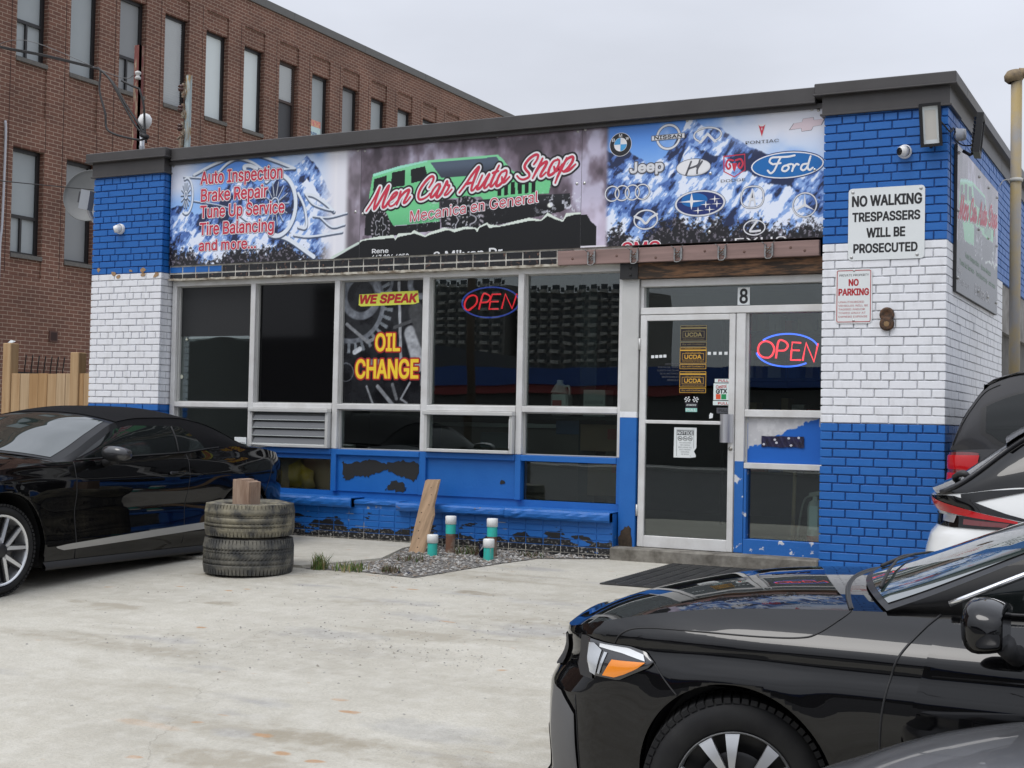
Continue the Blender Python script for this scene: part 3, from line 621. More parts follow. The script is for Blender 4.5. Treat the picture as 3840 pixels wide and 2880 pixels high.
hm.grid(pts, flip=False); hm.box(7.13, 7.243, .146, .15, -.184, .06); hm.build('pull_handle', mat('handle_metal', (.62, .62, .64), .32, .8), door)
q = MB(); q.lathe([(0, -.006), (.018, -.005), (.019, 0)], (7.222, .15, -.235), (0, 1, 0), 16); q.build('lock', mat('lockm', (.4, .38, .34), .35, .9), door)
q = MB()
for zz in (.62, -.85): q.tube([(6.372, .146, zz), (6.372, .146, zz + .1)], .011, 8)
q.build('hinge', m_alu, door)
q = MB(); q.bbox(6.19, 8.03, -.03, .3, -1.34, -1.124, .012); q.build('door_step', mat('step_concrete', (.24, .225, .195), .95, col2=(.10, .09, .075), scale=7, bump=.6, bscale=25), shop)
q = MB(); q.box(6.37, 8.02, .09, .3, 1.247, 1.383); q.build('door_beam', mat('burnt_timber', (.028, .018, .011), .8, col2=(.17, .085, .04), scale=5, stretch=(1, 1, 7), lo=.45, hi=.66, bump=.5), shop)
q = MB(); q.box(6.20, 6.37, .08, .3, 1.245, 1.385); [q.lathe([(0, -.01), (.012, -.008), (.012, 0)], (6.3 + .0, .08, zz), (0, 1, 0), 8) for zz in (1.28, 1.345)]; q.build('beam_bracket', m_black, shop)
# rooms behind the glass
rm = MB(); rm.box(.3, 8.6, .30, 5.2, -1.18, -1.12, 0); rm.box(.3, 8.6, 5.0, 5.2, -1.12, 2.3, 0); rm.box(.25, .4, .35, 5.2, -1.12, 2.3, 0); rm.box(8.45, 8.6, .35, 5.2, -1.12, 2.3, 0); rm.box(.3, 8.6, .35, 5.2, 1.6, 1.7, 0); rm.box(5.55, 5.72, .7, .95, -1.1, 1.6, 1)
rm.box(2.05, 3.16, .47, .50, -1.12, -.3, 2)
rm.build('interior', [m_dark, m_black, mat('grey_board', (.60, .57, .46), .9)], shop)
SCRIPT_STROKES = [[(3.489,2.001),(3.545,2.071),(3.596,2.146),(3.643,2.227),(3.614,2.145),(3.588,2.074),(3.581,2.014),(3.625,2.066),(3.696,2.172),(3.746,2.236),(3.718,2.155),(3.689,2.084),(3.68,2.029),(3.712,2.036),(3.753,2.085),(3.807,2.119),(3.843,2.153),(3.833,2.166),(3.8,2.15),(3.765,2.105),(3.748,2.06),(3.767,2.033),(3.809,2.046),(3.85,2.085)],[(3.884,2.171),(3.868,2.12),(3.839,2.044)],[(3.842,2.049),(3.874,2.109),(3.921,2.158),(3.968,2.181),(3.978,2.171),(3.952,2.12),(3.923,2.07),(3.924,2.055),(3.953,2.069),(3.994,2.113)],[(4.2,2.19),(4.24,2.247),(4.248,2.287),(4.215,2.292),(4.157,2.247),(4.105,2.183),(4.083,2.128),(4.09,2.087),(4.126,2.08),(4.179,2.102),(4.213,2.131)],[(4.323,2.216),(4.294,2.213),(4.253,2.174),(4.225,2.125),(4.223,2.094),(4.249,2.103),(4.295,2.152),(4.323,2.196),(4.295,2.141),(4.285,2.101),(4.297,2.09),(4.331,2.119),(4.37,2.183),(4.398,2.237),(4.405,2.201),(4.425,2.194),(4.406,2.155),(4.378,2.116),(4.378,2.106),(4.407,2.114),(4.452,2.157)],[(4.534,2.12),(4.607,2.203),(4.673,2.287),(4.74,2.351),(4.711,2.279),(4.676,2.194),(4.664,2.139),(4.683,2.135),(4.72,2.174)],[(4.601,2.198),(4.681,2.21)],[(4.779,2.269),(4.75,2.211),(4.726,2.152),(4.739,2.143),(4.781,2.176),(4.853,2.275),(4.818,2.207),(4.801,2.153),(4.819,2.149),(4.855,2.182)],[(4.955,2.35),(4.914,2.277),(4.879,2.208),(4.868,2.165),(4.886,2.161),(4.928,2.205)],[(4.89,2.284),(4.951,2.299)],[(5.024,2.297),(4.981,2.283),(4.946,2.231),(4.929,2.172),(4.948,2.16),(4.99,2.19),(5.031,2.253),(5.036,2.296),(5.017,2.302)],[(4.988,2.239),(4.996,2.195),(5.02,2.194),(5.067,2.237)],[(5.317,2.336),(5.346,2.372),(5.36,2.414),(5.333,2.424),(5.28,2.398),(5.239,2.358),(5.222,2.321),(5.241,2.287),(5.271,2.253),(5.266,2.221),(5.219,2.203),(5.177,2.211),(5.146,2.24)],[(5.405,2.384),(5.371,2.316),(5.337,2.26),(5.308,2.208)],[(5.325,2.239),(5.371,2.306),(5.424,2.345),(5.45,2.348),(5.436,2.312),(5.402,2.261),(5.385,2.224),(5.403,2.22),(5.443,2.253)],[(5.558,2.362),(5.518,2.349),(5.483,2.298),(5.467,2.246),(5.479,2.224),(5.526,2.247),(5.565,2.303),(5.576,2.35),(5.558,2.367)],[(5.524,2.3),(5.537,2.262),(5.566,2.271),(5.606,2.316)],[(5.651,2.371),(5.612,2.3),(5.567,2.218),(5.539,2.15)],[(5.617,2.321),(5.663,2.365),(5.709,2.378),(5.71,2.341),(5.67,2.285),(5.625,2.251),(5.607,2.258)],[(5.625,2.246),(5.682,2.263),(5.739,2.307)]]
PICK = {'body': [(3.517,2.144),(3.556,2.361),(3.854,2.421),(4.177,2.457),(4.936,2.455),(4.983,2.416),(5.1,2.286),(5.168,2.271),(5.481,2.21),(5.493,2.149),(5.473,2.061),(4.797,2.039),(4.761,2.072),(4.313,2.067),(4.319,1.858),(3.808,1.841),(3.698,1.985),(3.52,2.058)],'roof': [(3.556,2.335),(3.562,2.364),(3.854,2.421),(4.177,2.457),(4.178,2.441),(3.855,2.395)],'bumper': [(4.325,2.066),(4.785,2.04),(5.692,2.048),(5.695,1.939),(5.609,1.884),(4.963,1.796),(4.344,1.795)],'sill': [(3.488,2.06),(3.704,1.984),(3.82,1.835),(4.331,1.858),(4.333,1.774),(3.835,1.745),(3.471,1.761)],'ws': [(4.208,2.429),(4.925,2.435),(5.043,2.279),(4.332,2.274)],'win1': [(3.57,2.312),(3.719,2.34),(3.717,2.218),(3.56,2.195)],'win2': [(3.775,2.363),(3.923,2.38),(3.927,2.226),(3.766,2.215)],'win3': [(3.99,2.38),(4.148,2.401),(4.188,2.273),(3.994,2.243)],'slot0': [(4.937,2.184),(4.98,2.188),(4.983,2.067),(4.94,2.064)],'slot1': [(5.009,2.186),(5.052,2.189),(5.055,2.069),(5.012,2.066)],'slot2': [(5.081,2.187),(5.123,2.191),(5.126,2.071),(5.083,2.068)],'slot3': [(5.152,2.189),(5.194,2.192),(5.197,2.073),(5.154,2.069)],'slot4': [(5.223,2.191),(5.265,2.194),(5.268,2.075),(5.225,2.071)],'slot5': [(5.293,2.192),(5.335,2.195),(5.338,2.077),(5.296,2.073)],'lamp': [(5.36,2.168),(5.404,2.195),(5.449,2.162),(5.406,2.135)],'black': [(3.233,1.593),(3.347,1.659),(3.46,1.713),(3.649,1.716),(3.811,1.725),(3.83,1.7),(3.86,1.728),(3.97,1.744),(4.007,1.747),(4.043,1.756),(4.166,1.714),(4.214,1.733),(4.381,1.767),(4.428,1.77),(4.488,1.746),(4.605,1.772),(4.71,1.767),(4.734,1.735),(4.756,1.775),(4.837,1.802),(4.861,1.77),(4.964,1.775),(5.145,1.797),(5.279,1.816),(5.402,1.809),(5.467,1.851),(5.545,1.817),(5.622,1.789),(5.653,1.832),(5.745,1.852),(5.847,1.846),(5.891,1.82),(5.987,1.775),(6.026,1.441),(6.029,1.275),(3.239,1.361)]}
CAR_ART = [[(1.31,2.504),(1.577,2.598),(1.829,2.651),(2.104,2.657),(2.351,2.584),(2.614,2.482)],[(1.632,2.508),(1.756,2.596),(1.893,2.632),(2.069,2.584),(2.22,2.494)],[(2.133,2.515),(2.045,2.551),(1.971,2.546),(1.984,2.505)],[(1.173,2.492),(1.402,2.467)],[(1.784,2.503),(2.011,2.448),(2.379,2.483),(2.614,2.482)],[(2.679,1.885),(2.763,1.872),(2.772,1.959),(2.738,2.098),(2.663,2.229)],[(2.759,2.214),(2.865,2.188),(3.008,2.102),(3.103,2.02)],[(2.759,2.204),(2.844,2.111),(2.986,2.055),(3.092,2.03)],[(2.86,1.984),(3.047,1.964),(3.259,1.997)],[(2.942,1.97),(3.085,1.866),(3.234,1.883)],[(2.628,1.805),(2.83,1.781),(3.207,1.812)],[(2.375,1.816),(2.558,1.764),(2.872,1.575)],[(1.319,2.227),(1.771,2.131),(2.026,1.977),(2.375,1.816)]]
# ---------------------------------------------------------------- roof signs
m_sign = vmat('banner_print', .3, .45)
def mountains(X, Z, x0, x1, z0, z1, seed, ridge):
    "printed alpine photo: sky, far ridge, snowy rock faces, firs along the bottom"
    u = (X - x0) / (x1 - x0); f = (Z - z0) / (z1 - z0)
    C = np.zeros(X.shape + (3,)) + np.array((.30, .54, .88)); C = mixc(C, (.60, .76, .96), smooth(1.0, .45, f))
    cl = vnoise(X, Z, 1.6, seed + 4); C = mixc(C, (.93, .94, .97), smooth(.58, .8, cl + .12 * (abs(u - .5) * 2)) * .7)
    rx = np.array([p[0] for p in ridge]); rz = np.array([p[1] for p in ridge])
    for layer, (off, jag) in enumerate(((0, .05), (-.22, .07))):
        rh = np.interp(u, rx, rz) + off + jag * (vnoise(X, X * 0 + layer * 3.3, 7, seed + layer, 6, .6) - .5) * 2
        mk = smooth(-.006, .006, rh - f)
        fac = vnoise(X + (Z * .8), Z * .8 - X * .35, 3.6, seed + 7 + layer, 6, .55); fac2 = vnoise(X * 1.4 - Z * 1.1, Z * .6 + X * .3, 13, seed + 11 + layer, 4, .55)
        t = .55 * fac + .45 * fac2 + .10 * (rh - f) - (.06 if layer == 0 else -.01)
        S = np.zeros(X.shape + (3,)) + np.array((.14, .18, .31)); S = mixc(S, (.31, .44, .70), smooth(.41, .45, t)); S = mixc(S, (.56, .69, .90), smooth(.485, .52, t)); S = mixc(S, (.90, .93, .99), smooth(.56, .59, t))
        C = C * (1 - mk[..., None]) + S * mk[..., None]
    tr = vnoise(X, X * 0, 9, seed + 2, 3) * .20 + .10 * np.cos(u * 9 + seed) * .5 + .045
    fir = vnoise(X, Z, 40, seed + 21, 4, .7)
    mk = smooth(.0, .06, tr + (fir - .5) * .28 - f); D = np.zeros(X.shape + (3,)) + np.array((.12, .115, .13)); D = mixc(D, (.45, .43, .47), smooth(.62, .72, vnoise(X, Z, 55, seed + 30, 3)))
    return C * (1 - mk[..., None]) + D * mk[..., None]
def fade_white(C, a, c=(.90, .90, .93)): return mixc(C, c, np.clip(a, 0, 1))
def forest(X, Z, seed=5):
    n = vnoise(X * 1.6, Z * 1.0, 4, seed, 4, .5); n2 = vnoise(X, Z, 2.4, seed + 3, 4)
    t = .5 * n + .5 * n2
    C = np.zeros(X.shape + (3,)) + np.array((.30, .26, .29)); C = mixc(C, (.47, .42, .47), smooth(.38, .52, t)); C = mixc(C, (.74, .72, .80), smooth(.50, .66, t)); return C
YS = .0985
def board(name, label, x0, x1, fn, screws, cat='sign', step=.0058):
    t = thing(name, label, cat, ((x0 + x1) / 2, YS, 1.545), 'banner boards along the shop front')
    b = MB(); b.box(x0 + .002, x1 - .002, YS + .001, .139, 1.545, 2.655); b.build('backing', mat('board_edge', (.35, .35, .36), .6), t)
    picture('print', x0 + .002, x1 - .002, 1.545, 2.655, YS, step, fn, m_sign, t)
    for (x, z) in screws: s = MB(); s.lathe([(0, -.007), (.006, -.0065), (.0095, -.004), (.013, -.003), (.015, 0)], (x, YS, z), (0, 1, 0), 12); s.build('screw', mat('screw_metal', (.45, .45, .44), .35, .8), t)
    return t
m_red = mat('print_red', hexc('c8324b'), .4); m_wht = mat('print_white', (.80, .80, .82), .4); m_ind = mat('print_indigo', hexc('2b2a66'), .4); m_blk = mat('print_black', (.012, .012, .014), .4)
def pic1(X, Z):
    C = mountains(X, Z, 1.0, 3.05, 1.545, 2.655, 1, [(0, .55), (.08, .56), (.16, .48), (.30, .62), (.40, .80), (.45, .88), (.50, .80), (.56, .72), (.62, .66), (.70, .80), (.76, .84), (.82, .92), (.86, .98), (.90, .90), (.94, .8), (1.0, .6)])
    C = fade_white(C, smooth(1.75, 1.1, X) * smooth(2.15, 2.4, Z) * .9); C = fade_white(C, smooth(2.85, 3.12, X)); 
    fr = forest(X, Z); a = smooth(3.22, 3.30, X); C = mixc(C, (.9, .9, .93), a * 0)
    C = C * (1 - a[..., None] * .8) + fr * (a[..., None] * .8)
    C = mixc(C, (.93, .93, .95), smooth(.03, .0, abs(X - 3.12)) * .5)
    def stroke(P, wd):
        nonlocal C
        d = seg_dist(X, Z, spline(P, 8)); d2 = seg_dist(X, Z + .012, spline(P, 8))
        C = mixc(C, (.22, .27, .36), smooth(wd + .009, wd + .002, d2) * .85); C = mixc(C, (.88, .91, .95), smooth(wd + .003, wd - .003, d))
    for i, P in enumerate(CAR_ART): stroke(P, (.014, .012, .02, .006, .007, .013, .015, .008, .007, .008, .010, .022, .004)[i])
    for (cx, cz, rx, rz, wd, a0, a1) in ((2.40, 2.12, .235, .315, .022, -1.9, 2.2), (1.215, 2.285, .085, .19, .010, -2.0, 1.9)):
        stroke([(cx + rx * math.cos(q), cz + rz * math.sin(q)) for q in np.linspace(a0, a1, 14)], wd)
        for q in np.linspace(0, 6.28, 15)[:-1]:
            stroke([(cx - rx * .1 + rx * .26 * math.cos(q), cz + rz * .05 + rz * .26 * math.sin(q)), (cx - rx * .1 + rx * .72 * math.cos(q), cz + rz * .05 + rz * .72 * math.sin(q))], .0035)
        stroke([(cx - rx * .1 + rx * .2 * math.cos(q), cz + rz * .05 + rz * .2 * math.sin(q)) for q in np.linspace(0, 6.2, 10)], .006)
    n = 1.60 + .11 * smooth(3.02, 3.3, X) + .0 * X
    C = mixc(C, (.055, .055, .06), smooth(.0, .006, (X - 3.10) * .43 + 1.545 - Z + .0) * (Z < 1.70)); C = mixc(C, (.80, .86, .82), smooth(.018, .008, abs((X - 3.10) * .43 + 1.545 - Z + .014)) * (Z < 1.70) * smooth(3.06, 3.1, X))
    return C
s1 = board('sign_board', 'mountain banner board with a silver car outline and red list beginning Auto Inspection', 1.0, 3.415, pic1,
           [(1.03, 2.615), (1.95, 2.63), (2.73, 2.63), (3.375, 2.61), (1.69, 2.03), (2.46, 2.03), (3.36, 2.0)])
for (body, x0, x1, z0, z1) in (('Auto Inspection', 1.404, 2.461, 2.358, 2.53), ('Brake Repair', 1.417, 2.278, 2.175, 2.343), ('Tune Up Service', 1.412, 2.495, 2.003, 2.168), ('Tire Balancing', 1.41, 2.368, 1.82, 1.987), ('and more...', 1.405, 2.147, 1.69, 1.80)):
    lettering(body, x0, x1, z0, z1, .0945, m_red, s1, bold=.016, outline=[(.030, m_wht), (.046, m_ind)])
def pic2(X, Z):
    C = forest(X, Z, 5)
    C = mixc(C, (.78, .74, .80), smooth(1.95, 1.7, Z) * .6 * (vnoise(X, Z, 8, 9) > .45)); C = mixc(C, (.20, .18, .20), smooth(.0, .25, 3.9 - X) * smooth(.25, 0, abs(Z - 2.05)) * .55 * (X > 3.42))
    g1 = np.array((.45, .80, .56))
    def P(k, c, a=1):
        nonlocal C
        m_ = inpoly(X, Z, PICK[k]); C = mixc(C, c, m_ * a)
    P('sill', (.07, .07, .08)); P('body', g1)
    mb = inpoly(X, Z, PICK['body']); C = mixc(C, (.33, .66, .45), mb * smooth(2.02, 1.8, Z) * .5); C = mixc(C, (.60, .90, .72), mb * smooth(2.3, 2.42, Z) * .5)
    for k in ('win1', 'win2', 'win3'): P(k, (.06, .06, .075))
    P('ws', (.33, .38, .45)); mw = inpoly(X, Z, PICK['ws']); C = mixc(C, (.20, .22, .27), mw * smooth(2.40, 2.28, Z) * .8)
    for k in range(6): P('slot%d' % k, (.03, .04, .04))
    P('roof', (.62, .90, .80)); P('bumper', (.07, .07, .08)); 
    mbp = inpoly(X, Z, PICK['bumper']); C = mixc(C, (.18, .18, .2), mbp * smooth(1.93, 2.0, Z) * .6)
    for (cx, cz, r) in ((5.49, 1.95, .03),): C = mixc(C, (.93, .95, .92), smooth(r, r * .5, np.hypot((X - cx) * .8, Z - cz)))
    for (cx, cz, rx, rz) in ((3.655, 1.83, .085, .135), (4.60, 1.86, .155, .175)):
        d = np.hypot((X - cx) / rx, (Z - cz) / rz); ang = np.arctan2((Z - cz) / rz, (X - cx) / rx)
        C = mixc(C, (.08, .08, .09), smooth(1.32, 1.26, d)); C = mixc(C, (.62, .60, .63), smooth(1.32, 1.26, d) * smooth(1.0, 1.04, d) * (np.sin(ang * 26 + d * 9) > .15) * (vnoise(X, Z, 30, 2) > .42))
        C = mixc(C, (.05, .05, .06), smooth(.97, .93, d)); ring = .62 + .16 * np.cos(ang * 5); C = mixc(C, (.72, .72, .75), smooth(.07, .03, abs(d - ring)) * .9)
        C = mixc(C, (.7, .7, .7), smooth(.07, .03, np.hypot((X - cx) / rx % .28 - .14, (Z - cz) / rz % .28 - .14)) * (d < .3))
    sp_ = smooth(.62, .72, vnoise(X, Z, 28, 14, 4, .7)) * smooth(.4, .1, np.hypot((X - 4.35) * .8, Z - 1.83)) + smooth(.6, .7, vnoise(X, Z, 26, 15, 4, .7)) * smooth(.35, .1, np.hypot((X - 5.6) * .9, Z - 1.9)) + smooth(.6, .7, vnoise(X, Z, 26, 16, 4, .7)) * smooth(.3, .1, np.hypot((X - 4.75) * .9, Z - 1.84))
    C = mixc(C, (.85, .86, .9), np.clip(sp_, 0, 1) * .85)
    # torn-paper edge over the black foot of the board
    bl = PICK['black']; up = [(a, b + .022 + .012 * math.sin(i * 2.3)) for i, (a, b) in enumerate(bl)]
    C = mixc(C, (.86, .90, .86), inpoly(X, Z, up)); C = mixc(C, (.052, .054, .06), inpoly(X, Z, bl))
    return C
s2 = board('sign_board', 'middle banner board with a green off-road car and red script Men Car Auto Shop', 3.415, 5.80, pic2,
           [(3.455, 2.60), (4.28, 2.63), (4.93, 2.63), (5.755, 2.61), (5.755, 2.13), (3.445, 1.975)])
for k, (hw, y, mm, nm) in enumerate(((.047, .0974, m_blk, 'script_shadow'), (.029, .0958, m_wht, 'script_outline'), (.0128, .0940, m_red, 'script_lettering'))):
    b = MB()
    for S_ in SCRIPT_STROKES:
        P = spline(S_, 6); n = len(P)
        hws = [hw * (1 if k < 2 else (.72 + .38 * math.sin(math.pi * min(1, (i + 1) / n * 1.1)))) for i in range(n)] if k == 2 else hw
        ribbon(b, P, hws, y)
    b.build(nm, mm, s2)
lettering('Mecanica en General', 3.998, 5.37, 1.868, 1.975, .0915, m_red, s2, bold=.012, slope=.083, outline=[(.026, m_wht), (.036, m_blk)])
m_wht2 = mat('letter_white', (.76, .77, .78), .5)
lettering('Rene', 3.567, 3.754, 1.58, 1.622, .096, m_wht2, s2, bold=.02)
lettering('647 804 4259', 3.567, 3.985, 1.515, 1.562, .096, m_wht2, s2, bold=.02, cut=1.5455)
lettering('8 Milvan Dr', 4.265, 5.005, 1.485, 1.567, .096, m_wht2, s2, bold=.02, cut=1.5455, slope=.02)
def pic3(X, Z):
    C = mountains(X, Z, 6.0, 8.02, 1.545, 2.655, 2, [(0, .78), (.06, .76), (.12, .80), (.18, .70), (.24, .62), (.30, .70), (.36, .86), (.41, .98), (.46, .92), (.50, .90), (.55, .88), (.60, .80), (.68, .72), (.75, .66), (.85, .58), (1.0, .5)])
    C = fade_white(C, smooth(6.9, 7.7, X) * smooth(2.25, 2.5, Z) * .9); a = smooth(6.08, 6.03, X); fr = forest(X, Z, 5); fr = fade_white(fr, smooth(2.1, 1.75, Z) * .75, (.86, .82, .90))
    C = C * (1 - a[..., None]) + fr * a[..., None]
    C = mixc(C, (.052, .054, .06), inpoly(X, Z, [(5.79, 1.845), (5.86, 1.845), (5.90, 1.78), (5.955, 1.735), (5.955, 1.56), (5.79, 1.56)]))
    C = mixc(C, (.88, .87, .9), (Z < 1.562) * (X < 6.05)); C = mixc(C, (.07, .065, .07), smooth(.02, .0, abs(X - 5.81) - .0) * 0)
    return C
s3 = board('sign_board', 'mountain banner board covered with car maker emblems, next to the no walking plate', 5.80, 8.022, pic3,
           [(5.83, 2.62), (6.80, 2.62), (7.90, 2.62), (7.955, 2.61), (5.83, 2.13), (7.02, 2.14), (7.93, 2.11), (7.02, 1.63)])
EM = [mat('emblem_chrome', (.72, .73, .76), .3, .15), m_wht, m_blk, mat('emblem_blue', hexc('1268b0'), .3), m_red, mat('emblem_sky', hexc('4aa0d8'), .35), mat('emblem_navy', hexc('1b2f6e'), .3), mat('emblem_grey', (.10, .10, .12), .35), mat('emblem_pink', hexc('d9c8cf'), .4)]
CH, WH, BK, BL, RD, SK, NV, GY, PK = range(9)
class Emb(MB):
    def at(s, l): return .0972 - .0011 * l
    def poly(s, P, l, mi): return s.add([(a, s.at(l), b) for a, b in P], [list(range(len(P)))], mi)
    def ell(s, cx, cz, rx, rz, l, mi, n=36): return s.poly([(cx + rx * math.cos(q), cz + rz * math.sin(q)) for q in np.linspace(0, 2 * math.pi, n + 1)[:-1]], l, mi)
    def ring(s, cx, cz, rx, rz, w, l, mi, n=40, a0=0, a1=2 * math.pi):
        Q = np.linspace(a0, a1, n + 1); V = []; 
        for q in Q: V += [(cx + rx * math.cos(q), s.at(l), cz + rz * math.sin(q)), (cx + (rx - w) * math.cos(q), s.at(l), cz + (rz - w) * math.sin(q))]
        return s.add(V, [(2 * i, 2 * i + 2, 2 * i + 3, 2 * i + 1) for i in range(n)], mi)
    def line(s, P, hw, l, mi): ribbon(s, P, hw, s.at(l), mi); return s
    def done(s, label=None): o = s.build('emblem', EM, s3); return o
def etext(body, x0, x1, z0, z1, mm, bold=.015, shear=0, slope=0, outline=None, y=.0920, cut=None, spacing=1): lettering(body, x0, x1, z0, z1, y, mm, s3, bold, shear, slope, outline, spacing=spacing, cut=cut)
e = Emb(); cx, cz = 6.177, 2.455; e.ell(cx, cz, .107, .107, 0, CH).ell(cx, cz, .102, .102, 1, BK).ell(cx, cz, .062, .062, 2, WH)
for a0 in (90, 270): e.poly([(cx, cz)] + [(cx + .059 * math.cos(R(a)), cz + .059 * math.sin(R(a))) for a in np.linspace(a0, a0 + 90, 9)], 3, SK)
e.done(); [etext(ch, x - .014, x + .014, z, z + .026, m_wht) for ch, x, z in (('B', 6.110, 2.485), ('M', 6.177, 2.522), ('W', 6.243, 2.490))]
e = Emb(); cx, cz = 6.63, 2.488; e.ring(cx, cz, .118, .118, .026, 0, GY).ring(cx, cz, .114, .114, .018, 1, CH); e.poly([(6.47, 2.462), (6.785, 2.466), (6.785, 2.514), (6.47, 2.510)], 2, GY).poly([(6.476, 2.467), (6.779, 2.470), (6.779, 2.509), (6.476, 2.505)], 3, CH); e.done(); etext('NISSAN', 6.50, 6.755, 2.473, 2.503, m_blk, .03)
e = Emb(); cx, cz = 6.99, 2.478; e.ring(cx, cz, .132, .072, .018, 0, GY, a0=-.95, a1=4.09).ring(cx, cz, .130, .070, .013, 1, CH, a0=-.95, a1=4.09); e.poly([(6.905, 2.408), (6.985, 2.498), (6.995, 2.498), (7.080, 2.408), (7.05, 2.408), (6.992, 2.470), (6.935, 2.408)], 1, CH); e.done()
e = Emb(); e.poly([(7.437, 2.532), (7.508, 2.532), (7.473, 2.41)], 0, CH).poly([(7.443, 2.526), (7.46, 2.512), (7.486, 2.512), (7.502, 2.526), (7.473, 2.425)], 1, RD).poly([(7.473, 2.505), (7.477, 2.49), (7.473, 2.475), (7.469, 2.49)], 2, WH); e.done(); etext('PONTIAC', 7.333, 7.623, 2.368, 2.394, m_blk, .005)
e = Emb(); bt = [(7.707, 2.462), (7.745, 2.515), (7.815, 2.520), (7.825, 2.548), (7.915, 2.555), (7.92, 2.530), (8.012, 2.535), (7.985, 2.482), (7.915, 2.475), (7.90, 2.445), (7.815, 2.44), (7.81, 2.468)]
e.poly(bt, 0, GY); c0 = np.mean(np.array(bt), 0); e.poly([tuple(c0 + (np.array(p) - c0) * .955) for p in bt], 1, PK); e.done()
e = Emb(); cx, cz = 7.695, 2.166; e.ell(cx, cz, .322, .120, 0, NV).ell(cx, cz, .312, .112, 1, WH).ell(cx, cz, .300, .102, 2, BL); e.done()
fo = Emb(); sx = 7.5; 
for P in ([(7.53, 2.13), (7.555, 2.105), (7.585, 2.125), (7.615, 2.185), (7.640, 2.232), (7.655, 2.236)], [(7.565, 2.185), (7.545, 2.205), (7.56, 2.235), (7.61, 2.238), (7.70, 2.236), (7.76, 2.243)], [(7.575, 2.18), (7.64, 2.186)],
          [(7.70, 2.165), (7.665, 2.155), (7.655, 2.125), (7.685, 2.115), (7.712, 2.14), (7.70, 2.165), (7.73, 2.172)], [(7.745, 2.168), (7.752, 2.150), (7.740, 2.112)], [(7.745, 2.135), (7.775, 2.168), (7.795, 2.162)],
          [(7.865, 2.165), (7.83, 2.160), (7.815, 2.128), (7.838, 2.112), (7.868, 2.140), (7.895, 2.225), (7.872, 2.140), (7.888, 2.112), (7.915, 2.128)]): fo.line(spline(P, 6), .0085, 3, WH)
fo.done()
etext('Jeep', 6.276, 6.586, 2.17, 2.28, EM[CH], .035, outline=[(.055, EM[GY])])
e = Emb(); cx, cz = 6.866, 2.203; e.ell(cx, cz, .160, .078, 0, GY).ell(cx, cz, .155, .073, 1, CH).ell(cx, cz, .146, .065, 2, WH); 
for P in ([(6.80, 2.143), (6.815, 2.18), (6.845, 2.255)], [(6.925, 2.262), (6.905, 2.22), (6.83, 2.195), (6.815, 2.18)], [(6.90, 2.148), (6.905, 2.19), (6.945, 2.25)], [(6.905, 2.22), (6.90, 2.20)]): e.line(spline(P, 6), .008, 3, GY)
e.done()
e = Emb(); sh = [(7.14, 2.278), (7.325, 2.285), (7.33, 2.15), (7.235, 2.096), (7.143, 2.148)]; e.line(sh + [sh[0]], .005, 0, RD)
for sg in (-1, 1):
    e.line(spline([(7.235 + sg * .012, 2.238), (7.235 + sg * .055, 2.245), (7.235 + sg * .075, 2.205), (7.235 + sg * .055, 2.168), (7.235 + sg * .035, 2.185), (7.235 + sg * .045, 2.21)], 5), .0085, 0, RD)
e.poly([(7.212, 2.215), (7.258, 2.215), (7.248, 2.165), (7.235, 2.138), (7.222, 2.165)], 0, RD); e.done(); etext('DODGE', 7.117, 7.336, 2.054, 2.078, m_blk, .005)
e = Emb()
for i in range(4): e.ring(6.105 + .0965 * i, 2.017, .074, .074, .016, 0 + i % 2, GY).ring(6.105 + .0965 * i, 2.017, .072, .072, .010, 2 + i % 2, CH)
e.done()
e = Emb(); cx, cz = 6.93, 1.885; e.ell(cx, cz, .233, .118, 0, GY).ell(cx, cz, .229, .114, 1, CH).ell(cx, cz, .212, .100, 2, NV).ell(cx - .05, cz + .03, .12, .06, 3, BL)
def star(x, z, a, b): 
    P = []
    for i in range(8): q = i * math.pi / 4; r = 1 if i % 2 == 0 else .17; P.append((x + a * r * math.cos(q), z + b * r * math.sin(q)))
    e.poly(P, 4, WH)
star(6.855, 1.905, .120, .075)
for x, z in ((7.065, 1.915), (6.985, 1.872), (7.085, 1.872), (6.915, 1.822), (7.02, 1.825)): star(x, z, .052, .034)
e.done()
e = Emb(); cx, cz = 7.398, 1.912; Q = [(cx + .098 * math.copysign(abs(math.cos(q)) ** .75, math.cos(q)), cz + .092 * math.copysign(abs(math.sin(q)) ** .75, math.sin(q))) for q in np.linspace(0, 2 * math.pi, 33)]; e.line(Q, .0085, 0, GY).line(Q, .0055, 1, CH)
e.poly([(7.362, 1.835), (7.392, 1.985), (7.404, 1.985), (7.434, 1.835), (7.418, 1.835), (7.410, 1.882), (7.386, 1.882), (7.378, 1.835)], 1, CH).poly([(7.390, 1.905), (7.398, 1.952), (7.406, 1.905)], 2, GY); e.done()
e = Emb(); cx, cz = 7.85, 1.82; e.ring(cx, cz, .108, .108, .016, 0, GY).ring(cx, cz, .106, .106, .010, 1, CH)
for a in (90, 210, 330): q = R(a); e.poly([(cx + .098 * math.cos(q), cz + .098 * math.sin(q)), (cx + .014 * math.cos(q + 1.05), cz + .014 * math.sin(q + 1.05)), (cx - .002, cz), (cx + .014 * math.cos(q - 1.05), cz + .014 * math.sin(q - 1.05))], 1, CH)
e.done()
e = Emb(); cx, cz = 6.430, 1.768; e.ring(cx, cz, .118, .092, .018, 0, GY).ring(cx, cz, .116, .090, .012, 1, CH).line(spline([(6.325, 1.80), (6.385, 1.775), (6.43, 1.735), (6.475, 1.780), (6.535, 1.812)], 6), .011, 1, CH); e.done()
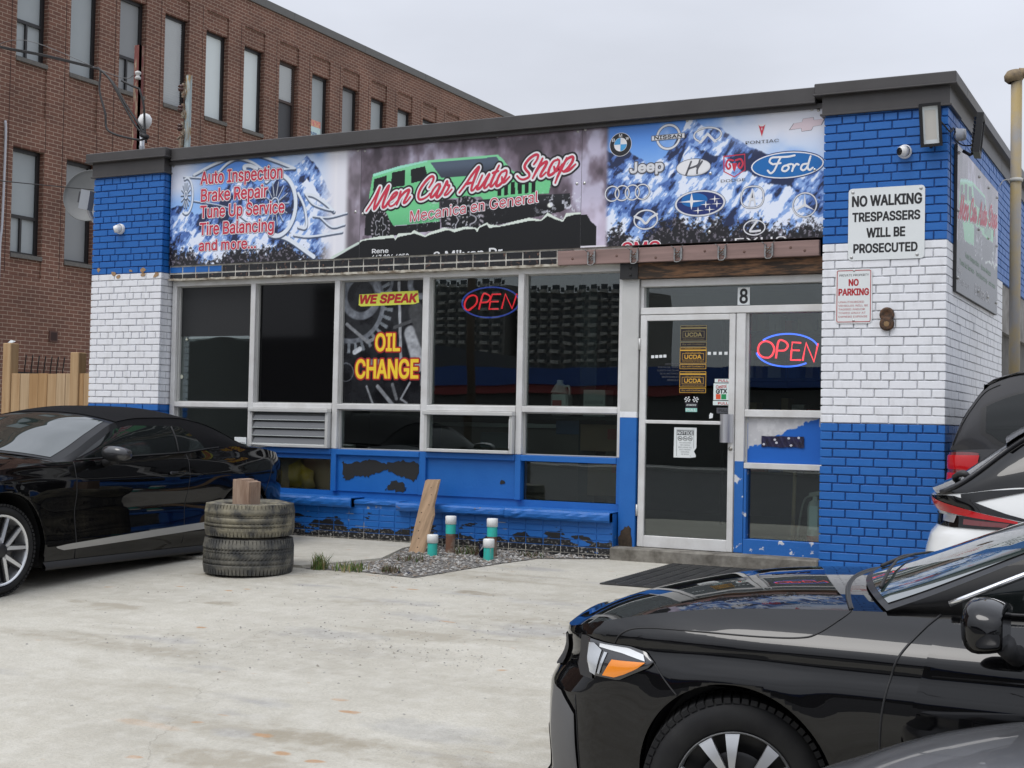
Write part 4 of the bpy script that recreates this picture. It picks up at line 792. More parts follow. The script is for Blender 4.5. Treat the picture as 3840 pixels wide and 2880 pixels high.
e = Emb(); cx, cz = 7.420, 1.650; e.ring(cx, cz, .100, .070, .014, 0, GY).ring(cx, cz, .098, .068, .010, 1, CH).line(spline([(7.445, 1.708), (7.385, 1.63), (7.40, 1.618), (7.47, 1.622)], 5), .009, 1, CH); e.done()
etext('GMC', 6.21, 6.567, 1.47, 1.572, m_red, .02, outline=[(.04, m_wht)], cut=1.5455); etext('LEXUS', 7.15, 7.70, 1.49, 1.565, m_wht, .01, cut=1.5455)
# timber header over the doorway, with five steel hangers
t = thing('header_board', 'long reddish timber board with five bent steel hangers above the doorway', 'timber board', (6.8, .05, 1.385))
b = MB(); b.bbox(5.60, 7.99, .045, .095, 1.385, 1.515, .004); hb = b.build('board', mat('pink_timber', (.30, .20, .18), .8, col2=(.20, .135, .12), scale=3, stretch=(.35, 1, 6), bump=.25), t)
q = MB()
for x, z in ((5.75, 1.44), (6.18, 1.45), (6.55, 1.42), (7.0, 1.46), (7.35, 1.44), (7.75, 1.46), (7.87, 1.43)): q.lathe([(0, -.0015), (.012, -.001), (.014, .002)], (x, .045, z), (0, 1, 0), 10)
q.build('knot', mat('knot', (.13, .075, .06), .8), hb)
for i, x in enumerate((5.939, 6.351, 6.759, 7.157, 7.567)):
    q = MB(); q.box(x - .038, x - .024, .028, .044, 1.395, 1.495); q.box(x + .024, x + .038, .028, .044, 1.395, 1.50); q.box(x - .03, x + .03, .040, .044, 1.42, 1.47)
    q.tube([(x - .036, .03, 1.495), (x - .05, .0, 1.51)], .004, 6); q.tube([(x + .036, .03, 1.50), (x + .055, .0, 1.512)], .004, 6); q.tube(spline([(x - .03, .03, 1.40), (x - .02, .012, 1.375), (x + .02, .012, 1.375), (x + .03, .03, 1.40)], 4), .0035, 6)
    q.tube([(x - .025, .025, 1.425), (x + .022, .02, 1.475)], .004, 6, 1); q.tube([(x - .025, .022, 1.46), (x + .02, .02, 1.45)], .004, 6, 1); q.tube([(x - .022, .02, 1.41), (x + .018, .018, 1.435)], .0035, 6, 1)
    q.build('steel_hanger', [mat('galvanised', (.34, .35, .35), .45, .6, col2=(.2, .2, .2), scale=30), mat('rusty', (.13, .06, .035), .9)], t)
# ---------------------------------------------------------------- plates, lamps and cameras on the pillars
def plate(name, label, x0, x1, z0, z1, mm, cat='sign', y=-.004, th=.003, r=.03, edge=None):
    t = thing(name, label, cat, ((x0 + x1) / 2, y, z0))
    P = []
    for (cx, cz, a) in ((x1 - r, z1 - r, 0), (x0 + r, z1 - r, 90), (x0 + r, z0 + r, 180), (x1 - r, z0 + r, 270)):
        P += [(cx + r * math.cos(R(a + q)), cz + r * math.sin(R(a + q))) for q in (0, 30, 60, 90)]
    b = MB(); b.prism(P, y - th, y); b.build('plate', mm, t); return t
m_plate = mat('sign_white', (.74, .77, .77), .35, col2=(.70, .73, .73), scale=3)
m_ltr = mat('letter_black', (.016, .016, .018), .5); m_ltr_r = mat('letter_red', hexc('b01e28'), .5)
t = plate('warning_sign', 'white metal plate reading NO WALKING TRESPASSERS WILL BE PROSECUTED', 8.24, 8.847, 1.325, 1.912, m_plate)
for (body, x0, x1, z0, z1) in (('NO WALKING', 8.272, 8.820, 1.765, 1.848), ('TRESPASSERS', 8.276, 8.808, 1.640, 1.712), ('WILL BE', 8.391, 8.692, 1.510, 1.582), ('PROSECUTED', 8.287, 8.790, 1.385, 1.456)):
    lettering(body, x0, x1, z0, z1, -.0085, m_ltr, t, bold=.028)
for x, z in ((8.275, 1.88), (8.815, 1.885), (8.79, 1.355), (8.27, 1.35)): q = MB(); q.lathe([(0, -.004), (.008, -.004), (.013, -.002), (.014, 0)], (x, -.007, z), (0, 1, 0), 12); q.build('screw', mat('screw_metal'), t)
t = plate('parking_sign', 'small white plate with a red border reading NO PARKING private property', 8.143, 8.440, .812, 1.257, m_plate, r=.028)
q = Emb(); P = []
for (cx, cz, a) in ((8.415, 1.232, 0), (8.168, 1.232, 90), (8.168, .837, 180), (8.415, .837, 270)): P += [(cx + .012 * math.cos(R(a + g_)), cz + .012 * math.sin(R(a + g_))) for g_ in (0, 30, 60, 90)]
ribbon(q, P + [P[0]], .0028, -.0085); q.build('red_border', m_ltr_r, t)
for (body, x0, x1, z0, z1, bo, mm) in (('PRIVATE PROPERTY', 8.175, 8.412, 1.197, 1.215, .012, m_ltr), ('NO', 8.252, 8.328, 1.120, 1.172, .03, m_ltr_r), ('PARKING', 8.170, 8.412, 1.042, 1.095, .03, m_ltr_r), ('UNAUTHORIZED\nVEHICLES WILL BE\nTAGGED AND/OR\nTOWED AWAY AT\nOWNERS EXPENSE', 8.168, 8.408, .86, .995, .012, m_ltr_r)):
    lettering(body, x0, x1, z0, z1, -.0085, mm, t, bold=bo)
for z in (1.243, .835): q = MB(); q.lathe([(0, -.004), (.007, -.004), (.011, 0)], (8.292, -.007, z), (0, 1, 0), 10); q.build('screw', mat('screw_metal'), t)
t = thing('wall_fixture', 'small rusty broken light fixture left on the white bricks below the no parking plate', 'light fixture', (8.562, -.004, .763))
q = MB(); q.lathe([(.056, 0), (.06, -.02), (.045, -.03), (.03, -.018), (0, -.016)], (8.562, 0, .878), (0, 1, 0), 18); q.lathe([(.056, 0), (.058, -.025), (.04, -.03), (.022, -.03)], (8.562, 0, .805), (0, 1, 0), 18); q.build('housing', mat('rusty_black', (.03, .022, .018), .8, col2=(.12, .06, .03), scale=40), t)
q = MB(); q.lathe([(0, -.034), (.022, -.032)], (8.562, 0, .803), (0, 1, 0), 12); q.build('cap', mat('rust_tan', (.25, .16, .08), .9), t)
def camera_dome(x, z, label, dirv):
    t = thing('security_camera', label, 'camera', (x, -.004, z))
    b = MB(); b.lathe([(.056, 0), (.057, -.02), (.050, -.034), (.047, -.036)], (x, 0, z), (0, 1, 0), 28); b.build('base', mat('cam_white', (.78, .78, .77), .4), t)
    d = Vector(dirv).normalized(); c = Vector((x, -.036, z)); b = MB(); b.lathe([(.045, .0), (.047, -.03 + .03), (.044, .02), (.036, .046), (.031, .052)], c, d, 24); b.lathe([(.046, 0), (.03, -.03), (0, -.04)], c, d, 24); b.build('head', mat('cam_white'), t)
    b = MB(); b.lathe([(.031, .051), (.022, .054), (0, .056)], c, d, 20); b.build('lens', mat('lens_black', (.006, .006, .007), .08), t)
    return t
camera_dome(8.685, 2.185, 'white ball security camera on blue bricks above the no walking plate', (-.55, -.8, -.12))
camera_dome(.405, 1.955, 'white ball security camera on blue bricks of the pillar next to the satellite dish', (-.72, -.62, -.22))
# flood lamps on the corner
def flood(label, c, fwd, up, w, h, name='floodlight'):
    f = Vector(fwd).normalized(); u = Vector(up); u = (u - f * u.dot(f)).normalized(); r = f.cross(u)
    t = thing(name, label, 'floodlight', tuple(c)); c = Vector(c)
    b = MB(); b.obox(c - f * .018, r * w / 2, f * .016, u * h / 2)
    for i in range(9): b.obox(c - f * .043 + u * (h * (i - 4) / 10), r * w * .44, f * .012, u * .004)
    for sx, sy, ww, hh in ((0, 1, w / 2, .012), (0, -1, w / 2, .012), (1, 0, .012, h / 2 - .024), (-1, 0, .012, h / 2 - .024)):
        b.obox(c + f * .008 + r * sx * (w / 2 - .012) + u * sy * (h / 2 - .012), r * ww, f * .011, u * hh)
    b.build('housing', mat('lamp_black', (.013, .013, .014), .45), t)
    b = MB(); P = [c + f * .004 + r * (w / 2 - .024) * a + u * (h / 2 - .024) * d for a, d in ((-1, -1), (1, -1), (1, 1), (-1, 1))]; Q = [c - f * .0 + r * (w * .26) * a + u * (h * .34) * d for a, d in ((-1, -1), (1, -1), (1, 1), (-1, 1))]
    b.add([tuple(p) for p in P + Q], [(0, 1, 5, 4), (1, 2, 6, 5), (2, 3, 7, 6), (3, 0, 4, 7)], 0); b.add([tuple(p) for p in Q], [(0, 1, 2, 3)], 1)
    b.build('reflector', [mat('reflector', (.66, .70, .70), .35, .2), mat('led_plate', (.60, .58, .53), .6)], t)
    b = MB(); b.tube([c - u * h * .42 - f * .03, c - u * h * .5 - f * .06, c - u * h * .40 - f * .12], .014, 8); b.build('bracket', mat('lamp_black'), t)
    return t
flood('black floodlight with pale reflector fixed to the front of the blue corner', (8.905, -.13, 2.36), (.25, -.93, -.18), (-.05, -.1, 1), .165, .34)
flood('black floodlight seen from its finned side round the corner by a white junction box', (9.20, .42, 2.36), (1, .10, -.10), (.05, 0, 1), .30, .32)
t = thing('junction_box', 'round white junction box on the blue side wall behind a floodlight', 'junction box', (9.017, .42, 2.36)); b = MB(); b.lathe([(.0, .075), (.045, .075), (.05, .05), (.052, .02), (.062, .004), (.062, 0)], (9.012, .42, 2.38), (1, 0, 0), 20); b.build('box', mat('cam_white'), t)
t = thing('lamp_cable', 'thin black cable looping between the two corner floodlights', 'cable', (9.02, .1, 2.4)); b = MB(); b.tube(spline([(8.93, -.07, 2.45), (9.0, -.03, 2.36), (9.03, .05, 2.33), (9.035, .14, 2.38), (9.04, .2, 2.36), (9.04, .15, 2.30), (9.08, .3, 2.27), (9.15, .4, 2.28)], 6), .006, 6); b.tube(spline([(9.03, .04, 2.36), (9.03, .06, 2.1), (9.03, .07, 1.6)], 6), .004, 6); b.build('wire', m_black, t)
# banner on the side wall
t = thing('side_banner', 'faded banner board with the green car and red script hanging on the side wall', 'sign', (9.035, 1.54, 1.09))
b = MB(); b.box(9.02, 9.045, .30, 2.75, 1.085, 2.285); b.build('backing', mat('board_edge2', (.03, .03, .03), .6), t)
def picS(Y, Z):
    X = 3.415 + (Y - .30) / 2.45 * 2.385; ZZ = 1.62 + (Z - 1.35) / .93 * 1.03
    C = pic2(X, ZZ); k = smooth(1.52, 1.50, Z + .02 * np.sin(Y * 20)); C = mixc(C, (.05, .05, .06), k)
    return mixc(C, (.72, .72, .76), .12)
picture('print', .303, 2.747, 1.088, 2.282, 9.0455, .012, picS, vmat('print_gloss', .12, .5), t, axis='x')
q = MB()
for S_ in SCRIPT_STROKES:
    P = [(.30 + (a - 3.415) / 2.385 * 2.45, 1.35 + (b_ - 1.62) / 1.03 * .93) for a, b_ in S_]; ribbon(q, spline(P, 4), .03, 9.0463, 0, 'x', 1); ribbon(q, spline(P, 4), .016, 9.0472, 1, 'x', 1)
q.build('script_lettering', [mat('pale_print', (.70, .70, .72), .4), mat('faded_red', hexc('c8596a'), .4)], t)
m_fgrn = mat('faded_green', hexc('5d8f66'), .4); m_fw = mat('faded_white', (.62, .62, .64), .4)
lettering('Auto Inspection - Brake Repair', .75, 2.3, 1.40, 1.46, 9.047, m_fgrn, t, axis='x', sg=1); lettering('Tune Up Service - Tire Balancing - and more', .45, 2.6, 1.31, 1.37, 9.047, m_fgrn, t, axis='x', sg=1)
lettering('Rene\n647-804-4259', .38, .98, 1.16, 1.29, 9.047, m_fw, t, axis='x', sg=1); lettering('8 Milvan Dr.', 1.3, 2.2, 1.15, 1.25, 9.047, m_fw, t, axis='x', sg=1, bold=.02)
for y, z in [(a_, b_) for a_ in (.36, 1.5, 2.1, 2.68) for b_ in (1.2, 1.75, 2.22)]: q = MB(); q.lathe([(0, .012), (.012, .01), (.016, 0)], (9.046, y, z), (1, 0, 0), 8); q.build('screw', mat('screw_metal'), t)
# tall steel post by the lane
t = thing('steel_post', 'tall weathered yellowish steel post with a capped top beside the lane at the right', 'post', (9.35, 1.55, -1.3))
b = MB(); b.tube([(9.35, 1.55, -1.4), (9.345, 1.55, 3.06)], .047, 18); b.build('shaft', mat('old_yellow', (.36, .27, .12), .7, col2=(.26, .25, .24), scale=2.2, stretch=(1, 1, .7), lo=.42, hi=.58, bump=.2), t)
b = MB(); b.lathe([(.06, -.01), (.085, .02), (.084, .06), (.055, .095), (0, .105)], (9.33, 1.55, 3.06), (-.15, 0, 1), 16); b.tube([(9.36, 1.55, 3.13), (9.6, 1.6, 3.11)], .045, 10); b.build('cap', mat('cap_rust', (.30, .22, .12), .7, col2=(.12, .09, .06), scale=14), t)
b = MB(); b.lathe([(.05, -.016), (.058, -.012), (.058, .012), (.05, .016)], (9.35, 1.55, 2.18), (0, 0, 1), 16); b.tube(spline([(9.30, 1.5, 2.18), (9.25, 1.48, 2.17), (9.22, 1.48, 2.12)], 4), .004, 5); b.build('tie', mat('tie_white', (.55, .54, .5), .6), t)
t = thing('side_plate', 'narrow white plate fixed edge-on to the blue side wall behind the steel post', 'sign', (9.03, 4.6, 1.5)); b = MB(); b.box(9.02, 9.03, 4.35, 4.75, 1.45, 2.0); b.build('plate', m_plate, t)
# ---------------------------------------------------------------- things in the shop windows
def neon(label, x0, x1, z0, z1, y, red, blue, strokes, er, eb, arcs):
    t = thing('neon_sign', label, 'neon sign', ((x0 + x1) / 2, y, z0), None)
    mr = mat('neon_red%s' % x0, (.4, .05, .06), .3, emit=red, estr=er); mb_ = mat('neon_blue%s' % x0, (.05, .08, .4), .3, emit=blue, estr=eb)
    W, H = x1 - x0, z1 - z0; f = lambda P: [(x0 + a * W, y, z0 + b_ * H) for a, b_ in P]
    b = MB(); [b.tube(f(spline(S_, 6) if len(S_) > 2 and sm else S_), .0085, 6) for S_, sm in strokes]; b.build('red_tube', mr, t)
    b = MB()
    for (a0, a1) in arcs: b.tube(f([(.5 + .5 * math.cos(R(a)), .5 + .5 * math.sin(R(a))) for a in np.linspace(a0, a1, 30)]), .008, 6)
    b.build('blue_tube', mb_, t)
    b = MB(); b.tube(f([(.3, .9), (.3, 1.3)]), .0015, 4); b.tube(f([(.7, .9), (.7, 1.3)]), .0015, 4); b.tube(f([(.5, .08), (.52, -.25), (.5, -.8)]), .004, 5); b.build('wire', m_black, t)
OPEN1 = [([(.19, .36), (.13, .26), (.06, .32), (.05, .5), (.10, .68), (.19, .75), (.26, .68), (.26, .5), (.20, .36), (.13, .28)], 1), ([(.30, .27), (.37, .76), (.45, .76), (.50, .66), (.45, .52), (.35, .50)], 1), ([(.68, .76), (.53, .76), (.50, .52), (.64, .52)], 0), ([(.50, .52), (.48, .28), (.64, .28)], 0), ([(.70, .28), (.76, .76), (.88, .28), (.96, .76)], 0)]
neon('dim red and blue OPEN neon sign in a full oval behind the window pane', 4.475, 5.09, .945, 1.235, .30, hexc('ff2a38'), hexc('4a62d8'), OPEN1, 1.0, .42, [(0, 360)])
OPEN2 = [([(.20, .27), (.10, .30), (.03, .45), (.05, .68), (.14, .78), (.24, .72), (.29, .55), (.26, .36), (.20, .27)], 1), ([(.32, .25), (.36, .77), (.46, .77), (.51, .64), (.46, .50), (.34, .49)], 1), ([(.72, .72), (.58, .74), (.57, .50), (.70, .49)], 0), ([(.57, .50), (.56, .20), (.72, .20)], 0), ([(.75, .18), (.80, .72), (.93, .14), (.99, .70)], 0)]
neon('bright red OPEN neon sign with two blue arcs in the side light beside the door', 7.395, 7.935, .475, .755, .29, hexc('ff2e3c'), hexc('3d6bff'), OPEN2, 2.6, 2.2, [(15, 142), (188, 308)])
# poster filling the third pane
def pic_oil(X, Z):
    C = np.zeros(X.shape + (3,)) + np.array((.13, .135, .145)); n = vnoise(X, Z, 5, 40); C = mixc(C, (.05, .05, .06), smooth(.4, .7, n))
    for (cx, cz, r, wd) in ((3.36, 1.18, .20, .05), (3.25, 1.10, .37, .03), (4.05, 1.28, .12, .04), (3.2, .42, .09, .006), (3.62, 1.30, .10, .02)):
        d = np.hypot(X - cx, Z - cz); a = np.arctan2(Z - cz, X - cx); C = mixc(C, (.48, .50, .53), smooth(wd, wd * .6, abs(d - r)) * (.35 + .65 * vnoise(X, Z, 14, 41)))
        C = mixc(C, (.38, .40, .42), smooth(.06, .04, abs(d - r - .07)) * (np.sin(a * 34) > .3) * (r > .3))
    for (P, w, c) in (([(3.80, 1.30), (3.84, .55)], .018, .5), ([(3.95, .80), (4.05, .50), (4.15, .58)], .09, .52), ([(4.0, 1.02), (4.13, .72)], .10, .24), ([(3.45, .28), (3.53, .10)], .012, .6), ([(3.58, .28), (3.78, .08)], .022, .6), ([(3.75, .30), (3.80, .16)], .02, .45), ([(3.95, .32), (3.85, .16), (3.92, .12)], .012, .62), ([(3.2, .9), (3.45, .72), (3.6, .78)], .02, .42), ([(4.08, .30), (4.09, .50)], .016, .5), ([(3.3, .62), (3.36, .65)], .03, .6), ([(3.42, .52), (3.62, .52)], .035, .42), ([(3.76, .86), (3.95, .92)], .02, .25)):
        C = mixc(C, (c, c * 1.02, c * 1.05), smooth(w, w * .7, seg_dist(X, Z, P)))
    gr = vnoise(X, Z, 30, 44); C = C * (.95 + .5 * gr)[..., None]; C = mixc(C, (.05, .052, .06), smooth(.5, .2, Z) * .35)
    return C
t = thing('window_poster', 'grey poster of engine gears reading WE SPEAK and OIL CHANGE filling one pane', 'poster', (3.64, .228, .112)); 
b = MB(); b.box(3.17, 4.11, .233, .24, .112, 1.322); b.build('sheet', m_black, t); picture('print', 3.17, 4.11, .112, 1.322, .2325, .008, pic_oil, vmat('poster_gloss', .15, .45), t)
m_yel = mat('print_yellow', hexc('f2cf35'), .35); m_red2 = mat('print_red2', hexc('b8202a'), .35); m_lime = mat('print_lime', hexc('d9dd52'), .35); m_or = mat('print_maroon', hexc('8e2420'), .35)
q = Emb(); q.poly([(3.335, 1.09), (3.34, 1.195), (3.58, 1.20), (3.60, 1.21), (4.02, 1.215), (4.035, 1.10), (3.98, 1.085), (3.36, 1.075)], -121, 0); o = MB(); o.v = [(a, .2312, c) for a, _, c in q.v]; o.f = q.f; o.m = q.m; o.sm = q.sm; o.build('yellow_flash', m_lime, t)
lettering('WE SPEAK', 3.355, 4.015, 1.105, 1.185, .2295, m_red2, t, bold=.045, shear=.18)
for (bd, x0, x1, z0, z1) in (('OIL', 3.548, 3.825, .63, .80), ('CHANGE', 3.322, 4.04, .362, .545)): lettering(bd, x0, x1, z0, z1, .228, m_yel, t, bold=.02, outline=[(.025, m_red2), (.045, m_or)])
# decals on the door and transom
t = thing('house_number', 'white tile with a black figure 8 on the transom glass', 'house number', (7.295, .225, 1.005)); b = MB(); b.box(7.241, 7.349, .226, .231, 1.005, 1.157); b.build('tile', m_plate, t); lettering('8', 7.262, 7.328, 1.02, 1.142, .2245, m_ltr, t, bold=.02)
YD = .1705
m_gold = mat('decal_gold', hexc('d9a83a'), .4); m_navy2 = mat('decal_navy', hexc('1a1420'), .4); m_faded = mat('decal_faded', hexc('8f8256'), .5)
def decal(label, x0, x1, z0, z1, faded=False):
    t = thing('dealer_decal', label, 'sticker', ((x0 + x1) / 2, YD, z0), 'dealer stickers on the door glass'); g = m_faded if faded else m_gold
    H = z1 - z0; zb = z0 + H * .22; b = MB(); b.box(x0, x1, YD, YD + .001, zb + .008, z1, 0); b.box(x0, x1, YD, YD + .001, z0, zb, 0); b.box(x0 + .004, x1 - .004, YD - .0008, YD, zb + .012, z1 - .029, 1); b.box(x0 + .004, x1 - .004, YD - .0008, YD, z1 - .017, z1 - .004, 1); b.box(x0 + .004, x1 - .004, YD - .0008, YD, z0 + .004, zb - .004, 1)
    b.box(x0 + .022, x1 - .022, YD - .0014, YD - .0008, zb + .036, zb + .096, 0); b.box(x0 + .025, x1 - .025, YD - .002, YD - .0014, zb + .039, zb + .093, 1); b.build('film', [g, m_navy2], t)
    lettering('UCDA', x0 + .045, x1 - .045, zb + .048, zb + .082, YD - .0030, g, t, bold=.03)
    lettering('MEMBER 2024/25', x0 + .05, x1 - .05, z1 - .0135, z1 - .0075, YD - .0016, g, t, bold=.0); lettering('USED CAR DEALERS', x0 + .05, x1 - .05, z1 - .046, z1 - .039, YD - .0016, g, t, bold=0); lettering('ASSOCIATION OF ONTARIO', x0 + .022, x1 - .022, zb + .020, zb + .027, YD - .0016, g, t, bold=0); lettering('Buy with Confidence', x0 + .02, x1 - .02, z0 + .012, zb - .012, YD - .0016, g, t, shear=.2)
decal('faded worn gold and black dealer sticker, topmost of the three on the door', 6.745, 6.986, .643, .830, True)
decal('gold and black dealer sticker in the middle of three on the door glass', 6.743, 6.985, .449, .636); decal('gold and black dealer sticker just above the checkered flag sticker on the door', 6.744, 6.986, .241, .428)
t = thing('oil_decal', 'white sticker with red and green blocks reading Castrol GTX and PULL by the door handle', 'sticker', (7.127, YD, .137)); b = MB(); b.box(7.055, 7.196, YD, YD + .001, .18, .325, 0); b.box(7.065, 7.196, YD, YD + .001, .332, .364, 0); b.box(7.052, 7.196, YD, YD + .001, .137, .173, 0); b.box(7.078, 7.120, YD - .001, YD, .188, .232, 1); b.box(7.126, 7.17, YD - .001, YD, .188, .232, 2); b.build('film', [mat('decal_white', hexc('d8e4e2'), .4), mat('decal_orange', hexc('d8542e'), .4), mat('decal_green', hexc('1e8a52'), .4)], t)
lettering('Castrol', 7.078, 7.172, .278, .308, YD - .0015, m_red2, t, bold=.015, slope=.1); lettering('GTX', 7.080, 7.175, .236, .272, YD - .0015, m_ltr, t, bold=.04, slope=.06)
for z in (.338, .143): lettering('PULL', 7.098, 7.188, z, z + .02, YD - .0015, m_red2, t, bold=.03); 
t = thing('pull_decal', 'small grey sticker reading PULL just left of the door handle', 'sticker', (7.15, YD, .06)); b = MB(); b.box(7.085, 7.196, YD, YD + .001, .066, .115); b.build('film', mat('decal_grey', hexc('4a4c52'), .5), t); lettering('PULL', 7.105, 7.185, .08, .103, YD - .0012, m_ltr, t, bold=.03)
t = thing('flag_decal', 'small sticker with two checkered flags reading PULL on the door glass', 'sticker', (6.855, YD, .072))
b = MB(); b.box(6.80, 6.912, YD, YD + .001, .08, .16, 0); b.box(6.803, 6.909, YD - .001, YD, .075, .108, 1)
for sg in (-1, 1):
    for i in range(4):
        for j in range(4):
            x = 6.856 + sg * (.012 + .013 * i + .004 * j); z = .165 + .011 * j - .002 * i; b.box(x - .006, x + .006, YD, YD + .001, z, z + .010, (i + j) % 2 and 2 or 0)
b.build('film', [m_navy2, mat('decal_mint', hexc('8fc8bd'), .4), m_plate], t); lettering('PULL', 6.812, 6.900, .081, .102, YD - .0022, m_plate, t, bold=.02); lettering('INTERSTATE', 6.81, 6.902, .128, .142, YD - .0015, m_plate, t, bold=.02, shear=.3)
t = thing('notice_paper', 'torn white paper notice about smoking and vaping below the door crossbar', 'notice', (6.806, YD, -.328)); 
b = MB(); b.prism([(6.700, -.325), (6.860, -.325), (6.852, -.306), (6.885, -.268), (6.908, -.236), (6.908, -.062), (6.702, -.062)], YD - .0005, YD + .0006); b.prism([(6.862, -.323), (6.905, -.318), (6.905, -.30), (6.886, -.266), (6.856, -.305)], YD - .006, YD - .004); b.build('sheet', mat('paper', (.74, .77, .76), .8, col2=(.66, .69, .69), scale=9), t)
b = MB(); b.box(6.730, 6.880, YD - .0016, YD - .0006, -.128, -.088); b.build('black_bar', m_ltr, t); lettering('NOTICE', 6.735, 6.875, -.122, -.096, YD - .003, m_plate, t, bold=.03)
q = MB()
for i in range(3):
    c = 6.757 + .047 * i; ribbon(q, [(c + .019 * math.cos(a), -.158 + .019 * math.sin(a)) for a in np.linspace(0, 6.283, 17)], .0022, YD - .001); ribbon(q, [(c - .013, -.145), (c + .013, -.171)], .002, YD - .0012); ribbon(q, [(c - .012, -.162), (c + .012, -.156)], .0024, YD - .0011)
q.build('symbol', m_ltr, t); lettering('NO SMOKING\nOR VAPING\nINCLUDING ALL\nELECTRONIC\nSMOKING\nDEVICES', 6.742, 6.868, -.300, -.190, YD - .0012, m_ltr, t, bold=.01, align='CENTER')
q = MB(); P = [(6.727, -.31), (6.727, -.082), (6.884, -.082), (6.884, -.24)]; ribbon(q, P, .0015, YD - .0009); q.build('rule', m_ltr, t)
t = thing('white_squares', 'rows of small white squares across the door glass beside the dealer stickers', 'sticker', (6.8, YD, .55)); b = MB()
for i in range(4): b.box(6.475 + .038 * i, 6.503 + .038 * i, YD, YD + .001, .545 + .002 * i, .570 + .002 * i); b.box(6.998 + .05 * i, 7.026 + .05 * i, YD, YD + .001, .572, .598)  # two rows of small white squares on the door glass
b.build('film', m_plate, t)
t = thing('door_lettering', 'faint grey Spanish lettering on the upper left of the door glass', 'lettering', (6.6, YD, .35)); lettering('BIENVENIDO\nPOR FAVOR, TENGA\nCUENTA QUE DEJAR\nDE SU NO SOMOS\nRESPONSABLES\nVEHICULO', 6.535, 6.735, .345, .50, YD, mat('faint_grey', (.10, .105, .115), .5), t, bold=0, align='RIGHT')
t = thing('glass_flake', 'small white scrap of torn sticker left on the door glass above the crossbar', 'sticker', (7.035, YD, .02)); b = MB(); b.prism([(7.02, .02), (7.05, .025), (7.055, .06), (7.03, .07), (7.02, .05)], YD, YD + .001); b.build('film', m_plate, t)
t = thing('tape_strip', 'crumpled dark purple tape over the letter slot in the peeling panel', 'tape', (7.66, .205, -.21))
def tz(x): return .012 * math.sin(x * 31) + .006 * math.sin(x * 77)
b = MB(); b.grid([[(x, .203 - .004 * abs(math.sin(x * 60 + zf * 3)), -.212 + .092 * zf + .25 * tz(x) * (1 if zf < .5 else -.4)) for zf in (0, .25, .5, .75, 1)] for x in np.linspace(7.478, 7.845, 40)], smooth=False, flip=True); b.build('tape', mat('tape_purple', hexc('231f45'), .25, col2=hexc('151226'), scale=20), t)
q = MB()
for x, z in ((7.50, -.19), (7.595, -.15), (7.61, -.175), (7.715, -.135), (7.735, -.195), (7.80, -.13)): q.add([(x + .012 * math.cos(a), .1975, z + .010 * math.sin(a)) for a in np.linspace(0, 6.28, 11)[:-1]], [list(range(10))])
q.build('white_mark', mat('tape_mark', (.5, .5, .55), .4), t)
# opening vents in the lower row
def hopper(a, c, label, slats):
    t = thing('hopper_window', label, 'window', ((a + c) / 2, .2, -.35)); z0, z1, yt, yb = -.342, .028, .135, .095
    b = MB(); b.bbox(a - .03, c + .01, .09, .17, .012, .048, .004); b.bbox(a - .02, a + .012, .11, .2, z0, .012, .004); b.bbox(c - .03, c + .005, .11, .2, z0, .012, .004); b.bbox(a + .012, c - .03, .11, .2, z0, z0 + .03, .004); b.build('sash', m_alu, t)
    if slats:
        ml = mat('louvre_glass', (.085, .088, .092), .12, spec=.9)
        for i in range(4):
            z = z0 + .032 + .080 * i; b = MB(); b.add([(a + .015, .118, z), (c - .032, .118, z), (c - .032, .150, z + .086), (a + .015, .150, z + .086), (a + .015, .124, z), (c - .032, .124, z), (c - .032, .156, z + .086), (a + .015, .156, z + .086)], [(0, 1, 2, 3), (7, 6, 5, 4), (0, 4, 5, 1), (3, 2, 6, 7)]); lv = b.build('louvre', ml, t)
            b = MB(); b.box(a + .015, c - .032, .114, .124, z - .002, z + .004); b.build('louvre_edge', mat('glass_edge', (.50, .53, .52), .3), lv)
    else:
        b = MB(); b.box(a + .012, c - .03, .165, .171, z0 + .03, .012); b.build('vent_glass', m_glass, t)
        b = MB(); b.bbox(c - .028, c - .018, .10, .115, z0 + .05, -.02, .002); b.build('stay', m_alu2, t)
hopper(2.13, 3.075, 'louvred vent window with glass slats in the lower row above a dusty pane', True); hopper(4.21, 5.135, 'hinged vent window with a plain pane below the oval neon sign', False)
for k, (x, z, lab) in enumerate(((1.10, .37, 'small round pale sticker at the lower left of the first pane'), (1.155, .77, 'small triangular pale sticker higher on the first pane'))):
    t = thing('pane_sticker', lab, 'sticker', (x, .23, z)); b = MB(); b.add([(x + .022 * math.cos(a), .2305, z + .022 * math.sin(a)) for a in np.linspace(math.pi / 2, math.pi / 2 + 6.283, 15 if k == 0 else 4)[:-1]], [list(range(14 if k == 0 else 3))]); b.build('film', mat('pale_sticker', (.5, .52, .42), .5), t)
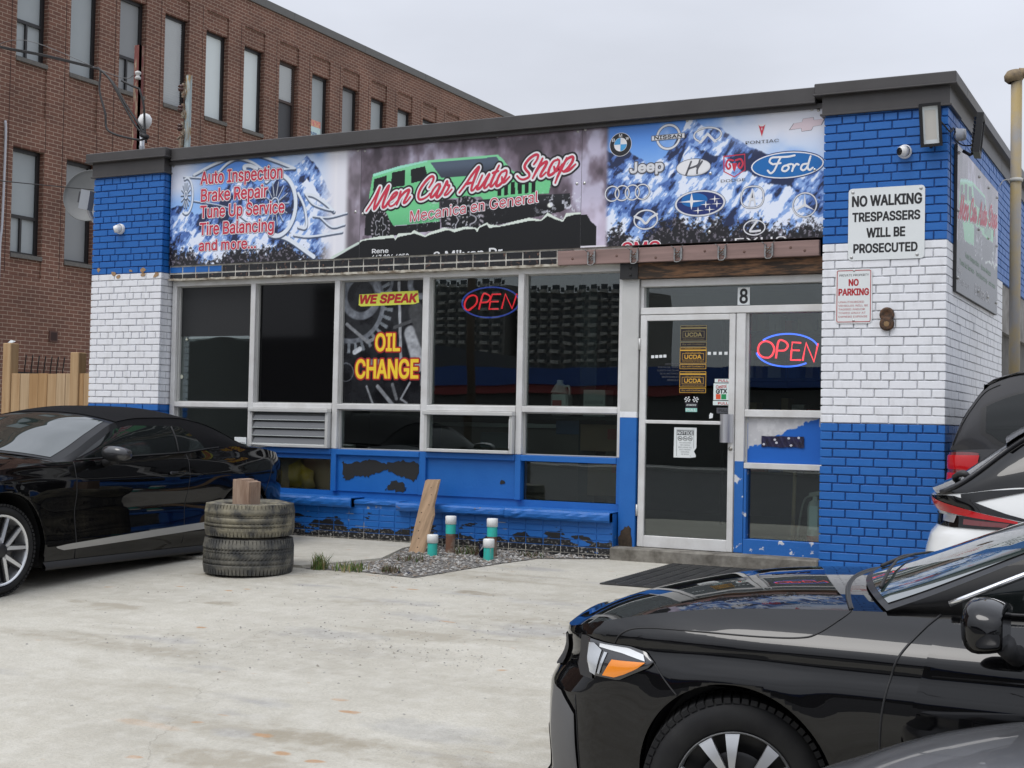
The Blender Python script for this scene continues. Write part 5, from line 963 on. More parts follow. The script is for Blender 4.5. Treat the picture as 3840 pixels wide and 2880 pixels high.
# ---------------------------------------------------------------- brown brick office block next door
def brick_mat(name, c1, c2, mortar, bw=.215, bh=.0737, msz=.011):
    M = bpy.data.materials.new(name); M.use_nodes = True; t = M.node_tree; b = t.nodes['Principled BSDF']; L = t.links.new
    tc = t.nodes.new('ShaderNodeTexCoord'); sp = t.nodes.new('ShaderNodeSeparateXYZ'); L(tc.outputs['Object'], sp.inputs[0])
    ad = t.nodes.new('ShaderNodeMath'); L(sp.outputs['X'], ad.inputs[0]); L(sp.outputs['Y'], ad.inputs[1])
    cb = t.nodes.new('ShaderNodeCombineXYZ'); L(ad.outputs[0], cb.inputs['X']); L(sp.outputs['Z'], cb.inputs['Y'])
    nz = t.nodes.new('ShaderNodeTexNoise'); nz.inputs['Scale'].default_value = 3; L(tc.outputs['Object'], nz.inputs['Vector'])
    sc_ = t.nodes.new('ShaderNodeVectorMath'); sc_.operation = 'SCALE'; sc_.inputs['Scale'].default_value = .006; L(nz.outputs['Color'], sc_.inputs[0])
    av = t.nodes.new('ShaderNodeVectorMath'); L(cb.outputs[0], av.inputs[0]); L(sc_.outputs[0], av.inputs[1])
    br = t.nodes.new('ShaderNodeTexBrick'); br.inputs['Scale'].default_value = 1; br.inputs['Brick Width'].default_value = bw; br.inputs['Row Height'].default_value = bh; br.inputs['Mortar Size'].default_value = msz * .5; br.inputs['Mortar Smooth'].default_value = .25; br.inputs['Bias'].default_value = -.1
    br.inputs['Color1'].default_value = (*c1, 1); br.inputs['Color2'].default_value = (*c2, 1); br.inputs['Mortar'].default_value = (*mortar, 1); L(av.outputs[0], br.inputs['Vector'])
    n2 = t.nodes.new('ShaderNodeTexNoise'); n2.inputs['Scale'].default_value = .9; n2.inputs['Detail'].default_value = 6; L(tc.outputs['Object'], n2.inputs['Vector'])
    r2 = t.nodes.new('ShaderNodeMapRange'); r2.inputs[1].default_value = .3; r2.inputs[2].default_value = .7; r2.inputs[3].default_value = .78; r2.inputs[4].default_value = 1.15; L(n2.outputs[0], r2.inputs[0])
    v = t.nodes.new('ShaderNodeVectorMath'); v.operation = 'SCALE'; L(br.outputs['Color'], v.inputs[0]); L(r2.outputs[0], v.inputs['Scale']); L(v.outputs[0], b.inputs['Base Color']); b.inputs['Roughness'].default_value = .85
    bp = t.nodes.new('ShaderNodeBump'); bp.invert = True; bp.inputs['Strength'].default_value = .6; bp.inputs['Distance'].default_value = .008; L(br.outputs['Fac'], bp.inputs['Height']); L(bp.outputs[0], b.inputs['Normal'])
    return M
XB = -8.5
m_bb = brick_mat('brown_brick', (.172, .079, .053), (.127, .058, .041), (.42, .32, .245))
office = thing('office_block', 'three-storey brown brick office block with rows of tall narrow windows behind the shop', 'building', (XB, 12, -1.3))
Y0, Y1, P_ = -6.0, 44.0, 1.31
NW = range(-8, 27)
UZ, LZ = (6.47, 8.38), (2.86, 4.82)
wl = MB()
def rect(x, ya, yb, za, zb): wl.add([(x, ya, za), (x, yb, za), (x, yb, zb), (x, ya, zb)], [(0, 1, 2, 3)])
def jamb(ya, za, yb, zb, xa, xb): wl.add([(xa, ya, za), (xa, yb, zb), (xb, yb, zb), (xb, ya, za)], [(0, 1, 2, 3)])
wy = lambda k: 6.635 + P_ * k
ys_ = [Y0] + sum([[wy(k), wy(k) + .755] for k in NW], []) + [Y1]
rect(XB, Y0, Y1, -1.4, 2.45); rect(XB, Y0, Y1, 8.86, 9.42)
for k in NW:
    a = wy(k); c = a + .755; n_ = wy(k + 1) if k != NW[-1] else Y1
    rect(XB, c, n_, 2.45, 8.86)                               # pier
    if k == NW[0]: rect(XB, Y0, a, 2.45, 8.86)
    xr = XB - .035                                            # recessed spandrels
    rect(xr, a, c, 2.45, LZ[0]); rect(XB, a, c, LZ[1], 5.45); rect(xr, a, c, 5.45, UZ[0]); rect(xr, a, c, UZ[1], 8.80); rect(XB, a, c, 8.80, 8.86)
    for (za, zb) in ((2.45, LZ[0]), (5.45, UZ[0]), (UZ[1], 8.80)): jamb(a, za, a, zb, XB, xr); jamb(c, za, c, zb, xr, XB)
    jamb(a, 2.45, c, 2.45, xr, XB); jamb(a, 5.45, c, 5.45, xr, XB); jamb(a, 8.80, c, 8.80, XB, xr); jamb(a, LZ[1], c, LZ[1], XB, XB - .16); jamb(a, UZ[1], c, UZ[1], xr, XB - .16)
    for (za, zb) in (LZ, UZ): jamb(a, za, a, zb, XB, XB - .16); jamb(c, za, c, zb, XB - .16, XB)
rect2 = wl.add([(XB, Y0, -1.4), (XB - 12, Y0, -1.4), (XB - 12, Y0, 9.42), (XB, Y0, 9.42), (XB - 12, Y1, -1.4), (XB - 12, Y1, 9.42), (XB, Y1, -1.4), (XB, Y1, 9.42)], [(0, 1, 2, 3), (1, 4, 5, 2), (4, 6, 7, 5), (3, 2, 5, 7)])
owall = wl.build('brick_wall', m_bb, office)
gv = MB()
for k in NW:      # thin control joints along the piers and round the panels
    a = wy(k); c = a + .755
    gv.box(XB - .01, XB + .002, a - .125, a - .110, 2.5, 8.84); gv.box(XB - .01, XB + .002, c + .0, c + .012, LZ[1], 5.45)
gv.build('control_joint', mat('joint_brown', (.045, .02, .016), .9), owall)
b = MB(); b.box(XB - 12.05, XB + .03, Y0 - .03, Y1, 9.42, 9.60); [b.box(XB + .03, XB + .033, y, y + .02, 9.425, 9.60) for y in np.arange(-3.3, 40, 3.05)]; b.box(XB, XB + .045, Y0, Y1, 9.412, 9.424); b.build('roof_edge', mat('grey_flashing', (.115, .112, .105), .5, .2), office)
m_frame = mat('dark_frame', (.016, .015, .016), .4); m_sill = mat('stone_sill', (.15, .14, .125), .85, col2=(.10, .095, .09), scale=20)
m_bl = [mat('shade_grey', (.30, .33, .34), .35, col2=(.34, .37, .38), scale=.8, spec=.6), mat('shade_pale', (.66, .72, .72), .4, spec=.6), mat('shade_dim', (.23, .24, .245), .35, spec=.6), mat('slat_blind', (.55, .58, .60), .45), mat('screen_dark', (.045, .046, .05), .4)]
def owin(k, zr, kind, split, lower=False):
    a = wy(k); c = a + .755; z0, z1 = zr; x = XB - .15; fm = m_frame if kind != 'brown' else mat('brown_frame', (.05, .032, .026), .5)
    f = MB(); f.box(x - .03, x + .03, a, a + .055, z0, z1); f.box(x - .03, x + .03, c - .075, c, z0, z1); f.box(x - .03, x + .03, a + .055, c - .075, z1 - .07, z1); f.box(x - .03, x + .03, a + .055, c - .075, z0, z0 + .05)
    zs_ = z0 + .70 if kind != 'brown' else z0 + .98
    if split or kind == 'brown': f.box(x - .03, x + .035, a + .055, c - .075, zs_ - .03, zs_ + .03)
    if split: f.box(x - .03, x + .03, a + .32, a + .365, z0 + .05, zs_ - .03)
    w_ = f.build('window', fm, office)
    p = MB(); p.box(x - .02, x - .012, a + .05, c - .07, z0 + .045, z1 - .06)
    mm = {'grey': m_bl[0], 'pale': m_bl[1], 'dim': m_bl[2], 'slat': m_bl[3], 'brown': m_bl[3]}[kind]; p.build('pane', mm, w_)
    if kind in ('slat', 'brown'):
        p = MB(); z = (z0 if kind == 'slat' else zs_) + .06
        while z < z1 - .1: p.add([(x - .011, a + .06, z), (x - .011, c - .08, z), (x + .006, c - .08, z + .038), (x + .006, a + .06, z + .038)], [(0, 1, 2, 3)]); z += .05
        p.build('blind', m_bl[3], w_)
    if kind == 'brown': p = MB(); p.box(x - .012, x - .006, a + .05, c - .07, z0 + .05, zs_ - .03); p.build('screen', m_bl[4], w_)
    s = MB(); s.box(x - .02, XB + .02, a - .0, c + .0, z0 - .075, z0); s.build('sill', m_sill, w_)
    return w_
kinds = {0: ('grey', 1), 1: ('grey', 0), 2: ('dim', 1), 3: ('slat', 0), 4: ('pale', 0), 5: ('pale', 0), 6: ('brown', 0), 7: ('grey', 0), 8: ('dim', 0), 9: ('grey', 0), 10: ('grey', 0)}
for k in NW:
    kd, sp_ = kinds.get(k, ('grey', k % 3 == 0)); w_ = owin(k, UZ, kd, sp_)
    if k == 7:
        p = MB(); p.box(XB - .155, XB - .150, wy(k) + .057, wy(k) + .60, 6.55, 7.28, 0); p.box(XB - .149, XB - .147, wy(k) + .057, wy(k) + .60, 7.12, 7.28, 1); p.build('school_poster', [mat('poster_mint', hexc('c4dcdc'), .5), mat('poster_pink', hexc('dcc08c'), .5, col2=hexc('d0607a'), scale=14)], w_)
        lettering('LEARN\nHOW TO\nDRIVE!', wy(k) + .03, wy(k) + .58, 6.62, 6.98, XB - .146, mat('poster_blue', hexc('4a6a9a'), .5), w_, bold=.02, axis='x', sg=1)
    if k == 8:
        p = MB(); p.box(XB - .155, XB - .150, wy(k) + .057, wy(k) + .62, 6.53, 7.05); p.build('school_poster', mat('poster_yellow', hexc('d8cc86'), .5), w_)
        lettering('DRIVING\nSCHOOL', wy(k) + .03, wy(k) + .62, 6.58, 6.86, XB - .146, mat('poster_grey', hexc('8f98a0'), .5), w_, bold=.01, axis='x', sg=1)
    owin(k, LZ, 'grey' if k % 2 == 0 else 'dim', k == 0)
b = MB(); b.box(XB, XB + .03, 7.62, 7.82, 1.30, 1.50); b.box(XB + .03, XB + .034, 7.645, 7.795, 1.325, 1.475, 1); b.build('wall_vent', [mat('vent_brown', (.10, .05, .04), .8), mat('vent_dark', (.04, .02, .018), .9)], office)
b = MB(); b.box(XB - .1, XB + .003, 6.75, 7.55, .2, .70); b.build('basement_window', m_black, office)
b = MB()
for i in range(7): y = 6.95 + .155 * i; b.tube([(XB + .30, y - .14, 1.0), (XB + .12, y, .76), (XB + .12, y, .2)], .011, 6)
b.tube([(XB + .12, 6.7, .62), (XB + .12, 7.95, .62)], .012, 6); b.build('window_guard', m_black, office)
t = thing('wall_conduit', 'thin pale conduit running down the brown brick wall at the left edge', 'conduit', (XB + .03, 6.43, 1.9)); b = MB(); b.tube(spline([(XB + .04, 6.40, 5.22), (XB + .04, 6.42, 4.9), (XB + .04, 6.40, 3.4), (XB + .04, 6.36, 2.6), (XB + .04, 6.36, -1.2)], 5), .022, 8); b.build('pipe', mat('pale_pipe', (.45, .46, .50), .5), t)
# ---------------------------------------------------------------- fence, dish, masts, cables
m_wood = mat('fence_timber', (.44, .30, .165), .85, col2=(.33, .20, .095), scale=3.5, stretch=(6, 6, .35), bump=.3, lo=.35, hi=.7)
fence = thing('wooden_fence', 'new unpainted timber fence with two tall posts between the shop and the brown office block', 'fence', (-1.9, .45, -1.25))
def fpost(x, top): b = MB(); b.bbox(x - .065, x + .065, .38, .51, -1.25, top, .008); return b.build('post', m_wood, fence)
po = fpost(-1.67, .765); fpost(-.60, .65)
b = MB(); b.add([(-1.70, .42, .77), (-1.63, .42, .77), (-1.61, .46, .79), (-1.67, .44, .805)], [(0, 1, 2, 3)]); b.tube([(-1.69, .43, .77), (-1.63, .45, .785)], .012, 6); b.build('scrap', m_plate, po)
x = -1.60; wm = [m_wood, mat('fence_timber_b', (.40, .25, .12), .85, col2=(.30, .17, .07), scale=3.5, stretch=(6, 6, .35), bump=.3), mat('fence_timber_c', (.47, .34, .21), .85, col2=(.36, .25, .14), scale=4, stretch=(6, 6, .35), bump=.3)]
i = 0
while x < -.10:
    b = MB(); w_ = .135 + .006 * rng.random(); b.bbox(x, x + w_, .40 + .004 * rng.random(), .425, -1.25, .405 + .006 * rng.random(), .003); b.build('board', wm[(i * 7 // 3) % 3], fence); x += w_ + .004; i += 1
b = MB(); b.box(-1.6, -.05, .426, .47, -.3, -.2); b.box(-1.6, -.05, .426, .47, .15, .25); b.build('rail', m_wood, fence)
t = thing('loose_wire', 'thin dark wire hanging against the fence beside the white brick pillar', 'cable', (-.1, .2, -.1)); b = MB(); b.tube(spline([(-.03, .2, .32), (-.12, .2, .17), (-.22, .2, -.02), (-.28, .2, -.3)], 5), .006, 6); b.build('wire', m_black, t)
dish = thing('satellite_dish', 'round grey satellite dish with feed arm fixed behind the blue pillar', 'satellite dish', (-.35, .5, 2.0))
b = MB(); dv = Vector((.34, -.90, .16)).normalized(); c = Vector((-.60, .56, 2.455))
b.lathe([(r, .09 * (r / .30) ** 2 - .0) for r in np.linspace(.001, .30, 10)] + [(.305, .10), (.31, .095), (.305, .085)] + [(r, .09 * (r / .30) ** 2 - .012) for r in np.linspace(.295, .001, 6)], c - dv * .05, dv, 40); b.build('reflector', mat('dish_grey', (.19, .195, .192), .6, col2=(.17, .175, .172), scale=4), dish)
b = MB(); arm = spline([(-.06, .55, 1.98), (-.17, .45, 2.02), (-.275, .30, 2.12), (-.30, .22, 2.26)], 6); b.tube(arm, .026, 10); b.tube([(-.07, .56, 1.975), (.02, .5, 1.95)], .026, 10); b.build('feed_arm', mat('arm_grey', (.48, .50, .54), .45, .3), dish)
b = MB(); b.obox((-.27, .17, 2.335), (.052, .015, -.012), (-.01, .05, .0), (.02, 0, .105)); b.build('feed_horn', mat('horn_grey', (.33, .35, .38), .5), dish)
b = MB(); b.obox((-.305, .118, 2.36), (.03, .01, -.006), (0, .003, 0), (.012, 0, .06)); b.build('horn_face', mat('horn_dark', (.05, .05, .055), .6), dish)
t = thing('service_mast', 'rusty red steel mast standing on the roof with an insulator for the power cables', 'mast', (.02, .62, 2.6))
b = MB(); b.box(-.035, .04, .60, .64, 2.5, 4.16); b.box(.034, .04, .60, .68, 2.5, 4.16); b.build('angle_iron', mat('rust_red', (.17, .05, .042), .75, col2=(.36, .30, .20), scale=6, stretch=(5, 5, 1), lo=.52, hi=.66, bump=.3), t)
b = MB(); b.lathe([(0, -.055), (.03, -.05), (.036, -.03), (.02, -.015), (.02, .0), (.036, .012), (.034, .035), (0, .05)], (.055, .57, 3.805), (0, 0, 1), 14); b.build('insulator', mat('porcelain', (.55, .54, .52), .3), t)
t = thing('weatherhead', 'grey electrical pipe with a white rounded weatherhead beside the rusty mast', 'weatherhead', (.115, .6, 2.6))
b = MB(); b.tube([(.115, .60, 2.5), (.115, .60, 3.22)], .028, 12); b.lathe([(.031, -.012), (.031, .012)], (.115, .6, 2.98), (0, 0, 1), 12); b.build('conduit', mat('conduit_grey', (.45, .47, .50), .4, .4), t)
b = MB(); b.lathe([(.03, -.03), (.062, -.01), (.078, .05), (.066, .105), (.035, .135), (0, .142)], (.15, .58, 3.22), (.45, -.1, 1), 20); b.build('cover', mat('cam_white'), t)
t = thing('insulator_mast', 'pale peeling steel mast with brown stacked insulators on the roof', 'mast', (.74, .62, 2.6))
b = MB(); b.box(.72, .785, .60, .64, 2.5, 3.74); b.box(.72, .728, .60, .68, 2.5, 3.74); b.build('angle_iron', mat('pale_peel', (.36, .43, .44), .7, col2=(.30, .20, .08), scale=5, stretch=(4, 4, 1), lo=.5, hi=.62, bump=.3), t)
for i, z in enumerate((3.59, 3.36, 3.15)):
    b = MB(); b.lathe([(0, -.035), (.03, -.03), (.042, -.005), (.024, .005), (.024, .012), (.042, .02), (.03, .04), (0, .045)], (.69, .58, z), (0, 0, 1), 14); b.build('insulator', mat('brown_glaze', (.07, .028, .022), .25), t)
    b = MB(); b.box(.70, .73, .57, .61, z - .10, z + .06); b.tube([(.70, .57, z - .06), (.755, .56, z - .09), (.765, .565, z - .02)], .008, 5); b.build('bracket', mat('old_bracket', (.30, .28, .22), .7, col2=(.16, .08, .04), scale=20), t)
b = MB(); b.box(.685, .72, .56, .60, 2.85, 3.02); b.tube([(.66, .57, 3.02), (.70, .57, 3.06), (.72, .58, 3.03)], .014, 6); b.build('clamp', mat('old_bracket'), t)
t = thing('power_cables', 'twisted black power cables sagging to the rusty mast and looping down to the weatherhead', 'cable', (-.5, .8, 3.3))
b = MB()
for dx, dz in ((0, 0), (.015, .012), (-.01, .02)):
    A = [(-9, -3.0 + 3.2, 6.9 + dz), (-5, .95, 5.45 + dz), (-2.95, .9, 4.62 + dz), (-1.7, .8, 4.27 + dz), (-.72, .65, 3.985 + dz)]
    b.tube(spline(A, 10), .0085, 6)
for off in ((0, 0), (.03, -.02), (-.17, -.10)):
    b.tube(spline([(-.72, .65, 3.985), (-.55, .6, 3.93), (-.33 + off[0], .55, 3.77 + off[1]), (-.12 + off[0] * 1.5, .52, 3.50 + off[1]), (.08 + off[0] * 2.2, .5, 3.24 + off[1] * .6), (.22 + off[0] * .6, .5, 3.10 + off[1] * .5), (.27, .5, 3.05)], 8), .0125, 7)
b.tube(spline([(.15, .5, 3.62), (.22, .5, 3.42), (.24, .5, 3.2), (.27, .5, 3.0)], 6), .0125, 7); b.tube(spline([(-.15, .53, 3.75), (.0, .53, 3.68), (.15, .5, 3.62)], 6), .0125, 7)
b.tube([(.20, .5, 3.10), (.285, .5, 3.06)], .03, 8); b.build('cable', m_black, t)
b = MB(); b.tube(spline([(-9, .3, 6.6), (-4, .8, 4.9), (-2.95, .9, 4.52), (-2.0, .85, 4.5), (-.4, .7, 3.87), (.02, .57, 3.81)], 8), .0045, 5); b.build('messenger_wire', mat('wire_grey', (.12, .12, .12), .5), t)
t = thing('drop_wire', 'single thin black wire crossing the lower office windows to the blue pillar', 'cable', (-2, .6, 2.7)); b = MB(); b.tube(spline([(-8, .6, 3.72), (-4, .6, 3.02), (-2.3, .5, 2.76), (-.95, .42, 2.57), (.0, .35, 2.44)], 8), .006, 5); b.build('wire', m_black, t)
# ---------------------------------------------------------------- loose things on the lot
def tyre_mat(name, c1, c2, lo, hi): return mat(name, c1, .75, col2=c2, scale=7, lo=lo, hi=hi, bump=.5, bscale=50)
def flat_tyre(name, label, cx, cy, z0, Ro, h, mm, tilt=(0, 0, 1), seed=0):
    t = thing(name, label, 'tyre', (cx, cy, z0)); b = MB(); rr = Ro
    prof = [(rr * .56, .02), (rr * .60, .012), (rr * .80, .0), (rr * .93, .014), (rr * .985, .05)]
    zz = [.06, .085, .088, .096, .099, h * .42, h * .425, h * .455, h * .46, h * .60, h * .605, h * .63, h * .635, h - .099, h - .096, h - .088, h - .085, h - .06]
    for i, z in enumerate(zz): prof.append((rr * (1.0 if not (i in (2, 3, 6, 7, 10, 11, 14, 15)) else .965), z))
    prof += [(rr * .985, h - .045), (rr * .93, h - .012), (rr * .80, h), (rr * .60, h - .012), (rr * .56, h - .02), (rr * .57, h * .5), (rr * .56, .02)]
    b.lathe(prof, (cx, cy, z0), tilt, 64); n = 72
    for i in range(n):      # tread blocks on both shoulders
        a = 2 * math.pi * i / n; d = Vector((math.cos(a), math.sin(a), 0)); s_ = Vector((-d.y, d.x, 0))
        for zc, sg in ((.045, 1), (h - .045, -1)): b.obox(Vector((cx, cy, z0 + zc)) + d * rr * .972, d * .008, s_ * rr * .031, Vector((0, 0, .034)) + d * (-.006 * -sg))
        for zc in (.11 + (h * .42 - .11) / 2, h * .53, h * .64 + (h - .10 - h * .64) / 2): b.obox(Vector((cx, cy, z0 + zc)) + d * rr * .994, d * .0045 + s_ * .002, s_ * rr * .032 + Vector((0, 0, .012)), Vector((0, 0, (h * .16) / 2 * .82)) + s_ * .010)
    return b, t, mm
m_ty1 = tyre_mat('tyre_mud', (.045, .045, .043), (.25, .225, .155), .40, .66); m_ty2 = tyre_mat('tyre_worn', (.040, .041, .041), (.17, .16, .13), .42, .68)
TX, TY = 3.895, -2.14; TZ = gz(TX, TY) - .004
b, t, mm = flat_tyre('car_tyre', 'worn blackish tyre lying flat at the bottom of the pile beside the coupe', TX, TY, TZ, .362, .298, m_ty2); b.build('rubber', mm, t)
b, t, mm = flat_tyre('car_tyre', 'muddy tan tyre lying flat on the other tyre, with a timber block on it', TX - .004, TY + .01, TZ + .302, .360, .275, m_ty1, (.012, -.02, 1)); b.build('rubber', mm, t)
t = thing('timber_block', 'short sawn block of weathered timber standing on top of the tyre pile', 'timber block', (TX, TY - .02, TZ + .55))
b = MB(); zt = TZ + .575; k_ = .84; P = [(TX - .10, zt - .09), (TX + .095, zt - .09), (TX + .098, zt + .165), (TX + .06, zt + .17), (TX + .055, zt + .178), (TX + .02, zt + .175), (TX + .015, zt + .185), (TX - .045, zt + .19), (TX - .05, zt + .18), (TX - .098, zt + .185)]
P = [(TX + (a - TX) * k_, c_) for a, c_ in P]; b.prism(P, TY - .12, TY + .03); b.box(TX + .05, TX + .090, TY - .112, TY + .01, zt - .09, zt + .125); b.build('block', mat('block_wood', (.36, .26, .19), .85, col2=(.22, .14, .095), scale=5, stretch=(5, 5, .7), bump=.4), t)
m_board = mat('old_board', (.36, .24, .145), .85, col2=(.22, .145, .085), scale=4, stretch=(6, 1, .5), bump=.3)
t = thing('leaning_plank', 'bare weathered plank leaning against the blue tiled wall', 'plank', (4.48, -.5, gz(4.48, -.5)))
b = MB(); a0, a1 = Vector((4.42, -.50, gz(4.4, -.5))), Vector((4.565, -.49, gz(4.56, -.5))); t0, t1 = Vector((4.285, .00, -.615)), Vector((4.425, .01, -.61)); th = Vector((.006, .03, .012))
e_ = [a0, a1, a1 + (t1 - a1) * .50 + Vector((.02, 0, 0)), a1 + (t1 - a1) * .62 + Vector((-.003, 0, 0)), t1, t0]; n_ = 6
b.add([tuple(p) for p in e_] + [tuple(p + th) for p in e_], [list(range(n_)), list(range(2 * n_ - 1, n_ - 1, -1))] + [(i, i + n_, (i + 1) % n_ + n_, (i + 1) % n_) for i in range(n_)]); b.build('board', m_board, t)
q = MB()
for s_ in (.08, .2, .3, .42, .55, .66, .8, .9): p = a0 + (t0 - a0) * s_ + (a1 - a0) * (.25 + .5 * ((s_ * 7.3) % 1)); q.lathe([(0, -.0025), (.006, -.0015), (.008, .001)], tuple(p), (0, .94, -.3), 8)
q.build('knot', mat('knot2', (.08, .05, .03), .9), t)
m_teal = mat('pvc_teal', (.035, .50, .42), .35, col2=(.05, .42, .36), scale=6); m_cap = mat('pvc_cap', (.76, .77, .75), .4)
def pipe(x, y, top, label, body, dmg=False, tealring=False):
    z0 = gz(x, y) - .02; t = thing('vent_pipe', label, 'pipe', (x, y, z0), 'capped pipes in the gravel bed'); r = .044
    b = MB(); b.lathe([(r, 0), (r, top - .05 - z0), (r, top - .03 - z0)], (x, y, z0), (0, 0, 1), 24); b.build('pipe_body', body, t)
    if tealring: b = MB(); b.lathe([(r + .002, top - .16), (r + .002, top - .04)], (x, y, 0), (0, 0, 1), 24); b.build('teal_sleeve', m_teal, t)
    b = MB(); b.lathe([(r + .001, top - .075), (r + .006, top - .072), (r + .006, top - .006), (r + .001, top), (0, top + .001)], (x, y, 0), (0, 0, 1), 28); b.build('cap', m_cap, t)
    if dmg:
        b = MB(); P = spline([(-.02, 0.02), (.0, .11), (.02, .17), (.035, .12), (.038, .02)], 5); b.add([(x + a, y - math.sqrt(max(1e-6, r * r - a * a)) - .0015, z0 + c) for a, c in P], [list(range(len(P)))]); b.build('worn_patch', mat('grey_crust', (.30, .29, .27), .9), t)
    return t
m_rp = mat('rusty_pipe', (.16, .075, .045), .8, col2=(.30, .27, .22), scale=9, lo=.45, hi=.6, bump=.4)
pipe(4.765, -.34, -.905, 'taller rusty pipe with a teal band and white cap on the left by the plank', m_rp, tealring=True); pipe(4.72, -.585, -1.06, 'short teal pipe with a white cap nearest the foot of the plank', m_teal)
pipe(5.20, -.36, -.905, 'taller rusty pipe with a teal band and white cap farther from the plank', m_rp, tealring=True); pipe(5.295, -.60, -1.065, 'short chipped teal pipe with a white cap right of the other short one', m_teal, dmg=True)
t = thing('torn_bag', 'dark blue torn plastic clinging round the foot of a capped pipe', 'plastic bag', (5.20, -.47, -1.25)); b = MB(); b.grid([[(5.16 + .09 * i / 6 + .01 * math.sin(j * 2 + i), -.53 + .03 * math.sin(i * 1.7 + j), -1.245 + .15 * j / 5 - .03 * (i % 2)) for j in range(6)] for i in range(7)], smooth=False); b.build('plastic', mat('bag_plastic', (.012, .016, .04), .25), t)
t = thing('rubber_mat', 'black ribbed rubber mat on the concrete in front of the door', 'mat', (7.2, -.7, gz(7.2, -.7)))
P = [(6.70, -1.42), (6.80, -.06), (7.95, -.06), (8.0, -1.40)]; b = MB(); b.add([(x, y, gz(x, y) + .003) for x, y in P] + [(x, y, gz(x, y) + .012) for x, y in P], [(4, 5, 6, 7), (0, 1, 5, 4), (1, 2, 6, 5), (2, 3, 7, 6), (3, 0, 4, 7)])
for i in range(34):
    y = -1.385 + 1.30 * i / 33
    for j in range(11):
        x0 = 6.73 + .07 * (y + 1.4) / 1.35 + j * .113; b.box(x0, x0 + .085, y - .011, y + .011, gz(7, y) + .010, gz(7, y) + .016)
b.build('rubber', mat('mat_rubber', (.02, .02, .021), .6, col2=(.045, .044, .042), scale=12), t)
def tuft(name, label, cx, cy, n, h, sp, mats_, cat='grass tuft', group='weeds along the gravel bed'):
    t = thing(name, label, cat, (cx, cy, gz(cx, cy)), group); b = MB()
    for i in range(n):
        a = rng.random() * 6.28; r = sp * rng.random() ** .7; x, y = cx + r * math.cos(a) * 1.3, cy + r * math.sin(a); z = gz(x, y); hh = h * (.45 + .6 * rng.random()); le = (rng.normal() * .35 * hh, rng.normal() * .35 * hh); w_ = .0028 + .002 * rng.random(); q = rng.random() * 3.14; dx, dy = w_ * math.cos(q), w_ * math.sin(q)
        b.add([(x - dx, y - dy, z), (x + dx, y + dy, z), (x + le[0] * .4 + dx * .8, y + le[1] * .4 + dy * .8, z + hh * .6), (x + le[0] * .4 - dx * .8, y + le[1] * .4 - dy * .8, z + hh * .6), (x + le[0], y + le[1], z + hh)], [(0, 1, 2, 3), (3, 2, 4)], int(rng.integers(0, len(mats_))))
    b.build('blades', mats_, t)
mg = [mat('blade_green', (.11, .18, .035), .7), mat('blade_dark', (.06, .10, .025), .7), mat('blade_straw', (.26, .21, .10), .8)]; mdw = [mat('weed_brown', (.09, .055, .035), .9), mat('weed_dull', (.12, .10, .06), .9), mg[1]]
tuft('grass_tuft', 'upright green grass tuft at the left tip of the gravel bed near the tyres', 4.33, -1.76, 130, .15, .06, mg); tuft('grass_tuft', 'low spreading green grass tuft just right of the upright one', 4.60, -1.70, 150, .085, .12, mg)
tuft('dead_weed', 'small reddish brown dead weed in the middle of the gravel bed', 4.95, -1.66, 90, .075, .07, mdw, 'weed'); tuft('dead_weed', 'sparse dry weed on the gravel below the plank', 4.75, -1.0, 80, .08, .10, mdw, 'weed'); tuft('dead_weed', 'dry brown weeds between the two pairs of pipes by the wall', 4.99, -.35, 150, .10, .12, mdw, 'weed'); tuft('dead_weed', 'short dry weed at the far end of the gravel by the rusty step', 5.55, -.2, 90, .06, .12, mdw, 'weed')
t = thing('litter_scrap', 'small dark blue scrap of plastic at the front edge of the gravel', 'litter', (5.1, -1.68, gz(5.1, -1.68))); b = MB(); b.grid([[(5.05 + .03 * i, -1.70 + .012 * j + .004 * i, gz(5.1, -1.7) + .012 + .012 * math.sin(i * 2 + j)) for j in range(4)] for i in range(5)]); b.build('plastic', mat('bag_plastic'), t)
# ---------------------------------------------------------------- inside the shop
t = thing('fire_extinguisher', 'pale fire extinguisher with a paper tag standing inside the lower side light', 'fire extinguisher', (7.93, .42, -1.1)); b = MB(); b.lathe([(0, 0), (.062, .0), (.064, .01), (.064, .36), (.05, .41), (.022, .43), (.02, .46)], (7.915, .32, -1.08), (0, 0, 1), 22); b.build('cylinder', mat('ext_body', (.62, .59, .56), .35), t); b = MB(); b.box(7.885, 7.955, .25, .254, -.90, -.70); b.build('paper_tag', m_plate, t); b = MB(); b.obox((7.915, .32, -.60), (.05, 0, .01), (0, .012, 0), (0, 0, .018)); b.tube(spline([(7.89, .32, -.61), (7.82, .33, -.66), (7.78, .33, -.85), (7.76, .34, -1.0)], 5), .009, 6); b.build('valve', mat('valve_metal', (.30, .28, .26), .4, .5), t); b = MB(); b.lathe([(.0655, .03), (.0655, .13)], (7.915, .32, -1.08), (0, 0, 1), 22); b.build('red_band', mat('ext_red', (.45, .04, .03), .4), t)
t = thing('broom', 'broom with a wooden stick leaning inside the lower side light', 'broom', (7.75, .6, -1.1)); b = MB(); b.tube([(7.715, .36, -1.0), (7.745, .30, -.42)], .016, 10); b.build('stick', m_board, t); b = MB(); b.prism([(7.70, -1.1), (7.78, -1.1), (7.755, -.98), (7.72, -.98)], .47, .53); b.build('bristles', m_black, t)
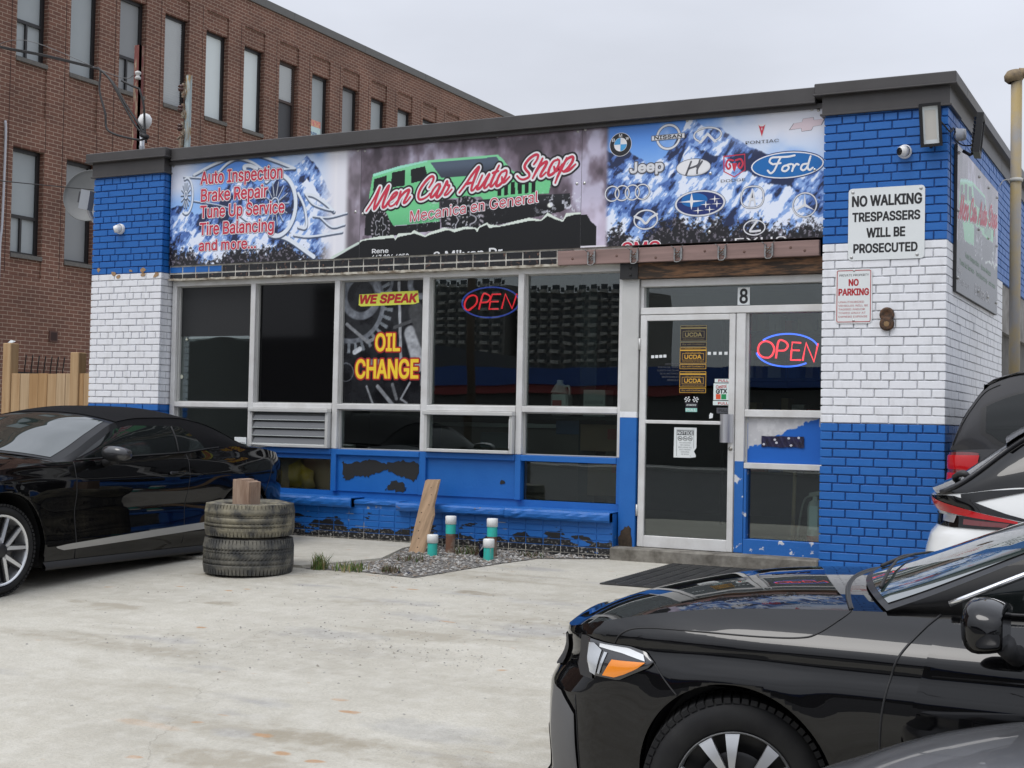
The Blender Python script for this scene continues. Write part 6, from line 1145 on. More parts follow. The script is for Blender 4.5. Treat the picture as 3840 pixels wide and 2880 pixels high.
t = thing('plastic_jug', 'pale plastic jug with a red label inside the last pane before the door', 'jug', (5.45, .55, .0)); b = MB(); b.bbox(5.36, 5.54, .45, .58, .02, .24, .02); b.lathe([(.09, 0), (.05, .07), (.03, .09), (.03, .12), (0, .12)], (5.43, .515, .24), (0, 0, 1), 16); b.tube(spline([(5.46, .5, .29), (5.53, .5, .30), (5.54, .5, .2)], 4), .012, 6); b.build('bottle', mat('jug_pale', (.50, .46, .44), .5), t); b = MB(); b.box(5.385, 5.48, .447, .45, .08, .17); b.build('label', mat('jug_label', (.40, .06, .05), .5), t)
t = thing('pale_box', 'pale cardboard box with faint print beside the jug inside the last pane', 'box', (5.78, .6, 0)); b = MB(); b.bbox(5.68, 5.90, .5, .7, .02, .27, .004); b.build('carton', mat('carton_pale', (.38, .37, .35), .8), t); lettering('HANDLE WITH CARE', 5.70, 5.88, .14, .17, .497, mat('carton_print', (.1, .1, .1), .8), t)
t = thing('window_shelf', 'dark shelf running inside the window panes', 'shelf', (4, .5, 0)); b = MB(); b.box(3.2, 6.15, .35, .75, -.01, .02); b.build('board', m_black, t)
for k, (x0, x1, z0, z1, c, lab) in enumerate(((5.60, 6.05, -.30, -.05, (.20, .12, .075), 'brown carton with red print high in the stack behind the lower right pane'), (5.66, 6.08, -.72, -.36, (.17, .105, .065), 'brown carton on the floor in the stack behind the lower right pane'), (5.30, 5.55, -.15, -.02, (.07, .11, .22), 'blue and white carton on the shelf behind the lower right pane'), (4.45, 4.85, -.30, -.15, (.17, .17, .18), 'grey desk printer behind the hinged vent window'))):
    t = thing('storage_box', lab, 'box', ((x0 + x1) / 2, .8, z0)); b = MB(); b.bbox(x0, x1, .62 + .05 * k, 1.0, z0, z1, .004); b.build('carton', mat('carton%d' % k, c, .8), t); 
    if k < 2: b = MB(); b.box(x1 - .17, x1 - .03, .617 + .05 * k, .62 + .05 * k, z1 - .14, z1 - .04); b.build('print_patch', mat('carton_red', (.25, .05, .04), .8), t)
t = thing('paper_cup', 'white cup on the desk behind the hinged vent window', 'cup', (4.98, .5, -.11)); b = MB(); b.lathe([(.026, -.14), (.038, .0), (.034, .0), (.024, -.13)], (4.98, .45, .01), (0, 0, 1), 16); b.build('cup_body', m_plate, t)
t = thing('yellow_bag', 'crumpled yellow bag behind the dusty pane above the ledge', 'bag', (2.62, .4, -.76)); b = MB()
b.grid([[(2.44 + .31 * i / 8 + .02 * math.sin(j), .36 + .05 * math.sin(i * .8) + .02 * math.cos(j * 1.3), -.76 + (.30 - .10 * abs(i - 3) / 4) * j / 6) for j in range(7)] for i in range(9)]); b.build('bag_body', mat('bag_yellow', (.62, .56, .07), .5, col2=(.66, .62, .34), scale=8), t)
t = thing('small_label', 'small white printed label on the sill just behind the black car', 'label', (2.04, .1, -.31)); b = MB(); b.bbox(1.94, 2.09, .09, .10, -.335, -.255, .002); b.build('card', m_plate, t); lettering('PowerStop', 1.975, 2.08, -.322, -.302, .087, m_ltr, t)
t = thing('stock_shelf', 'dark rack of small boxes and bottles at the back of the shop room', 'shelf', (6.9, 3.2, -1.1)); b = MB()
for z in (-.55, -.05, .45, .95): b.box(6.2, 7.6, 3.0, 3.4, z, z + .03)
for x in (6.2, 7.57): b.box(x, x + .03, 3.0, 3.4, -1.1, 1.3)
b.build('rack', m_black, t)
for z in (-.52, -.02, .48, .98):
    x = 6.26; b = MB()
    while x < 7.5: w_ = .07 + .10 * rng.random(); b.bbox(x, x + w_, 3.02, 3.25, z, z + .10 + .2 * rng.random(), .004, int(rng.integers(0, 4))); x += w_ + .02 + .06 * rng.random()
    b.build('stock', [mat('stock_a', (.45, .43, .40), .6), mat('stock_b', (.35, .05, .04), .6), mat('stock_c', (.05, .10, .28), .6), mat('stock_d', (.25, .18, .10), .7)], t)
t = thing('front_counter', 'plain service counter with papers inside the shop behind the last panes', 'counter', (4.6, 2.0, -1.1)); b = MB(); b.bbox(3.4, 5.5, 1.8, 2.3, -1.1, -.1, .01); b.build('counter_body', mat('counter_wood', (.16, .13, .11), .6), t); b = MB(); b.box(3.35, 5.55, 1.75, 2.35, -.1, -.06); b.build('counter_top', mat('counter_top', (.36, .35, .33), .4), t); b = MB(); [b.box(x, x + .2, 1.85, 2.1, -.058 + i * .001, -.056 + i * .001) for i, x in enumerate((3.6, 4.2, 4.9))]; b.build('paper', m_plate, t)
# ---------------------------------------------------------------- across the street (seen mirrored in the glass)
def tower(x, y, w_, d_, floors, label):
    t = thing('apartment_tower', label, 'building', (x, y, -2)); H = floors * 2.9 - 2
    b = MB(); b.box(x - w_ / 2, x + w_ / 2, y - d_, y, -2, H); b.build('wall', mat('tower_wall', (.13, .125, .12), .8), t)
    s = MB(); g_ = MB()
    for k in range(floors):
        z = -2 + 2.9 * k + 2.9
        for j in range(int(w_ / 4.4)):
            x0 = x - w_ / 2 + 4.4 * j + .5; s.box(x0, x0 + 2.6, y, y + 1.5, z - .15, z + .85); g_.box(x0 + 2.8, x0 + 3.8, y, y + .03, z + .3, z + 1.8); g_.box(x0, x0 + 2.6, y, y + .03, z + 1.0, z + 2.5)
    s.build('balcony', mat('balcony_white', (.27, .265, .255), .8), t); g_.build('window', mat('tower_glass', (.05, .055, .06), .15), t)
tower(-242, -400, 80, 22, 17, 'tall apartment tower with pale balconies mirrored in the window with the oval neon sign'); tower(-176, -405, 48, 22, 16, 'broad apartment tower with pale balconies mirrored in the last pane before the door')
t = thing('street_shop', 'long low shop with a blue roof band across the street mirrored in the glass', 'building', (-8, -42, -1.8)); b = MB(); b.box(-24, 40, -60, -42, -1.8, 1.5, 0); b.box(-24, 40, -60, -41.7, 1.6, 2.4, 1); b.box(-24, -8, -60, -41.8, 1.2, 1.6, 2); b.box(-70, -25, -60, -42, -1.8, 3.9, 0); b.build('wall', [mat('street_wall', (.07, .068, .064), .8), mat('street_blue', (.02, .06, .22), .5), mat('street_red', (.20, .03, .03), .6)], t)
t = thing('utility_pole', 'wooden utility pole with wires across the street mirrored in the glass', 'utility pole', (-12, -30, -1.8)); b = MB(); b.tube([(-12, -30, -1.8), (-12, -30, 8)], .15, 10); b.box(-13, -11, -30.1, -29.9, 7, 7.2); b.tube([(-80, -30, 8), (-12, -30, 7), (60, -30, 8)], .03, 5); b.tube([(-80, -30, 7), (-12, -30, 6), (60, -30, 7)], .03, 5); b.build('pole', mat('pole_wood', (.10, .075, .055), .9), t)
# ---------------------------------------------------------------- cars
def ip(L):
    "smooth interpolation through (x, y) knots (monotone cubic)"
    x = np.array([p[0] for p in L], float); y = np.array([p[1] for p in L], float); h = np.diff(x); d = np.diff(y) / h; m = np.zeros_like(y); m[1:-1] = np.where(d[:-1] * d[1:] > 0, 2 * d[:-1] * d[1:] / (d[:-1] + d[1:] + 1e-12), 0); m[0] = d[0]; m[-1] = d[-1]
    def f(t):
        t = min(max(float(t), x[0]), x[-1]); i = min(max(int(np.searchsorted(x, t)) - 1, 0), len(x) - 2); s = (t - x[i]) / h[i]
        return (2 * s ** 3 - 3 * s ** 2 + 1) * y[i] + (s ** 3 - 2 * s ** 2 + s) * h[i] * m[i] + (-2 * s ** 3 + 3 * s ** 2) * y[i + 1] + (s ** 3 - s ** 2) * h[i] * m[i + 1]
    return f
class Car:
    def __init__(c, name, label, O, U, V, sp, cat='car'):
        c.sp = sp; c.O = Vector(O); c.U = Vector(U); c.V = Vector(V); c.t = thing(name, label, cat, tuple(O)); c.paint = sp['paint']
        P = np.array(spline(sp['plan'], 24)); d = np.r_[0, np.cumsum(np.hypot(*np.diff(P, axis=0).T))]; n = 900; s = np.linspace(0, d[-1], n); c.S = d[-1]; c.s = s
        c.pu = np.interp(s, d, P[:, 0]); c.pb = np.maximum(np.interp(s, d, P[:, 1]), 0); tu = np.gradient(c.pu, s); tb = np.gradient(c.pb, s); l = np.hypot(tu, tb); c.nu = -tb / l; c.nb = tu / l
        c.L = P[-1][0]; c.zsh = ip(sp['zsh']); c.zrk = ip(sp['zrk']); c.side = ip(sp['side']); c.nose = ip(sp['nose']); c.tail = ip(sp['tail']); c.cr = ip(sp['crown']); c.Tz = ip([(a, z) for a, z, b in sp['T']]); c.Tb = ip([(a, b) for a, z, b in sp['T']]); c.rc = ip(sp['rc']); c.bow = ip(sp['bow'])
        c.imax = int(np.argmax(c.pb))
    def W(c, u, v, w): p = c.O + c.U * u + c.V * v; return (p.x, p.y, c.O.z + w)
    def s_u(c, u):      # arc position of station u along the flank
        return float(np.interp(u, np.maximum.accumulate(c.pu), c.s))
    def at(c, s):
        g = lambda A: float(np.interp(s, c.s, A)); return g(c.pu), g(c.pb), g(c.nu), g(c.nb)
    def inset(c, s, u, nu, w):
        kn = smooth(.15, .85, -nu) if u < c.L / 2 else 0.0; kt = smooth(.15, .85, nu) if u >= c.L / 2 else 0.0
        return float(c.side(w) * (1 - kn - kt) + c.nose(w) * kn + c.tail(w) * kt)
    def P3(c, s, w, off=0.0, sg=1):
        u, b, nu, nb = c.at(s); i = c.inset(s, u, nu, w) - off
        for (cu, cw, Rr) in c.sp['arch']:
            dd = math.hypot(u - cu, w - cw) - Rr
            if nb > .8: i -= .008 * math.exp(-(dd / .075) ** 2)
        for (u0, u1, w0, w1, k) in c.sp.get('dents', ()):
            i -= k * float(smooth(u0 - .5, u0 + .2, u) * smooth(u1 + .5, u1 - .2, u)) * math.exp(-((w - w0) / w1) ** 2)
        uu = u - nu * i; bb = max(b - nb * i, 0.0); return uu, bb, w
    def pt(c, s, w, off=0.0, sg=1): u, b, w = c.P3(s, w, off); return c.W(u, b * sg, w)
    def zlow(c, u):
        z = c.zrk(u)
        for (cu, cw, Rr) in c.sp['arch']:
            if abs(u - cu) < Rr: z = max(z, cw + math.sqrt(Rr * Rr - (u - cu) ** 2))
        return z
    def shell(c):
        us = []; S_ = set(np.linspace(0, c.S, 150))
        for (cu, cw, Rr) in c.sp['arch']:
            for a in np.linspace(-1, 1, 41): S_.add(c.s_u(cu + Rr * math.sin(a * math.pi / 2)))
            S_.add(c.s_u(cu - Rr) - .002); S_.add(c.s_u(cu + Rr) + .002)
        S_ = sorted(S_); b = MB(); lin_ = MB()
        for sg in (1, -1):
            G = []; F = []
            for s in S_:
                u = c.at(s)[0]; z0, z1 = c.zlow(u), c.zsh(u); zr = c.zrk(u); G.append([c.pt(s, max(z0, zr + (z1 - zr) * t), 0, sg) for t in np.linspace(0, 1, 44)])
                uu, bb, _ = c.P3(s, z0); F.append([c.W(uu, sg * max(bb - k, 0), z0 + e) for k, e in ((0, 0), (.012, .006), (.05, .008))])
                lin_row = [c.W(uu, sg * max(bb - k, 0), z0 + .008) for k in (.05, .42)]; us.append(lin_row)
            b.grid(G); b.grid(F); lin_.grid(us[-len(S_):])
        D = []
        for s in S_:
            u, e, z = c.P3(s, c.zsh(c.at(s)[0])); D.append([c.W(u, e * q, z + c.cr(u) * (1 - abs(q) ** c.sp.get('cp', 2.3))) for q in np.linspace(-1, 1, 33)])
        b.grid(D); c.body = b.build('body', c.paint, c.t);
        u0, u1 = .55, c.L - .5; bw = max(c.pb) - .22
        for k in range(1):
            A = [c.W(a, d * bw, z) for z in (c.zrk(c.L / 2) + .02, .62) for d in (-1, 1) for a in (u0, u1)]; lin_.add(A, [(0, 1, 3, 2), (4, 5, 7, 6), (0, 1, 5, 4), (2, 3, 7, 6), (0, 2, 6, 4), (1, 3, 7, 5)])
        lin_.build('underbody', m_black, c.t)
    def E(c, u): return c.P3(c.s_u(u), c.zsh(u))
    def roofpt(c, u, q, off=0.0):
        z = c.Tz(u) + c.rc(u) * (1 - abs(q) ** 2.4); return c.W(u - c.bow(u) * (1 - q * q), q * (c.Tb(u) + off * .5), z + off)
    def green(c, u0, u1, mr, name='roof', n=60):
        b = MB(); us = np.linspace(u0, u1, n)
        for sg in (1, -1): b.grid([[c.G(u, t, 0, sg) for t in np.linspace(0, 1, 14)] for u in us])
        b.grid([[c.roofpt(u, q) for q in np.linspace(-1, 1, 29)] for u in us]); return b.build(name, mr, c.body)
    def G(c, u, t, off=0.0, sg=1):
        ue, be, ze = c.E(u); tb, tz = c.Tb(u), c.Tz(u); bl = .025 * math.sin(math.pi * t) * min(1, (tz - ze) / .2)
        return c.W(u, sg * (be + (tb - be) * t + bl + off), ze + (tz - ze) * t)
    def Gw(c, u, w, off=.003, sg=1):
        ze, tz = c.E(u)[2], c.Tz(u); return c.G(u, min(max((w - ze) / max(tz - ze, 1e-4), -.02), 1), off, sg)
    def gpatch(c, name, mm, u0, u1, zl, zu, off=.003, n=40, sides=(1, -1), parent=None):
        o = None
        for sg in sides:
            b = MB(); b.grid([[c.Gw(u, zl(u) + (zu(u) - zl(u)) * t, off, sg) for t in np.linspace(0, 1, 10)] for u in np.linspace(u0, u1, n)]); o = b.build(name, mm, parent or c.t)
        return o
    def rpatch(c, name, mm, u0, u1, q0=-.93, q1=.93, off=.003, n=40, parent=None):
        b = MB(); b.grid([[c.roofpt(u, q, off) for q in np.linspace(q0, q1, 25)] for u in np.linspace(u0, u1, n)]); return b.build(name, mm, parent or c.t)
    def poly(c, name, mm, P, off=.004, nr=22, nt=8, sides=(1,), parent=None, bulge=0, n=6):
        "patch on the flank: P = lower edge list of (s, w) and upper edge list"
        lo, up = [np.array(x, float) for x in P]; f = lambda A, t: np.array([np.interp(t, np.linspace(0, 1, len(A)), A[:, 0]), np.interp(t, np.linspace(0, 1, len(A)), A[:, 1])]); o = None
        for sg in sides:
            b = MB(); b.grid([[c.pt(*(f(lo, r) * (1 - t) + f(up, r) * t), off + bulge * math.sin(math.pi * r) ** .5 * math.sin(math.pi * t) ** .5, sg) for t in np.linspace(0, 1, nt)] for r in np.linspace(0, 1, nr)]); o = b.build(name, mm, parent or c.t)
        return o
    def seam(c, lines, r=.0035, sides=(1, -1), off=.0005, mm=None, name='panel_gap'):
        for L in lines:
            for sg in sides: b = MB(); b.tube([c.pt(c.s_u(p[0]) if p[0] >= 0 else -p[0], p[1], off, sg) for p in spline(L, 6)], r, 5); b.build(name, mm or m_black, c.body)
    def deck(c, u, q, off=.002):
        s = c.s_u(u); ue, e, z = c.P3(s, c.zsh(u)); return c.W(ue, e * q, z + c.cr(ue) * (1 - abs(q) ** c.sp.get('cp', 2.3)) + off)
    def wheel(c, u, w, R_, r_, wd, style, steer=0, sides=(1, -1), inset=.03, paint=None):
        for sg in sides:
            b_ = c.P3(c.s_u(u), c.zlow(u) + .05)[1] - inset; ctr = Vector(c.W(u, sg * b_, w)); ax = (c.V * sg); q = Matrix.Rotation(steer, 3, 'Z'); ax = q @ ax; fw = q @ c.U; up = Vector((0, 0, 1))
            T = MB(); T.lathe([(r_ * .97, -wd), (r_ + .004, -wd), (r_ + (R_ - r_) * .5, -wd - .008), (R_ - .018, -wd + .008), (R_, -wd + .035), (R_, -.035), (R_ - .018, -.008), (r_ + (R_ - r_) * .55, .006), (r_ + .012, .002), (r_ + .002, -.008), (r_ * .97, -.02)], ctr, ax, 72)
            for i in range(64):
                a = 2 * math.pi * i / 64; d = fw * math.cos(a) + up * math.sin(a); s_ = fw * -math.sin(a) + up * math.cos(a)
                for h in (-.03, -wd + .03): T.obox(ctr + d * (R_ - .004) + ax * h, d * .009, s_ * R_ * .036, ax * .024)
                T.obox(ctr + d * (R_ - .001) + ax * (-wd / 2), d * .005, s_ * R_ * .034, ax * (wd * .22))
            tw = T.build('wheel', mat('tyre_black', (.009, .009, .010), .75, col2=(.016, .016, .016), scale=9, spec=.3), c.t)
            Rm = MB(); Rm.lathe([(r_ * .985, .0), (r_, -.004), (r_ * .96, -.012), (r_ * .93, -.04), (r_ * .91, -wd + .02)], ctr, ax, 60, 0); K = MB()
            Rm.lathe([(r_ * .9, -.11), (0, -.12)], ctr, ax, 40, 1)
            pt2 = lambda a, rr, h: ctr + (fw * math.cos(a) + up * math.sin(a)) * rr + ax * h
            if style == 'split':      # machined thin double spokes on a black wheel
                for i in range(5):
                    for da in (-.17, .17):
                        a = 2 * math.pi * i / 5 + .35; o0, o1 = a + da * .35, a + da * 1.9; w0, w1 = .016, .013
                        for (h, wk, mi) in ((-.012, 1.9, 1), (-.004, 1.0, 0)):
                            s0 = (fw * -math.sin(a) + up * math.cos(a)); A = [pt2(o0, r_ * .2, h + .01) - s0 * w0 * wk, pt2(o0, r_ * .2, h + .01) + s0 * w0 * wk, pt2(o1, r_ * .95, h) + s0 * w1 * wk, pt2(o1, r_ * .95, h) - s0 * w1 * wk]; Bk = [p - ax * .03 for p in A]
                            Rm.add([tuple(p) for p in A + Bk], [(0, 1, 2, 3), (0, 1, 5, 4), (1, 2, 6, 5), (2, 3, 7, 6), (3, 0, 4, 7)], mi)
                Rm.lathe([(r_ * .99, .002), (r_ * .93, .0), (r_ * .925, -.006)], ctr, ax, 60, 0)
                Rm.lathe([(r_ * .22, -.008), (r_ * .2, .010), (r_ * .1, .014), (0, .014)], ctr, ax, 30, 1); K.lathe([(.17, -.06), (.17, -.075), (.06, -.07)], ctr, ax, 40, 2)
            else:                     # broad silver blades with dark gaps
                for i in range(5):
                    for da in (-.20, .20):
                        a = 2 * math.pi * i / 5 + .62; A = []
                        for rr, hw, h, k in ((r_ * .18, .10, .004, .6), (r_ * .45, .115, .012, .9), (r_ * .75, .12, .008, 1.15), (r_ * .965, .125, -.006, 1.25)):
                            for e in (-1, 1): A.append(pt2(a + da * k + e * hw * (1.0 if rr > r_ * .3 else 1.6), rr, h))
                        Rm.add([tuple(p) for p in A], [(0, 1, 3, 2), (2, 3, 5, 4), (4, 5, 7, 6)], 0, True); Rm.add([tuple(p) for p in A] + [tuple(p - ax * .025) for p in A], [(0, 2, 10, 8), (2, 4, 12, 10), (4, 6, 14, 12), (1, 3, 11, 9), (3, 5, 13, 11), (5, 7, 15, 13)], 0)
                Rm.lathe([(r_ * .2, 0), (r_ * .19, .012), (r_ * .1, .018), (0, .018)], ctr, ax, 30, 0)
                for i in range(5): a = 2 * math.pi * i / 5; K.lathe([(0, -.02), (.010, -.02), (.012, -.05)], pt2(a, r_ * .28, 0), ax, 8, 2)
                K.lathe([(r_ * .62, -.05), (r_ * .55, -.045), (r_ * .3, -.05)], ctr, ax, 40, 1)
            rim = Rm.build('rim', [paint or mat('rim_silver', (.52, .53, .54), .3, .7), mat('rim_black', (.012, .012, .013), .35)], tw)
            K.build('brake_disc', [m_black, mat('rim_black'), mat('disc_grey', (.20, .19, .18), .45, .6)], tw)
    def mirror(c, u, v, w, du, dv, dw, mm, sides=(1, -1), stem=True):
        for sg in sides:
            b = MB(); G_ = []
            for a in np.linspace(-math.pi / 2, math.pi / 2, 13):
                row = []
                for q in np.linspace(0, 2 * math.pi, 25):
                    ca, sa = math.cos(a), math.sin(a); cq, sq = math.cos(q), math.sin(q); pw = lambda x, e: math.copysign(abs(x) ** e, x)
                    x = du * pw(ca, .7) * pw(cq, .7); x = min(x, du * .45); y = dv * pw(sa, .8); z = dw * pw(ca, .7) * pw(sq, .75) * (1 - .22 * (x / du)); z += -.12 * dw * y / dv; row.append(c.W(u + x, sg * (v + y), w + z))
                G_.append(row)
            b.grid(G_); o = b.build('door_mirror', mm, c.t)
            b = MB(); A = [c.W(u + du * .47, sg * (v + dv * .82 * a), w + dw * .72 * z) for a, z in ((-1, -1), (1, -.9), (1, .8), (-1, .95))]; b.add(A, [(0, 1, 2, 3)]); b.build('mirror_glass', mat('mirror_glass', (.5, .52, .54), .03, 1), o)
            if stem: b = MB(); b.tube([c.W(u + .03, sg * (v - dv * .3), w - dw * .75), c.W(u + .04, sg * (v - dv * .8), w - dw * 1.2), c.W(u + .05, sg * (v - dv * 1.5), w - dw * 1.45)], [.035, .028, .035], 10); b.build('mirror_foot', m_black, o)
def car_paint(name, c, metal=0, rough=.28, flake=None): return mat(name, c, rough, metal, coat=1.0, spec=.5, col2=flake, scale=900) if flake else mat(name, c, rough, metal, coat=1.0)
m_cblack = mat('gloss_black', (.003, .003, .0034), .5, 0, coat=1.0, spec=.0); m_cgrey = car_paint('graphite_paint', (.26, .26, .27), .8, .3, (.34, .34, .35)); m_cwhite = car_paint('pearl_white', (.74, .75, .74), 0, .35); m_cvan = mat('van_grey', (.036, .036, .039), .45, .2, coat=.45, spec=.2)
m_wind = mat('tinted_glass', (.008, .010, .010), .02, spec=.5); m_winds = mat('windscreen_glass', (.018, .028, .025), .015, spec=1.0, coat=.6); m_winds2 = mat('saloon_windscreen', (.025, .042, .039), .015, spec=1.0, coat=1.0); m_winds2.node_tree.nodes['Principled BSDF'].inputs['IOR'].default_value = 1.9
m_chrome = mat('bright_trim', (.72, .73, .74), .18, .9); m_plast = mat('black_plastic', (.02, .02, .021), .55)
m_lamp_red = mat('lamp_red', (.42, .005, .008), .15, coat=.35, spec=.3); m_lamp_dk = mat('lamp_dark_red', (.13, .01, .012), .15, coat=1); m_lamp_clear = mat('lamp_clear', (.62, .64, .66), .12, .6, coat=1); m_amber = mat('lamp_amber', (.80, .24, .012), .2, coat=1); m_smoke = mat('lamp_smoke', (.03, .03, .033), .1, coat=1)
SIDE0 = [(.0, .06), (.16, .05), (.25, .028), (.42, .010), (.60, .0), (.68, .004), (.755, .020), (.785, .016), (.80, .020), (.85, .055), (.90, .105), (.94, .155), (.98, .20), (1.1, .26)]
# --- small black saloon in front
def saloon(name, label, O, U, V, paint, full=True):
    sp = dict(paint=paint, plan=[(0, 0), (.008, .2), (.035, .38), (.095, .55), (.19, .69), (.33, .79), (.52, .85), (.78, .885), (1.15, .90), (2.5, .905), (3.8, .88), (4.3, .80), (4.55, .6), (4.65, .3), (4.67, 0)],
              zsh=[(0, .755), (.1, .765), (.2, .785), (.4, .83), (.6, .873), (.8, .903), (1.0, .920), (1.3, .935), (1.6, .945), (2.5, .965), (3.6, .99), (4.3, 1.02), (4.67, 1.0)], zrk=[(0, .15), (.4, .14), (.6, .19), (1.3, .17), (3.2, .18), (4.0, .25), (4.67, .3)],
              side=SIDE0, nose=[(0, .07), (.12, .05), (.17, .0), (.22, .014), (.40, .0), (.54, .004), (.60, .03), (.66, .062), (.70, .07), (.745, .066), (.765, .072), (.85, .12)], tail=[(0, .1), (.3, .0), (.7, .0), (.9, .03), (1.05, .08)],
              crown=[(0, .012), (.1, .035), (.3, .062), (.7, .06), (1.3, .055), (2, .05), (4.2, .04), (4.67, .02)], cp=2.4, T=[(1.42, .945, .76), (1.55, 1.0, .75), (1.9, 1.165, .71), (2.25, 1.315, .66), (2.7, 1.375, .62), (3.2, 1.355, .64), (3.7, 1.24, .66), (4.2, 1.03, .71)], rc=[(1.42, .055), (1.9, .055), (2.4, .055), (3.6, .05), (4.2, .04)], bow=[(1.42, .20), (2.2, .06), (2.6, 0), (3.5, 0), (4.2, -.1)],
              arch=[(.94, .32, .352), (3.67, .32, .355)], dents=[(.75, 4.2, .775, .035, -.008), (1.3, 3.2, .42, .12, -.012)])
    c = Car(name, label, O, U, V, sp); c.shell(); c.green(1.42, 4.2, mat('pillar_black', (.004, .004, .0045), .4, coat=.2, spec=.2) if paint is m_cblack else paint)
    s_ = c.s_u
    c.rpatch('windscreen', m_winds2, 1.44, 2.22, -.93, .93); c.rpatch('rear_window', m_wind, 3.42, 4.1, -.85, .85)
    zl = lambda u: c.E(u)[2] + .018; zu = lambda u: max(c.Tz(u) - .055, c.E(u)[2] + .02)
    w1 = c.gpatch('side_window', m_wind, 1.66, 2.55, zl, zu); w2 = c.gpatch('side_window', m_wind, 2.60, 3.55, zl, zu)
    b = MB()
    for sg in (1, -1): b = MB(); b.tube([c.Gw(u, zu(u) + .006, .006, sg) for u in np.linspace(1.62, 3.6, 40)], .010, 6); b.build('bright_strip', m_chrome, c.body)
    b = MB()
    for sg in (1, -1): b = MB(); b.tube([c.Gw(u, c.E(u)[2] + .012, .002, sg) for u in np.linspace(1.66, 3.7, 40)], .006, 6); b.build('window_trim', m_plast, c.body)
    # hood shut line, cowl and wipers
    c.seam([[(.46, .745), (.50, .80), (.587, .826), (.80, .833), (1.02, .836), (1.153, .844), (1.21, .862), (1.28, .915), (1.30, .934)]], .0032)
    b = MB(); b.tube([c.deck(1.30 - .13 * (1 - q * q), q, .002) for q in np.linspace(-.985, .985, 40)], .006, 6); b.build('hood_gap', m_black, c.body)
    b = MB(); b.grid([[c.deck(1.305 - .13 * (1 - q * q) + (.19 + .0 * abs(q)) * t, q, .004 - .035 * math.sin(math.pi * t)) for q in np.linspace(-.97, .97, 41)] for t in np.linspace(0, 1, 6)]); cw = b.build('cowl', m_black, c.t)
    b = MB()
    for q0 in (.30, -.35):
        A = [c.roofpt(1.45, q0 + .42, .01), c.roofpt(1.49, q0 + .2, .022), c.roofpt(1.51, q0 - .1, .022), c.roofpt(1.53, q0 - .45, .018)]; b.tube(A, [.007, .006, .005, .004], 6); b.build('wiper', m_black, c.t); b = MB()
    # doors
    dz = lambda u: c.zrk(u) + .05
    d1 = [(1.425, .30), (1.430, .52), (1.438, .64), (1.458, .74), (1.485, .82), (1.545, .90), (1.59, .944)]
    for (ua, ub) in ((0, 1.10), (1.12, 2.05)):
        b1 = [(s_(1.435 + ua), .26)] + [(s_(1.435 + ua + (1.0 if ua else 1.09) * k / 12), .26) for k in range(1, 13)]; u1 = [(s_(1.60 + ua * .93 + (1.02) * k / 12), c.zsh(1.6 + ua * .93 + 1.02 * k / 12) - .004) for k in range(13)]
        dr_ = c.poly('door', paint, (b1, u1), off=.002, nr=30, nt=24, sides=(1, -1)); h = c.poly('door_handle', paint, ([(s_(2.30 + ua * .95), .845), (s_(2.48 + ua * .95), .850)], [(s_(2.30 + ua * .95), .872), (s_(2.48 + ua * .95), .878)]), off=.012, bulge=.012, parent=dr_)
    c.seam([d1, [(2.50, .27), (2.53, .6), (2.56, .85), (2.58, .955)]], .0045)
    c.seam([[(.60, .735), (.64, .711), (.689, .659), (.741, .612)]], .0028)
    # headlamps
    SL = lambda x: x
    hl_lo = [(.915, .762), (.924, .681), (.967, .638), (1.092, .636), (1.157, .668), (1.212, .694), (1.229, .715)]; hl_up = [(.915, .764), (1.018, .757), (1.127, .758), (1.193, .746), (1.229, .717)]
    hl = c.poly('headlight', m_smoke, (hl_lo, hl_up), off=.010, sides=(1, -1), bulge=.008, nr=30, nt=10)
    c.poly('lamp_surround', m_plast, ([(.850, .655), (.89, .625), (.965, .622)], [(.850, .765), (.89, .768), (.925, .765)]), off=.006, sides=(1, -1))
    for sg in (1, -1):
        c.poly('reflector', m_lamp_clear, ([(.935, .70), (.96, .648), (.990, .642)], [(.935, .75), (.965, .752), (1.008, .732)]), off=.020, sides=(sg,), parent=hl)
        c.poly('light_strip', mat('lamp_white', (.80, .82, .84), .15, coat=1), ([(.995, .742), (1.10, .733), (1.20, .716)], [(.995, .754), (1.127, .753), (1.19, .738)]), off=.020, sides=(sg,), parent=hl); c.poly('turn_signal', m_amber, ([(1.026, .646), (1.08, .646), (1.12, .661), (1.17, .686), (1.200, .709)], [(1.062, .706), (1.10, .707), (1.14, .709), (1.202, .712)]), off=.0205, sides=(sg,), parent=hl, bulge=.002)
        c.poly('lamp_divider', m_lamp_clear, ([(1.0, .650), (1.01, .647)], [(1.022, .728), (1.037, .727)]), off=.0205, sides=(sg,), parent=hl)
    # grille, bumper intake and lip
    c.poly('grille', m_plast, ([(0, .60), (.3, .60), (.56, .61), (.66, .63)], [(0, .715), (.3, .715), (.56, .725), (.67, .745)]), off=-.002 + .012, sides=(1, -1), nr=30)
    c.poly('lower_grille', m_plast, ([(0, .18), (.3, .18), (.52, .19)], [(0, .40), (.3, .40), (.50, .36)]), off=.006, sides=(1, -1))
    c.poly('bumper_vent', mat('satin_grey', (.09, .09, .092), .5), ([(.68, .20), (.78, .21), (.86, .22), (.885, .235)], [(.69, .56), (.78, .55), (.845, .505), (.875, .48)]), off=.008, sides=(1, -1), bulge=.012)
    b = MB()
    for sg in (1, -1): b.grid([[c.pt(s, w, o, sg) for w, o in ((.135, -.03), (.140, .02), (.150, .032), (.175, .012))] for s in np.linspace(0, .95, 50)])
    b.build('front_lip', m_plast, c.t); c.seam([[(.30, .55), (.31, .45), (.315, .3), (.31, .2)]], .002)
